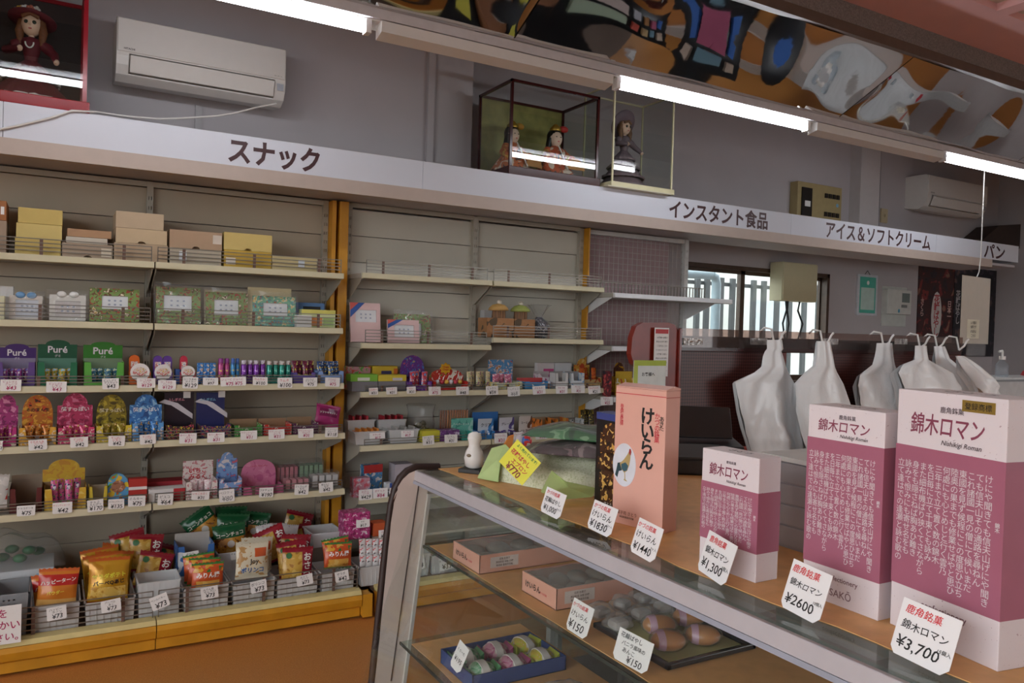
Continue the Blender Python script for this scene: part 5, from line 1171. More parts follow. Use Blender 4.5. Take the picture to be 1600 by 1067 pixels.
def festival_doll(loc, H, robe, robe2, label, hat, rz=0.):
    t = thing('festival_doll', label, 'doll', loc, rz)
    obj('robe', MB().lathe([(H * .34, 0), (H * .36, H * .06), (H * .28, H * .22), (H * .2, H * .34), (H * .19, H * .5), (H * .07, H * .58)], 24, wob=lambda k, a: .09 * math.sin(a * 5 + k)), printed([robe, robe2, '#d8c8b8', '#3a3a3a'], 22, .6), t)
    for s in (-1, 1):
        a = obj('sleeve', MB().tube([(s * H * .14, 0, H * .5), (s * H * .22, -H * .05, H * .38), (s * H * .22, -H * .2, H * .3)], [H * .08, H * .10, H * .11], 12), printed([robe, '#d8b05a', robe2], 26, .6), t)
        obj('hand', MB().ball((s * H * .22, -H * .27, H * .3), H * .035, H * .04, H * .03, 8, 6), SKIN, a)
    f = obj('head', MB().ball((0, -.0, H * .72), H * .13, H * .125, H * .15, 18, 12), mat('#dcc0ac', .5, var=.01), t)
    for s in (-1, 1): obj('eye', MB().ball((s * H * .045, -H * .118, H * .735), H * .018, H * .008, H * .009, 8, 5), INK, f)
    obj('mouth', MB().ball((0, -H * .118, H * .655), H * .02, H * .008, H * .009, 8, 5), RED, f)
    obj('hair', MB().ball((0, H * .03, H * .76), H * .145, H * .13, H * .15, 18, 12).tube([(-H * .12, 0, H * .72), (-H * .15, 0, H * .55)], H * .05, 8), mat('#16130f', .4), t)
    o = obj('headdress', MB().lathe([(H * .1, H * .86), (H * .11, H * .9), (H * .04, H * .98)], 14), mat('#b08a34', .3, .7), t)
    obj('plume', MB().ball((H * .18, 0, H * .92), H * .1, H * .05, H * .06, 10, 7), mat(hat, .6), o)
    obj('cord', MB().tube([(-H * .05, -H * .19, H * .56), (0, -H * .25, H * .4), (H * .02, -H * .42, H * .1)], H * .014, 6), WHITE, t)
    obj('fan', MB().prism([(0, 0)] + [(H * .2 * math.cos(PI * i / 8), H * .2 * math.sin(PI * i / 8)) for i in range(9)], -H * .4, -H * .39, 'y', M=Matrix.Translation((H * .2, 0, H * .12))), mat('#b07a3a', .6), t)
festival_doll((xa + (xb - xa) * .67, y0c + .18, CZ + .056), .35, '#b8502a', '#d88a4a', 'seated festival doll in orange brocade with white cord', '#b02a24')
festival_doll((xa + (xb - xa) * .235, y0c + .24, CZ + .056), .34, '#c0683a', '#8a3a2a', 'festival doll in orange robe with golden headdress plume', '#b8862f', .2)
IVO = mat('#cfc8a2', .45, var=.04)
xa2, xb2 = PY(956, 285, 4.03).x, PY(1050, 300, 4.03).x
z0i = FZ2 + .008
glass_case('doll_case', 'slim ivory framed case with a doll in grey frills', xa2, xb2, 4.03, 4.36, z0i, PY(962, 128, 4.03).z, IVO, .035, .010)
tag(obj('paper_sheet', MB().box(xa2 - .06, xb2 - .04, 3.99, 4.25, FZ2 + .001, FZ2 + .007), mat('#c8c2ac', .8), org=(xa2, 4.1, FZ2)), 'old folded paper lying under the ivory doll case', 'paper')
doll('frilled_doll', 'standing doll in grey mauve frilled dress and wide hat', ((xa2 + xb2) / 2 - .03, 4.20, z0i + .036), .52, '#6a5a60', '#77666c', '#6a4a30', '#6c5a62', .19, .15)
RC = mat('#8e1420', .25, var=.06)
xr = PY(137, 90, 4.06).x; xl = xr - .62
glass_case('doll_case', 'bright red framed glass case with a seated doll', xl, xr, 4.06, 4.5, CZ, PY(138, -40, 4.06).z, RC, .05, .018, back=mat('#2a1c1a', .7))
doll('frilled_doll', 'seated doll in dark red dress with white lace and flowered hat', (xr - .222, 4.275, CZ + .051), .56, '#5c0f1c', '#d0c8c4', '#6a3c1c', '#5a101c', .17, -.15, True, True, -.25)

# ================================================================== things on the recessed wall
def wallbox(name, label, cat, x0, x1, y0, y1, depth, m, Y=WY2, bevel=.004):
    a, b = PY(x0, (y0 + y1) / 2, Y - depth), PY(x1, (y0 + y1) / 2, Y - depth); zt, zb = PY((x0 + x1) / 2, y0, Y - depth).z, PY((x0 + x1) / 2, y1, Y - depth).z
    t = thing(name, label, cat, ((a.x + b.x) / 2, Y - depth, zb)); w, h = b.x - a.x, zt - zb
    obj('body', MB().box(-w / 2, w / 2, 0, depth, 0, h), m, t, bevel=bevel)
    return t, w, h
t, w, h = wallbox('breaker_panel', 'beige electrical breaker panel on the wall above the sign', 'breaker panel', 1246, 1315, 288, 346, .09, mat('#a8966a', .5))
obj('main_switch', MB().box(-w * .42, -w * .2, -.012, 0, h * .1, h * .85), mat('#231f1c', .35), t)
obj('switch_label', MB().box(-w * .36, -w * .24, -.014, -.012, h * .35, h * .5), WHITE, t)
for r_ in (0, 1):
    for k in range(4): obj('breaker', MB().box(w * (.1 + .09 * k), w * (.16 + .09 * k), -.012, 0, h * (.16 + .5 * r_), h * (.28 + .5 * r_)), mat('#2a2622', .4), t)
obj('round_sticker', MB().prism([(w * .4 + .018 * math.cos(a * PI / 8), h * .5 + .018 * math.sin(a * PI / 8)) for a in range(16)], -.002, 0, 'y'), mat('#7fb0cc', .4), t)
t, w, h = wallbox('wall_socket', 'small beige wall socket beside the column', 'socket', 1377, 1387, 326, 348, .015, mat('#b8a888', .5), WY2 - .06)
bpy.data.objects.remove(t.children[0]); carved('body', MB().box(-w / 2, w / 2, 0, .015, 0, h), MB().box(-w * .15, w * .15, -.005, .011, h * .4, h * .6), mat('#b8a888', .5), t)
CRM = mat('#cfc8a4', .45, var=.02)
t, w, h = wallbox('junction_box', 'cream plastic box mounted on the window frame', 'junction box', 1222, 1276, 411, 471, .14, CRM, WY2 - .02)
obj('cover', MB().box(-w / 2 + .006, w / 2 - .006, -.012, 0, .006, h - .006), CRM, t, bevel=.004)
for u, s in ((-.22, .03), (-.16, -.02), (.18, -.05)):
    obj('cord', MB().tube([(u * w, .06, 0), (u * w + s * .4, .06, -.08), (u * w - s, .06, -.2), (u * w + s * .2, .06, -.36)], .009, 7), mat('#1d2226', .5), t)
t, w, h = wallbox('framed_certificate', 'silver framed certificate with turquoise border', 'picture frame', 1340, 1371, 429, 493, .02, mat('#c4c8ce', .35))
pr = obj('print', MB().box(-w * .4, w * .4, -.001, 0, h * .06, h * .94), mat('#4fb09c', .4), t); obj('paper', MB().box(-w * .34, w * .34, -.0015, -.001, h * .14, h * .68), mat('#b8cfc6', .5), pr)
obj('emblem', MB().prism([(.02 * math.cos(a * PI / 4), h * .8 + .022 * math.sin(a * PI / 4)) for a in range(8)], -.0015, -.001, 'y'), WHITE, pr)
obj('hanger', MB().tube([(-.04, .01, h), (0, .01, h + .04), (.04, .01, h)], .003, 6), M_DARK, t)
t, w, h = wallbox('wall_controller', 'white wall controller with small grey screen', 'controller', 1387, 1424, 453, 491, .07, mat('#c9cac4', .4))
obj('screen', MB().box(w * .1, w * .42, -.002, 0, h * .5, h * .88), mat('#6a7674', .3), t); obj('buttons', MB().box(w * .08, w * .32, -.002, 0, h * .28, h * .4), mat('#7d8280', .4), t)
obj('sticker', MB().prism([(-w * .02 + .015 * math.cos(a * PI / 8), h * .14 + .02 * math.sin(a * PI / 8)) for a in range(16)], -.002, 0, 'y'), mat('#4f9cb8', .4), t)
t, w, h = wallbox('back_plate', 'flat white mounting plate behind the wall controller', 'plate', 1378, 1416, 448, 510, .008, mat('#c2c6c0', .5)) 
def poster(label, x0, x1, y0, y1, cols, seed, txt, Y):
    t, w, h = wallbox('poster', label, 'poster', x0, x1, y0, y1, .006, printed(cols, 9, .35, 0, seed), Y, 0)
    for s, u, v, lw, lh, c, ground in txt:
        if ground: obj('white_patch', MB().prism([(u * w + lw * w * .9 * math.cos(a * PI / 8), v * h + lh * h * .56 * math.sin(a * PI / 8)) for a in range(16)], -.0012, 0, 'y'), mat(ground, .4), t)
        g = MB(); write(g, s, u * w, v * h, lw * w, lh * h, y=-.002, bold=.02, lead=.85); obj('lettering', g, mat(c, .4, var=0), t)
poster('festival poster of red lanterns with white banner', 1434, 1490, 418, 527, ['#3a1a1a', '#1c1418', '#7a2a28', '#2a2028', '#8a6a58'], 2, [('花\n輪\nば\nや\nし', .02, .32, .16, .6, '#b02430', '#c9c4c0'), ('さ\nく\nら', -.38, .42, .12, .25, '#d0b0a8', None), ('日\n本\n一', .38, .42, .12, .25, '#d0b0a8', None)], WY2 - .002)
poster('dark festival poster of a night procession', 1490, 1584, 421, 557, ['#17181f', '#0e0f14', '#3a3440', '#20232e', '#6a5048'], 5, [('花\n輪\nば\nや\nし', -.44, .55, .07, .5, '#c4c0c4', None)], WY2 - .008)
# hanging clear panel with note
YH = 3.40
a, b = PY(1496, 485, YH), PY(1552, 485, YH); zt, zb = PY(1520, 432, YH).z, PY(1520, 537, YH).z
t = thing('hanging_panel', 'pale glossy panel hung by a cord with a handwritten note', 'sign panel', ((a.x + b.x) / 2, YH, zb), .12); w, h = b.x - a.x, zt - zb
obj('panel', MB().box(-w / 2, w / 2, 0, .004, 0, h), mat('#c4bcae', .06, var=.02), t)
nt_ = obj('note', MB().box(-w * .28, w * .14, -.002, 0, h * .08, h * .36), mat('#d8d2bc', .6), t); g = MB()
for i, s in enumerate(('レジ袋は', '有料です', 'お会計は', 'こちら')): write(g, s, -w * .07, h * (.315 - .065 * i), w * .34, h * .045, y=-.0028, wob=.04)
obj('lettering', g, INK, nt_)
obj('clear_pocket', MB().box(-w * .25, w * .4, -.003, .006, -h * .18, 0), FILM, t)
obj('cord', MB().tube([(0, .002, h), (.03, 0, h * 1.08), (.05, 0, h * 1.3), (.05, 0, 3.4485 - zb)], .004, 6), mat('#c9c6c0', .6), t)
# dark duct below the ceiling at the far end
p = [PY(x, y, 4.75) for x, y in ((1536, 374), (1562, 352), (1640, 348), (1640, 392), (1596, 389))]
tag(obj('exhaust_duct', MB().prism([(v.x, v.z) for v in p], 4.75, WY2, 'y'), mat('#3a2c26', .6), org=tuple(p[0])), 'dark brown slanted duct beyond the end of the sign', 'duct')

# ================================================================== wooden partition with hanging carrier bags
YP = 2.75
WOOD = mat('#7a2416', .32, var=.25, scale=7)
M_WV = bpy.data.materials.new('woven_cane'); M_WV.use_nodes = True
nt = M_WV.node_tree; b_ = nt.nodes['Principled BSDF']; b_.inputs['Roughness'].default_value = .35
tc = nt.nodes.new('ShaderNodeTexCoord'); mp = nt.nodes.new('ShaderNodeMapping'); mp.inputs['Rotation'].default_value = (0, .78, 0); mp.inputs['Scale'].default_value = (95, 95, 95)
vo = nt.nodes.new('ShaderNodeTexChecker'); vo.inputs['Scale'].default_value = 1.0; vo.inputs['Color1'].default_value = lin('#3a1815'); vo.inputs['Color2'].default_value = lin('#5c3430')
nt.links.new(tc.outputs['Object'], mp.inputs['Vector']); nt.links.new(mp.outputs['Vector'], vo.inputs['Vector']); nt.links.new(vo.outputs['Color'], b_.inputs['Base Color'])
bp = nt.nodes.new('ShaderNodeBump'); bp.inputs['Strength'].default_value = .6; bp.inputs['Distance'].default_value = .004; nt.links.new(vo.outputs['Fac'], bp.inputs['Height']); nt.links.new(bp.outputs['Normal'], b_.inputs['Normal'])
pa = thing('partition', 'dark red wooden partition with woven panel and rounded end board', 'partition', (3.4, YP, 0), local=False)
xA, xB = PY(1060, 515, YP).x, PY(1503, 530, YP).x
zT, zM = PY(1200, 517, YP).z, PY(1200, 551, YP).z
obj('top_rail', MB().box(xA, xB, YP, YP + .05, zM, zT - .035), mat('#3a1512', .18, var=.1), pa, bevel=.004)
obj('acrylic_strip', MB().box(xA, xB, YP - .006, YP - .003, zM + .02, zT), glass('smoked_acrylic', (.62, .50, .46), .02, .03), pa)
xg0, xg1 = PY(1222, 600, YP).x, PY(1282, 600, YP).x
for a, b in ((xA, xg0), (xg1, xB)): obj('woven_panel', MB().box(a, b, YP + .012, YP + .03, .95, zM + .005), M_WV, pa)
for x in (xg0, xg1, xB - .03): obj('upright', MB().box(x, x + .03, YP + .005, YP + .045, 0, zM + .002), WOOD, pa)
for px in (1086, 1188, 1300, 1410):
    c = PY(px, 533, YP - .01); obj('silver_tape', MB().box(c.x - .07, c.x + .05, YP - .009, YP - .007, c.z - .018, c.z + .014), mat('#9a9490', .12, .8, var=.4, scale=60, bump=.6), pa)
pe = [PY(x, y, YP - .03) for x, y in ((1022, 700), (1022, 612), (1016, 595), (1004, 580), (990, 568), (986, 553), (988, 528), (994, 510), (1004, 504), (1045, 504), (1054, 507), (1060, 516), (1060, 700))]
zb = [(v.x, v.z) for v in pe]; zb[0] = (zb[0][0], 0.0); zb[-1] = (zb[-1][0], 0.0)
obj('end_board', MB().prism(zb, YP - .03, YP + .002, 'y'), WOOD, pa, bevel=.008)
obj('moulding', MB().box(xA - .03, xA - .012, YP - .042, YP - .03, 0, PY(1050, 512, YP).z), mat('#6e2018', .2, var=.15), pa, bevel=.004)
c = PY(1031, 545, YP - .036)
t = thing('notice_strip', 'narrow white leaflet with red heading on the partition end', 'leaflet', (c.x, YP - .047, PY(1031, 588, YP - .04).z)); hh = PY(1031, 512, YP - .04).z - PY(1031, 588, YP - .04).z; ww = PY(1042, 545, YP - .04).x - PY(1020, 545, YP - .04).x
obj('sheet', MB().box(-ww / 2, ww / 2, 0, .003, 0, hh), TAGM, t); obj('red_heading', MB().box(-ww * .45, ww * .45, -.001, 0, hh * .88, hh * .97), mat('#b8323a', .5), t)
g = MB()
for i in range(9): write(g, ['・お客様へお願い', '商品のお持ち帰り', '・ご注文はこちら', 'までお知らせください'][i % 4], 0, hh * (.8 - .085 * i), ww * .8, hh * .05, y=-.001)
obj('lettering', g, mat('#5a5654', .6), t)
c0, c1 = PY(990, 590, 2.695), PY(1040, 590, 2.695)
t = thing('notice_sheet', 'white notice with lime green border before the partition', 'notice', ((c0.x + c1.x) / 2, 2.695, PY(1015, 640, 2.695).z - .12), 0); w = c1.x - c0.x; h = PY(1015, 563, 2.695).z - PY(1015, 640, 2.695).z + .12
obj('sheet', MB().box(-w / 2, w / 2, 0, .003, 0, h), mat('#d8dcd8', .5), t); obj('lime_border', MB().box(-w / 2, w / 2, -.001, 0, h * .93, h), mat('#a8b83a', .5), t); obj('lime_border', MB().box(-w / 2, -w * .38, -.001, 0, 0, h * .93), mat('#b4c24a', .5), t)
g = MB(); write(g, 'お客様へ', -w * .05, h * .82, w * .4, h * .06, y=-.001); write(g, '当店は 20日', w * .03, h * .52, w * .7, h * .09, y=-.001, bold=.02); obj('lettering', g, INK, t)
PLAS = bpy.data.materials.new('thin_white_plastic'); PLAS.use_nodes = True
b_ = PLAS.node_tree.nodes['Principled BSDF']; b_.inputs['Base Color'].default_value = (.88, .89, .90, 1); b_.inputs['Roughness'].default_value = .28
b_.inputs['Subsurface Weight'].default_value = .0
nz = PLAS.node_tree.nodes.new('ShaderNodeTexNoise'); nz.inputs['Scale'].default_value = 9; nz.inputs['Distortion'].default_value = 1.5
bp = PLAS.node_tree.nodes.new('ShaderNodeBump'); bp.inputs['Strength'].default_value = .12; bp.inputs['Distance'].default_value = .02
PLAS.node_tree.links.new(nz.outputs[0], bp.inputs['Height']); PLAS.node_tree.links.new(bp.outputs[0], b_.inputs['Normal'])
def carrier(rows, Y, label, seed, hook):
    rnd = random.Random(seed); n = 40
    fine = []
    for (ya, la, ra), (yb, lb, rb) in zip(rows, rows[1:]):
        m = max(1, int((yb - ya) / 3))
        for i in range(m): f = i / m; fine.append((ya + (yb - ya) * f, la + (lb - la) * f, ra + (rb - ra) * f))
    fine.append(rows[-1]); ph = [rnd.random() * 6 for _ in range(4)]
    top = PY((rows[0][1] + rows[0][2]) / 2, rows[0][0], Y)
    t = thing('carrier_bags', label, 'plastic bag', (top.x, Y, PY(rows[-1][1], rows[-1][0], Y).z), local=False)
    mb = MB(); vv = []; R = len(fine)
    for s in (-1, 1):
        for j, (y, l, r) in enumerate(fine):
            A, B_ = PY(l, y, Y), PY(r, y, Y)
            for i in range(n + 1):
                u = i / n; q = A.lerp(B_, u); g = j / max(1, R - 1)
                d = (.010 + .045 * min(1, g * 1.6)) * math.sin(PI * u) ** .6
                fo = .009 * min(1, g * 2 + .3) * math.sin(u * 13 + ph[0] + g * 7) + .014 * g * abs(math.sin((u * 1.3 + g) * 4.2 + ph[1])) - .012 * g * max(0, math.sin((u - g * .9) * 8 + ph[3])) ** 3
                nn = mnoise.noise(Vector((q.x * 9 + seed, g * 3 + u * 2, q.z * 6))); n2 = mnoise.noise(Vector((q.x * 22, seed, q.z * 16)))
                fo -= g * (.030 * (.5 - abs(nn)) + .012 * (.5 - abs(n2)))
                vv.append((q.x, Y + s * d + (fo if s < 0 else 0), q.z))
    N = R * (n + 1); ff = []
    for s in (0, 1):
        for j in range(R - 1):
            for i in range(n):
                k = s * N + j * (n + 1) + i; f = (k, k + 1, k + n + 2, k + n + 1); ff.append(f if s else f[::-1])
    obj('bundle', mb.add(vv, ff, None, 0, True), PLAS, t)
    for k in range(2):                      # further bags of the bundle, showing past its edge
        lv = []; dx = (-7 - 5 * k, -3 - 2 * k)[seed % 2]
        for j, (y, l, r) in enumerate(fine):
            g = min(1, j / max(1, R - 1) * 2.5)
            A, B_ = PY(l + dx * g, y + 2 * k, Y + .028 + .014 * k), PY((l + r) / 2, y + 2 * k, Y + .028 + .014 * k)
            for i in range(7): q = A.lerp(B_, i / 6); lv.append((q.x, q.y + .006 * math.sin(i * 1.9 + ph[2] + g * 4 + k), q.z))
        obj('bag_layer', MB().add(lv, [(j * 7 + i, j * 7 + i + 1, (j + 1) * 7 + i + 1, (j + 1) * 7 + i) for j in range(R - 1) for i in range(6)], None, 0, True), PLAS, t)
    hx, hy = hook; hk = PY(hx, hy, YP - .03); g = thing('bag_hook', 'white wire hook carrying the ' + label.split(' hanging')[0].split(' on the')[0], 'hook', tuple(hk), local=False)
    e = hk + Vector((.035, -.02, -.05))
    obj('back_prong', MB().tube([hk + Vector((-.012, .05, -.015)), hk + Vector((-.006, .03, .006)), hk + Vector((0, -.01, .0)), hk + Vector((.012, -.02, -.075))], .0055, 8), WHITE, g)
    obj('front_prong', MB().tube([hk + Vector((.012, -.02, -.075)), e + Vector((-.005, -.02, .0)), e + Vector((.002, -.03, .03)), e + Vector((.012, -.035, .042))], .0055, 8), WHITE, g)
    return t
carrier([(531, 1199, 1222), (545, 1199, 1224), (549, 1196, 1221), (557, 1193, 1224), (572, 1192, 1228), (582, 1180, 1232), (597, 1149, 1240), (612, 1151, 1245), (640, 1155, 1248), (665, 1161, 1248), (700, 1172, 1262), (740, 1184, 1266), (775, 1196, 1262)], 2.655, 'broad white carrier bags hanging above the smallest gift box', 1, (1203, 514))
carrier([(533, 1276, 1297), (550, 1276, 1300), (572, 1274, 1304), (582, 1262, 1308), (600, 1245, 1318), (640, 1246, 1332), (700, 1255, 1342), (770, 1262, 1336)], 2.53, 'tall white carrier bags hanging behind the medium gift box', 2, (1279, 517))
carrier([(536, 1371, 1394), (556, 1368, 1396), (570, 1364, 1398), (586, 1342, 1404), (602, 1338, 1414), (640, 1345, 1422), (700, 1350, 1420)], 2.655, 'white carrier bags with a folded front hanging midway on the rail', 3, (1374, 520))
carrier([(540, 1431, 1448), (562, 1430, 1450), (569, 1412, 1462), (582, 1402, 1486), (605, 1410, 1500), (660, 1420, 1500)], 2.50, 'spread white carrier bags hanging right of the folded ones', 4, (1431, 523))
carrier([(541, 1459, 1476), (560, 1460, 1482), (575, 1462, 1500), (590, 1470, 1514), (610, 1480, 1522), (650, 1490, 1524)], 2.655, 'slanting white carrier bags hanging near the rail end', 5, (1458, 524))
carrier([(556, 1493, 1505), (562, 1495, 1515), (575, 1504, 1532), (592, 1518, 1551), (608, 1528, 1553), (620, 1532, 1550)], 2.51, 'small slanted white carrier bags on the last hook', 6, (1492, 527))
# ================================================================== glass showcase counter
CT, CXF = .98, 1.145                        # top of the glass, front edge
YN, YE = -.6, 2.62                          # near end (behind the frame) and far end
XB = 2.12
sc_ = thing('showcase_counter', 'glass showcase counter with slanting front and metal edge strip', 'showcase', (1.6, 1.0, 0), local=False)
CG = glass('showcase_glass', (.92, .95, .93), 0, .012, 1.5)
ALU = mat('#bdb8bd', .33, .12, var=.04)
obj('top_pane', MB().box(CXF, XB, YN, YE, CT - .008, CT), CG, sc_)
obj('edge_strip', MB().prism([(CXF - .012, CT - .006), (CXF + .004, CT - .008), (CXF + .006, CT - .05), (CXF - .016, CT - .042)], YN, YE, 'y'), ALU, sc_, bevel=.002)
obj('edge_lip', MB().prism([(CXF - .017, CT - .042), (CXF + .004, CT - .05), (CXF + .0, CT - .06), (CXF - .02, CT - .052)], YN, YE, 'y'), mat('#a3a5b2', .3, .15), sc_)
xf = lambda z: CXF - .004 - (CT - .05 - z) * .285      # slanting front pane
obj('front_pane', MB().add([(xf(CT - .05), YN, CT - .05), (xf(CT - .05), YE - .02, CT - .05), (xf(.16), YE - .02, .16), (xf(.16), YN, .16)], [(0, 1, 2, 3)]), CG, sc_)
obj('plinth', MB().box(xf(.16) - .01, XB, YN, YE, 0.0, .16), mat('#6a5a52', .5), sc_)
# far end: beige end board with dark rubber edge, then a framed pane
out = [PY(x, y, YE) for x, y in ((583, 1067), (592, 980), (600, 900), (607, 835), (613, 790), (619, 765), (627, 748), (638, 737), (652, 731), (700, 725))]
pl = [(v.x, v.z) for v in out]; zf = .02
pl = [(pl[0][0] - .07, zf)] + pl
inn = [PY(x, y, YE) for x, y in ((669, 758), (666, 790), (649, 930), (629, 1067))]
poly = pl[:-1] + [(PY(672, 728, YE).x, CT - .012), (inn[0].x, inn[0].z)] + [(v.x, v.z) for v in inn[1:]] + [(inn[3].x - .04, zf)]
obj('end_board', MB().prism(poly[::-1], YE, YE + .03, 'y'), mat('#d9cac2', .45, var=.02), sc_)
obj('rubber_edge', MB().tube([(x, YE + .012, z) for x, z in pl[:-1]] + [(pl[-1][0] - .03, YE + .012, CT - .002)], .014, 8), mat('#2e1d1a', .5), sc_)
j0, j1 = PY(654, 752, YE), PY(610, 1064, YE)
obj('frame_joint', MB().prism([(j0.x, j0.z), (j0.x + .004, j0.z), (j1.x + .004, j1.z), (j1.x, j1.z)], YE - .002, YE + .002, 'y'), mat('#4a3c3c', .5), sc_)
e0, e1 = PY(667, 771, YE), PY(628, 1067, YE); ML = mat('#d4d1cd', .3, .2)
obj('end_frame', MB().prism([(e0.x, e0.z), (e0.x + .012, e0.z), (e1.x + .012, e1.z), (e1.x, e1.z)], YE - .012, YE + .008, 'y'), ML, sc_)
obj('end_frame', MB().box(e0.x, XB, YE - .01, YE + .008, e0.z - .012, e0.z), ML, sc_)
obj('end_pane', MB().prism([(e0.x, e0.z), (XB - .03, e0.z), (XB - .03, .16), (e1.x - .04, .16), (e1.x, e1.z)], YE - .001, YE + .001, 'y'), CG, sc_)
obj('back_post', MB().box(XB - .035, XB, YE - .03, YE, .16, CT - .01), ALU, sc_)
M_BACK = mat('#c5bfb8', .5, var=.03)
obj('sliding_door', MB().box(XB - .02, XB - .012, .9, YE - .03, .16, CT - .02), mat('#7d8a86', .15, var=.05), sc_)
TAN = mat('#dda86c', .5, var=.08, scale=26)
S1, S2 = .735, .42
for nm, z, x0, xb, ye in (('glass_shelf', S1, 1.118, 1.66, 2.50), ('glass_shelf', S2, 1.033, 1.68, 2.48)):
    obj(nm, MB().box(x0, xb, YN, ye, z - .008, z), glass('shelf_glass', (.80, .88, .84), 0, .02, 1.5), sc_)
    obj('shelf_edge', MB().box(x0 - .001, x0 + .003, YN, ye, z - .0085, z + .0005), mat('#2c3a36', .15), sc_)
    obj('shelf_bracket', MB().box(xb - .02, xb, ye - .03, ye, .16, z), ALU, sc_)
def sheet(label, x0, x1, y0, y1, z, wav=.006, seed=0):
    n = 40; v = []
    for i in range(n + 1):
        y = y0 + (y1 - y0) * i / n; v.append((x0 + wav * math.sin(y * 9 + seed) + wav * .6 * math.sin(y * 23), y))
    poly = v + [(x1, y1), (x1, y0)]
    tag(obj('liner_sheet', MB().prism(poly[::-1], z + .0004, z + .0022, 'z'), TAN, org=((x0 + x1) / 2, (y0 + y1) / 2, z)), label, 'liner sheet')
sheet('tan liner sheet covering the counter top', 1.213, 2.1, YN, 2.585, CT)
sheet('tan liner sheet on the upper glass shelf', 1.135, 1.65, YN, 2.48, S1, .002)
sheet('tan liner sheet on the lower glass shelf', 1.06, 1.485, YN, 2.44, S2, .002)
ZT, Z1, Z2 = CT + .0024, S1 + .0024, S2 + .0024

# ------------------------------------------------------------------ gift boxes on the counter
def onfront(t, s, cx, cz, w, h, m, y=-.0006, name='lettering', **k):
    g = MB(); write(g, s, cx, cz, w, h, y=y, **k); return obj(name, g, m, t)
a, b = Vector((1.315, 1.698)), Vector((1.352, 1.537))
w, h, d = (b - a).length, .366, .062
PKB = mat('#e6b0a0', .42, var=.02)
t = thing('gift_box', 'tall salmon pink gift box with rooster oval', 'gift box', (*((a + b) / 2), ZT), math.atan2(b.y - a.y, b.x - a.x))
obj('body', MB().box(-w / 2, w / 2, 0, d, 0, h), PKB, t, bevel=.0015)
obj('top_flap', MB().prism([(0, h + .0005), (d, h + .0005), (d, h + .006), (d * .6, h + .011), (0, h + .003)], -w / 2, w / 2, 'x'), PKB, t)
obj('red_line', MB().box(-w / 2, w / 2, -.0006, 0, h * .955, h * .96), RED, t)
obj('red_line', MB().box(w / 2, w / 2 + .0006, 0, d, h * .95, h * .955), mat('#c05a50', .5), t)
ov = obj('white_oval', MB().prism([(-w * .28 + w * .235 * math.cos(q * PI / 20), h * .435 + h * .158 * math.sin(q * PI / 20)) for q in range(40)], -.0006, 0, 'y'), mat('#dfe2ec', .4), t)
# rooster
rx, rzz, s = -w * .27, h * .43, w * .19
def pl2(pts, m, nm, y): obj(nm, MB().prism([(rx + p[0] * s, rzz + p[1] * s) for p in pts], y - .0003, y, 'y'), mat(m, .5), ov)
pl2([(-1.0, -.9), (-.85, -.35), (-.75, .15), (-.35, .25), (-.1, -.1), (-.3, -.45), (-.6, -.55), (-.75, -1.1)], '#26434c', 'rooster_tail', -.0007)
pl2([(-.5, .15), (-.1, .5), (.25, .95), (.42, 1.25), (.62, 1.2), (.6, .7), (.5, .1), (.3, -.4), (0, -.6), (-.3, -.35)], '#b9a06a', 'rooster_body', -.0009)
pl2([(-.35, .1), (.1, .3), (.4, .05), (.3, -.35), (0, -.5), (-.3, -.3)], '#3a5f6c', 'rooster_wing', -.0011)
pl2([(.42, 1.2), (.48, 1.5), (.62, 1.5), (.7, 1.25), (.62, .95), (.52, 1.0)], '#a83a34', 'rooster_head', -.0011)
pl2([(.02, -.55), (.08, -.55), (.14, -1.15), (.36, -1.3), (.1, -1.28), (-.06, -1.2), (.04, -1.12)], '#b8a066', 'rooster_leg', -.0009)
onfront(t, 'け\nい\nら\nん', w * .16, h * .65, w * .27, h * .44, INK, bold=.03, lead=.82, stretch=True)
onfront(t, 'か\nづ\nの\n銘\n菓', w * .345, h * .735, w * .1, h * .21, RED, lead=.85, stretch=True); onfront(t, 'あ\nき\nた', w * .43, h * .77, w * .08, h * .10, INK, lead=.85, stretch=True)
onfront(t, '登\n録\n商\n標', -w * .36, h * .80, w * .07, h * .16, RED, lead=.85, stretch=True); onfront(t, '菓子司 さとう', -w * .2, h * .085, w * .4, h * .03, mat('#8a4a3a', .5)); onfront(t, '秋田県鹿角市花輪', -w * .2, h * .055, w * .4, h * .016, mat('#5a3a30', .5))
# festival photo box
a, b = Vector((1.40, 1.90)), Vector((1.40, 1.77)); w, h, d = .14, .275, .06
t = thing('gift_box', 'dark gift box printed with golden festival floats', 'gift box', (1.395, 1.815, ZT), -PI / 2 + .05)
obj('body', MB().box(-w / 2, w / 2, 0, d, 0, h), mat('#1e1a1c', .35), t, bevel=.0015); obj('blue_top', MB().box(-w / 2 - .0006, w / 2 + .0006, -.0006, d, h * .93, h + .0006), mat('#3f4a8a', .4), t)
FG = printed(['#4a2c1c', '#b8803a', '#e0b868', '#2a1c18', '#d8a04a'], 48, .4)
for cz, ww, hh in ((.74, .35, .17), (.50, .42, .1), (.33, .36, .12), (.16, .3, .1)): obj('float_picture', MB().prism(arc_top(-w * ww, w * ww * .9, h * (cz - hh), h * (cz + hh * .3), h * (cz + hh), 8, .8), -.0008, 0, 'y'), FG, t)
onfront(t, '花\n輪\nば\nや\nし', w * .43, h * .6, w * .09, h * .45, WHITE, y=-.001, lead=.85); onfront(t, 'さとう', -w * .05, h * .05, w * .35, h * .04, WHITE, y=-.001)
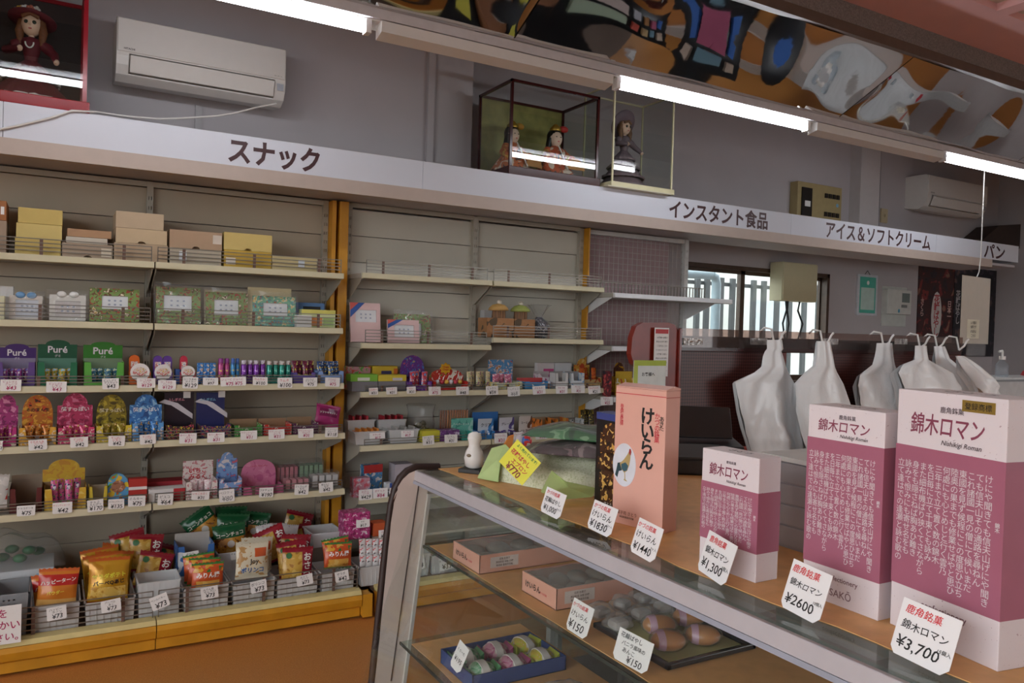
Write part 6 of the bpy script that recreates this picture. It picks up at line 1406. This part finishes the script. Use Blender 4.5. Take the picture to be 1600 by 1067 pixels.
# speckled white and mauve boxes
SPK = printed(['#e2d8dc', '#b9a2a8', '#e2d8dc'], 210, .5); SPK.node_tree.nodes['Color Ramp'].color_ramp.elements[1].position = .27
SPK.node_tree.nodes['Color Ramp'].color_ramp.elements[2].position = 1.0
MAUVE = mat('#a8647a', .45, var=.03); MTX = mat('#8a4258', .5, var=0)
COLS = ['けにや聞きても信夫山げにや聞き', 'ても信夫山その通路を尋ねん', 'これ諸國一見の僧にて候いまだ', '東國を見ず候程にこの度思ひ立ち', '陸奥の果までも修業せばやと思ひ', '何處にも心とめじと行く雲乃', '三年まで立て置く数の錦木', 'を日毎に立て千束とも詠み', 'また細布機ばり狭くてさながら', '身をも隠さねば胸あひ難き', '詠みて恨みにも寄せ名をも', '立て逢はでの逢瀬と詠む歌の']
def tate(cols):
    n = max(len(c) for c in cols); cs = [c + '　' * (n - len(c)) for c in cols][::-1]
    return '\n'.join(''.join(c[i] for c in cs) for i in range(n))
TATE = tate(COLS)
def mauve_box(label, far, near, h, d, bands, maker=True, gold=False):
    a, b = Vector(far), Vector(near); w = (b - a).length
    t = thing('gift_box', label, 'gift box', (*((a + b) / 2), ZT), math.atan2(b.y - a.y, b.x - a.x))
    z0, z1 = bands
    obj('body', MB().box(-w / 2, w / 2, 0, d, 0, h), SPK, t, bevel=.0015)
    bd = obj('mauve_band', MB().box(-w / 2 - .0006, w / 2 + .0006, -.0006, d + .0006, h * z0, h * z1), MAUVE, t)
    zt = (1 + z1) / 2
    onfront(t, '錦木ロマン', -w * .02, h * (z1 + (1 - z1) * .43), w * .68, h * (1 - z1) * .38, MTX, bold=.012, shear=.1, stretch=True)
    onfront(t, '鹿角銘菓', w * .03, h * (z1 + (1 - z1) * .71), w * .22, h * .026, mat('#5a4a50', .5)); onfront(t, 'Nishikigi Roman', w * .12, h * (z1 + (1 - z1) * .13), w * .36, h * .03, mat('#4a3a40', .5), shear=.3)
    hb = z1 - z0
    g = MB(); write(g, TATE, -w * .03, h * (z0 + hb * .48), w * .88, h * hb * .84, y=-.0012, bold=.0, stretch=True, lead=.95); obj('lettering', g, mat('#dfd6da', .5, var=0), bd)
    onfront(bd, '錦\n木', w * .455, h * (z0 + hb * .58), w * .04, h * .08, mat('#dfd6da', .5), y=-.0012, lead=.9)
    if maker:
        onfront(t, 'confectionery', w * .02, h * z0 * .72, w * .44, h * .035, mat('#7a5a62', .5)); onfront(t, 'SAKŌ', w * .02, h * z0 * .36, w * .28, h * .05, mat('#8a7076', .5))
    g = MB(); write(g, 'さとう', 0, 0, w * .5, d * .3, y=0); g.v = [(x, d * .5 + z, h + .0007) for x, y, z in g.v]; obj('top_lettering', g, mat('#3a2f34', .5), t)
    if gold:
        gs = obj('gold_sticker', MB().box(w * .12, w * .40, -.001, 0, h * .938, h * .982), mat('#b09248', .3, .5), t); onfront(gs, '登録商標', w * .26, h * .960, w * .23, h * .036, INK, y=-.0014, bold=.004)
    return t
mauve_box('small speckled white gift box with mauve band', (1.268, 1.314), (1.271, 1.151), .26, .067, (.23, .72), False)
mauve_box('medium speckled white gift box with mauve band, partly covered', (1.315, 1.068), (1.312, .897), .382, .08, (.18, .83))
mauve_box('largest speckled gift box with mauve band and gold sticker', (1.322, .880), (1.288, .672), .428, .10, (.185, .77), True, True)
# grey drawer unit and register behind
p0 = Vector((1.56, 1.30))
t = thing('drawer_unit', 'light grey metal drawer stack behind the small gift box', 'drawer unit', (1.55, 1.30, ZT), -PI / 2)
GM = mat('#a3a2a6', .35, .3, var=.03)
HOLE = MB().prism([(.03 + .05 * math.cos(q * PI / 8), .1 + .03 * math.sin(q * PI / 8)) for q in range(16)], .06, .26, 'z')
carved('case', MB().box(-.09, .11, .004, .2, 0, .21), HOLE, GM, t)
for k in range(4): obj('drawer', MB().box(-.088, .108, 0, .006, .006 + .051 * k, .054 + .051 * k), GM, t, bevel=.002)
carved('top_tray', MB().box(-.1, .12, -.006, .2, .211, .222), HOLE, mat('#c9c8c4', .5), t)
t = thing('cash_register', 'black cash register with tilted dark display', 'cash register', (2.02, 2.13, ZT), -.55)
BK = mat('#191719', .3, var=.1)
obj('body', MB().prism([(0, 0), (.3, 0), (.3, .12), (.06, .10), (0, .06)], -.19, .19, 'x'), BK, t, bevel=.005)
obj('screen', MB().box(-.17, .17, 0, .012, 0, .13, M=Matrix.Translation((0, .14, .12)) @ Matrix.Rotation(-.5, 4, 'X')), mat('#262224', .08), t, bevel=.004)
obj('drawer', MB().box(-.185, .185, -.004, .0, .008, .052), mat('#2c2a2b', .4), t); obj('keypad', MB().prism([(.0, .0605), (.06, .1005), (.06, .106), (.0, .066)], -.15, .1, 'x'), mat('#3a3838', .5), t)
# white ceramic figurine
fg = PZ(740, 737, ZT); t = thing('ceramic_figurine', 'white ceramic figurine on a square black stand', 'figurine', (fg.x, fg.y, ZT), -.9)
obj('stand', MB().box(-.042, .042, -.042, .042, 0, .014), mat('#1c1a1b', .35), t, bevel=.002)
obj('body', MB().lathe([(.02, .0145), (.03, .02), (.036, .05), (.03, .075), (.02, .09), (.021, .105), (.026, .12), (.022, .135), (.008, .143)], 22), mat('#e4e1de', .25, var=.01), t)
obj('brown_mark', MB().ball((-.005, -.034, .062), .009, .004, .006, 10, 6), mat('#8a7a66', .4), t)
# apron parcels wrapped in green paper
n = 26; vv = []
A, B_ = Vector((1.27, 2.36)), Vector((1.42, 1.97))
for j in range(n + 1):
    for i in range(n + 1):
        u, v = i / n, j / n; e = (math.sin(PI * u) ** .4) * (math.sin(PI * min(1, v * 1.0)) ** .35)
        q = A.lerp(B_, u) + Vector((.30, .06)) * v
        vv.append((q.x, q.y, ZT + .001 + .105 * e * (1 + .08 * math.sin(u * 15 + v * 6) + .06 * math.sin(v * 19 - u * 8))))
ff = [(j * (n + 1) + i, j * (n + 1) + i + 1, (j + 1) * (n + 1) + i + 1, (j + 1) * (n + 1) + i) for j in range(n) for i in range(n)]
t = thing('apron_basket', 'basket bundle wrapped in pale green paper on the counter', 'wrapped basket', (1.5, 2.2, ZT), local=False)
obj('speckled_cloth', MB().add(vv, ff, None, 0, True), printed(['#d8dabd', '#e0e2ca', '#c3c8a0'], 150, .7), t)
GP = mat('#b9cf8c', .6, var=.05)
def leaf(pts, nm='green_paper'):
    q = [PZ(x, y, ZT + zz + .005) for x, y, zz in pts]; c = sum(q, Vector()) / len(q) + Vector((0, 0, .004)); k = len(q)
    v = [tuple(p) for p in q] + [tuple(c)]; v += [(x + .002, y, z - .003) for x, y, z in v]
    f = [(i, (i + 1) % k, k) for i in range(k)] + [((i + 1) % k + k + 1, i + k + 1, 2 * k + 1) for i in range(k)]
    obj(nm, MB().add(v, f), GP, t)
leaf([(746, 746, .0), (768, 700, .09), (790, 694, .11), (800, 705, .10), (782, 722, .06), (778, 752, .002)]); leaf([(845, 768, .03), (862, 735, .09), (884, 752, .06), (930, 762, .04), (925, 775, .005), (880, 779, .002)])
for k, (cols, lb, z, dx, dy, rz_) in enumerate(((['#4a3a40', '#7a6068', '#8a7a7c', '#33262c'], 'folded dark brown apron in clear film', .118, .26, -.02, .3), (['#2f6a40', '#4f8a58', '#1f4a30', '#7fa880'], 'folded green apron in clear film lying on top', .160, .30, .06, .25))):
    m = 14; v2 = []
    base = A.lerp(B_, .62) + Vector((dx * .62, dy))
    for s_ in (0, 1):
        for j in range(m + 1):
            for i in range(m + 1):
                u, v = i / m, j / m; e = (math.sin(PI * u) * math.sin(PI * v)) ** .3
                v2.append(((u - .5) * .34, (v - .5) * .26, (.034 * e * (1 + .15 * math.sin(u * 13 + v * 5 + k)) if s_ == 0 else 0)))
    N = (m + 1) ** 2; f2 = []
    for s_ in (0, 1):
        for j in range(m):
            for i in range(m): q = s_ * N + j * (m + 1) + i; f = (q, q + 1, q + m + 2, q + m + 1); f2.append(f if s_ == 0 else f[::-1])
    tt = thing('folded_apron', lb, 'apron', (base.x, base.y, ZT + z), -1.2 + rz_)
    obj('cloth', MB().add(v2, f2, None, 0, True), printed(cols, 16, .5), tt)
    obj('film', MB().add([(x * 1.03, y * 1.03, z_ + .003) for x, y, z_ in v2[:N]], f2[:m * m], None, 0, True), FILM, tt)
c = [PZ(x, y, ZT + .08) for x, y in ((786, 688), (800, 690))]
t = thing('pinwheel', 'orange and red paper pinwheels tucked behind the apron bundle', 'ornament', tuple(PZ(795, 703, ZT + .07)))
obj('stick', MB().tube([(0, .004, .01), (0, .004, -.0695)], .003, 6), WHITE, t); obj('orange_vane', MB().prism([(-.03, 0), (.0, .05), (.02, .055), (.012, .0)], 0, .008, 'y'), mat('#d8863a', .5), t); obj('striped_vane', MB().ball((.075, 0, .03), .022, .014, .02), printed(['#c83a3a', '#3a5fa8', '#d8d4d0'], 40, .4), t); obj('pale_vane', MB().ball((.05, .01, .03), .02, .012, .022), mat('#c9c2cc', .4), t)
# yellow price card
Q = [PXX(x, y, 1.33) for x, y in ((776, 723), (814, 747), (848, 719.5), (810, 698))]
o = (Q[0] + Q[1] + Q[2] + Q[3]) / 4
t = thing('price_card', 'bright yellow price card reading ¥770 on the apron bundle', 'price card', tuple(PXX(812, 722, 1.26)), (-.30, .0, -PI / 2 + .55))
YC = mat('#e6e03a', .5, var=.02); s_ = .115; ro = .60
M = Matrix.Rotation(ro, 4, 'Y')
card = MB().box(-s_ * .5, s_ * .5, 0, .001, -s_ * .40, s_ * .40, M=M); obj('card', card, YC, t)
for txt_, cx_, cz_, ww_, hh_, m_ in (('よく売れています!', .02, .30, .8, .15, mat('#1f7a3a', .5, var=0)), ('花輪ばやし', -.05, .10, .75, .17, RED), ('エプロン', .08, -.09, .6, .16, RED), ('¥770', .0, -.28, .55, .2, mat('#8a2a1c', .5, var=0))):
    g = MB(); write(g, txt_, cx_ * s_, cz_ * s_, ww_ * s_, hh_ * s_, y=-.0008, bold=.02, wob=.03); g.v = [tuple(M @ Vector(p)) for p in g.v]; obj('lettering', g, m_, t)

# ------------------------------------------------------------------ standing price cards of the counter
def counter_tag(bl, br, z, h, lines, label, X=None, lean=.28, roll=.16, yaw=0., clip=False):
    a, b = PZ(*bl, z), PZ(*br, z); w = (b - a).length * 1.04; c = (a + b) / 2
    t = thing('price_card', label, 'price card', (c.x, c.y, z), (-lean, 0, math.atan2(b.y - a.y, b.x - a.x) + yaw))
    t.rotation_euler = (Matrix.Rotation(math.atan2(b.y - a.y, b.x - a.x) + yaw, 3, 'Z') @ Matrix.Rotation(-lean, 3, 'X') @ Matrix.Rotation(roll * .5, 3, 'Y')).to_euler()
    obj('card', MB().prism([(-w / 2, .012), (-w / 2 + .008, .002), (w / 2 - .012, .002), (w / 2, .014), (w / 2, h), (-w / 2, h)], 0, .0012, 'y'), mat('#ebe9ea', .45, var=.01), t)
    for s, u, v, lw, lh, col in lines:
        g = MB(); write(g, s, u * w, v * h, lw * w, lh * h, y=-.0007, bold=.008 if col == 'k' else .010, shear=.1, wob=.03); obj('lettering', g, {'k': INK, 'r': mat('#d03034', .5, var=0)}[col], t)
    obj('rest', MB().box(-.012, .012, .001, .028, .001, .02), ACRYL, t)
L3_ = lambda a, b, p, q: [(a, -.1, .85, .72, .16, 'r'), (b, -.02, .58, .8, .24, 'k'), (p, -.06, .25, .72, .26, 'k'), (q, .36, .38, .22, .1, 'k')]
counter_tag((843, 801), (873, 812), ZT + .005, .072, L3_('かづの銘菓', '花輪ばやし', '¥1,000', '5ヶ入'), 'white price card reading ¥1,000 by the green apron bundle')
counter_tag((916, 827), (952, 840), ZT + .005, .076, L3_('かづの銘菓', 'けいらん', '¥1830', '12ヶ入'), 'white price card reading ¥1830 by the dark festival box')
counter_tag((983, 864), (1020, 880), ZT + .005, .082, L3_('かづの銘菓', 'けいらん', '¥1440', '9ヶ入'), 'white price card reading ¥1440 by the salmon pink box')
counter_tag((1088, 893), (1131, 916), ZT + .005, .09, L3_('鹿角銘菓', '錦木ロマン', '¥1,300', '5個入'), 'white price card reading ¥1,300 before the small mauve box')
counter_tag((1218, 951), (1277, 976), ZT + .005, .094, L3_('鹿角銘菓', '錦木ロマン', '¥2600', '10個入'), 'white price card reading ¥2600 before the medium mauve box')
counter_tag((1389, 1022), (1478, 1058), ZT + .005, .092, L3_('鹿角銘菓', '錦木ロマン', '¥3,700', '15個入'), 'white price card reading ¥3,700 before the largest mauve box')
counter_tag((883, 984), (914, 1000), Z1 + .009, .080, L3_('かづの銘菓', 'けいらん', '¥150', ' '), 'white price card reading ¥150 before the pale wrapped sweets')
counter_tag((956, 1031), (1008, 1054), Z1 + .009, .072, [('花輪ばやし', -.1, .85, .75, .17, 'k'), ('バニラ風味の', .0, .62, .75, .15, 'k'), ('あんこ', -.1, .42, .45, .15, 'k'), ('¥150', .12, .2, .6, .22, 'k')], 'white price card reading ¥150 before the brown buns')
counter_tag((701, 1042), (717, 1052), Z2 + .04, .085, [('くりーむ', .0, .72, .7, .16, 'k'), ('¥195', .0, .4, .7, .2, 'k')], 'tilted white price card on the blue sweets box', roll=.5)

# ------------------------------------------------------------------ sweets inside the showcase
def crinkle(rx, ry, rz, seed):
    """crumpled wrapper skin resting on z=0"""
    b = MB().ball((0, 0, rz), rx, ry, rz, 30, 16); out = []
    for x, y, z in b.v:
        k = 1 + .22 * mnoise.noise(Vector((x * 45 + seed, y * 45, z * 60))) + .08 * mnoise.noise(Vector((x * 130, y * 130, z * 90 + seed)))
        sx = abs(x / rx) ** .7 * (1 if x > 0 else -1) * rx; sy = abs(y / ry) ** .7 * (1 if y > 0 else -1) * ry
        out.append((sx * k, sy * k, max(.0005, rz + (z - rz) * k)))
    b.v = out; return b
def pinkbox(x0, x1, y0, y1, label):
    t = thing('sweets_box', label, 'sweets box', ((x0 + x1) / 2, (y0 + y1) / 2, Z1), local=False); h = .058
    PB = mat('#dba593', .45, var=.02); e = .002
    q = MB().box(x0, x1, y0, y1, Z1, Z1 + e); q.box(x0, x0 + e, y0, y1, Z1, Z1 + h); q.box(x1 - e, x1, y0, y1, Z1, Z1 + h); q.box(x0, x1, y0, y0 + e, Z1, Z1 + h); q.box(x0, x1, y1 - e, y1, Z1, Z1 + h)
    obj('tray', q, PB, t)
    obj('white_rim', MB().box(x0 + e, x1 - e, y0 + e, y0 + .006, Z1 + h - .006, Z1 + h - .001).box(x0 + e, x0 + .006, y0 + e, y1 - e, Z1 + h - .006, Z1 + h - .001), WHITE, t)
    n = 16; v = []
    for j in range(n + 1):
        for i in range(n + 1):
            u, w_ = i / n, j / n; v.append((x0 + .004 + (x1 - x0 - .008) * u, y0 + .004 + (y1 - y0 - .008) * w_, Z1 + h - .004 + .012 * (math.sin(PI * u) * math.sin(PI * w_)) ** .5 * (1 + .3 * math.sin(u * 17 + w_ * 4))))
    f = [(j * (n + 1) + i, j * (n + 1) + i + 1, (j + 1) * (n + 1) + i + 1, (j + 1) * (n + 1) + i) for j in range(n) for i in range(n)]
    for r_ in range(2):
        for k in range(4): obj('wrapped_sweet', MB().ball((x0 + (x1 - x0) * (k + .5) / 4, y0 + (y1 - y0) * (r_ + .5) / 2, Z1 + .03), (x1 - x0) * .11, (y1 - y0) * .22, .02, 12, 8), mat('#a09488', .45), t)
    obj('film_cover', MB().add(v, f, None, 0, True), glass('grey_film', (.80, .79, .78), .12, .22), t)
    g = MB(); yc = (y0 + y1) / 2
    def face(s, cy, cz, w_, h_, m, bold=.02, roll=0.):
        k = MB(); write(k, s, 0, cz, w_, h_, bold=bold, roll=roll); k.v = [(x0 - .0006, cy - a_, z_) for a_, b_, z_ in k.v]; obj('lettering', k, m, t)
    face('けいらん', yc + .03, Z1 + h * .5, .08, .026, INK, .035); face('かづの銘菓', yc - .025, Z1 + h * .42, .035, .012, RED)
    lx = x0 + (x1 - x0) * .1
    lb = obj('label_sticker', MB().box(lx, lx + .1, y0 - .0006, y0, Z1 + h * .25, Z1 + h * .82), mat('#d6cbc8', .5), t); k = MB()
    for i, s in enumerate(('名称 和菓子', '原材料名 米粉 砂糖', '製造者 鹿角市花輪')): write(k, s, lx + .05, Z1 + h * (.7 - .17 * i), .08, .007, y=y0 - .001)
    obj('lettering', k, mat('#6a5a58', .5), lb)
pinkbox(1.142, 1.52, 2.125, 2.312, 'open salmon pink sweets box nearest the showcase end')
pinkbox(1.186, 1.45, 1.762, 1.945, 'open salmon pink sweets box beside the wrapped sweets')
t = thing('serving_tray', 'black rectangular tray lined with pale green paper', 'tray', (1.34, 1.48, Z1), local=False)
tr = MB().box(1.215, 1.475, 1.345, 1.61, Z1, Z1 + .006)
for q in ((1.205, 1.217, 1.335, 1.62), (1.473, 1.485, 1.335, 1.62), (1.205, 1.485, 1.335, 1.347), (1.205, 1.485, 1.608, 1.62)): tr.box(*q, Z1 + .001, Z1 + .014)
obj('body', tr, mat('#1f1c1d', .2), t, bevel=.002); obj('green_paper', MB().box(1.23, 1.46, 1.36, 1.60, Z1 + .0065, Z1 + .0075), mat('#b9ba84', .6), t)
BUN = mat('#b8783a', .4, var=.2, scale=14)
for px, py in ((1030, 978), (1076, 966), (1044, 1003), (1098, 994)):
    c = PZ(px, py, Z1 + .03); tt = thing('brown_bun', 'glazed brown bun with pink paper band on black tray', 'bun', (c.x, c.y, Z1 + .0115), random.uniform(-.75, -.4), 'brown buns on the black tray')
    obj('bun', MB().ball((0, 0, .022), .042, .03, .023, 18, 10), BUN, tt)
    obj('paper_band', MB().lathe([(.0272, -.008), (.0312, .008)], 22, Matrix.Translation((-.020, 0, .0225)) @ Matrix.Rotation(PI / 2, 4, 'Y') @ Matrix.Diagonal((.76, .98, 1, 1))), mat('#c99ab0', .5), tt)
    obj('film', MB().ball((0, 0, .023), .048, .036, .026, 16, 9), FILM, tt)
for px, py in ((938, 956), (972, 944), (966, 974), (1005, 934), (1036, 948), (1002, 959)):
    c = PZ(px, py, Z1 + .025); tt = thing('wrapped_sweet', 'pale rice sweet in crinkled clear wrapper', 'wrapped sweet', (c.x, c.y, Z1 + .008), random.uniform(-.2, .5), 'pale wrapped rice sweets')
    obj('sweet', MB().box(-.024, .024, -.021, .021, .004, .030), mat('#b3a8a4', .45), tt, bevel=.012)
    obj('wrapper', crinkle(.036, .033, .020, px), glass('milky_wrap', (.93, .92, .91), .15, .22), tt)
    g = MB(); write(g, 'けいらん', 0, 0, .045, .014, y=0, bold=.02); g.v = [(x, z - .004, .0392) for x, y, z in g.v]; obj('lettering', g, INK, tt)
# blue box on the lower shelf
x0, x1, y0, y1 = 1.084, 1.417, 2.04, 2.262
t = thing('sweets_box', 'open blue gift box holding six wrapped sweets', 'sweets box', (1.25, 2.15, Z2), local=False); e = .004; h = .045
q = MB().box(x0, x1, y0, y1, Z2, Z2 + .003); q.box(x0, x0 + e, y0, y1, Z2, Z2 + h); q.box(x1 - e, x1, y0, y1, Z2, Z2 + h); q.box(x0, x1, y0, y0 + e, Z2, Z2 + h); q.box(x0, x1, y1 - e, y1, Z2, Z2 + h)
obj('tray', q, mat('#2c4680', .45, var=.04), t)
for i, (c1, c2, nm) in enumerate((('#7fae8a', '#3f8a5a', 'green'), ('#c888a0', '#a84a78', 'pink'), ('#d0b84a', '#b8c04a', 'yellow'))):
    for j in range(2):
        X_ = x0 + .060 + i * .107; Y_ = y0 + .057 + j * .108
        tt = thing('wrapped_cake', '%s printed wrapped cake in the blue gift box' % nm, 'wrapped cake', (X_, Y_, Z2 + .004), random.uniform(-.15, .15), nm + ' wrapped cakes')
        obj('cake', MB().ball((0, 0, .026), .044, .044, .024, 18, 10), printed([c1, '#d8d2cc', c2, '#c8c0b8'], 50, .3), tt)
        obj('paper_band', MB().lathe([(.0452, -.012), (.0455, .012)], 24, Matrix.Translation((0, 0, .0265)) @ Matrix.Rotation(PI / 2, 4, 'Y') @ Matrix.Diagonal((.57, .99, 1, 1))), mat('#d4ccc8', .5), tt)
        obj('wrapper_end', MB().prism([(-.051, .010), (-.04, .018), (-.04, .032), (-.051, .042)], -.03, .03, 'y'), mat(c2, .3), tt); obj('wrapper_end', MB().prism([(.051, .010), (.04, .018), (.04, .032), (.051, .042)], -.03, .03, 'y'), mat(c2, .3), tt)
c = PZ(905, 1060, Z2); tt = thing('wrapped_sweet', 'large sweet in clear wrapper on the lower shelf', 'wrapped sweet', (1.29, 1.86, Z2)); obj('sweet', MB().ball((0, 0, .025), .04, .035, .024), mat('#c8a060', .5), tt); obj('wrapper', crinkle(.06, .055, .028, 3), glass('milky_wrap', (.93, .92, .91), .15, .22), tt)

# ================================================================== far counter and pump bottle behind the bags
t = thing('back_counter', 'white back counter beyond the hanging bags', 'counter', (5.6, 3.3, 0), local=False)
a, b = PY(1535, 610, 3.2), PY(1760, 610, 3.2); zt = PY(1580, 590, 3.2).z
obj('body', MB().box(a.x, b.x, 3.2, 3.45, 0, zt - .03), mat('#c8c9ca', .4), t); obj('worktop', MB().box(a.x - .02, b.x, 3.18, 3.47, zt - .03, zt), mat('#d6d8d8', .3), t); obj('front_rail', MB().box(a.x - .02, b.x, 3.175, 3.18, zt - .028, zt - .012), mat('#8a8f92', .3), t)
c = PY(1565, 588, 3.3)
t = thing('pump_bottle', 'clear pump bottle with white nozzle on the back counter', 'pump bottle', (c.x, 3.3, zt))
obj('bottle', MB().lathe([(.04, 0), (.045, .01), (.045, .09), (.02, .12), (.018, .13)], 18), glass('bottle_clear', (.85, .90, .94), .05, .1), t); obj('collar', MB().lathe([(.022, .13), (.022, .155)], 14), WHITE, t)
obj('nozzle', MB().tube([(0, 0, .155), (0, 0, .19), (-.005, 0, .196), (-.05, 0, .19)], .008, 8), WHITE, t)
c = PY(1590, 582, 3.45); o = obj('red_cloth', MB().lathe([(.11, 0), (.10, .03), (.07, .06), (.03, .07)], 20, Matrix.Translation((c.x + .05, 3.33, zt + .001)), wob=lambda k, a: .15 * math.sin(a * 5 + k)), mat('#b02a34', .6), org=(c.x + .05, 3.33, zt)); tag(o, 'crumpled red cloth on the back counter', 'cloth')

# ================================================================== invented dark table, unseen, added to fill the mirror reflection
DT = thing('mirror_fill_table', 'low black display table below the mirror band', 'table', (3.6, 3.2, 0), local=False)
obj('top', MB().box(2.3, 5.2, 2.90, 3.76, .70, .73), mat('#17181b', .25), DT)
for x in (2.39, 5.12):
    for y in (2.99, 3.62): obj('leg', MB().box(x, x + .04, y, y + .04, 0, .70), mat('#17181b', .4), DT)
rnd = random.Random(4)
GOODS = [('#b08a5a', 'brown open carton of sweets'), ('#3f78c0', 'blue lidded container'), ('#c9b8b0', 'pale wrapped sweets parcel'), ('#b8b8be', 'silver grey lidded box'), ('#a8784a', 'tan carton of biscuits'), ('#b85a7a', 'pink wrapped parcel'), ('#3a6ab8', 'deep blue lidded container'),
         ('#c8c04a', 'yellow lidded box'), ('#8a5a3a', 'dark brown biscuit carton'), ('#a8b8a0', 'pale green tray box'), ('#b84a3a', 'red lidded box'), ('#c8a878', 'cream brown carton'), ('#6a8a9a', 'grey blue tray box'), ('#b09a8a', 'dusty beige carton')]
for k, (c_, l_) in enumerate(GOODS):  # invented goods, seen only as reflections in the mirror band
    carton(l_ + ' on the black display table', (2.55 + (k % 7) * .38, 3.03 + .34 * (k // 7) + .02 * (k % 3), .7305), .2 + .04 * (k % 2), .22, .06 + .025 * (k % 3), c_, lid=.25, lab=[(.1, .2, .4, .4, '#e6e2d8')], rot=rnd.uniform(-.2, .2))
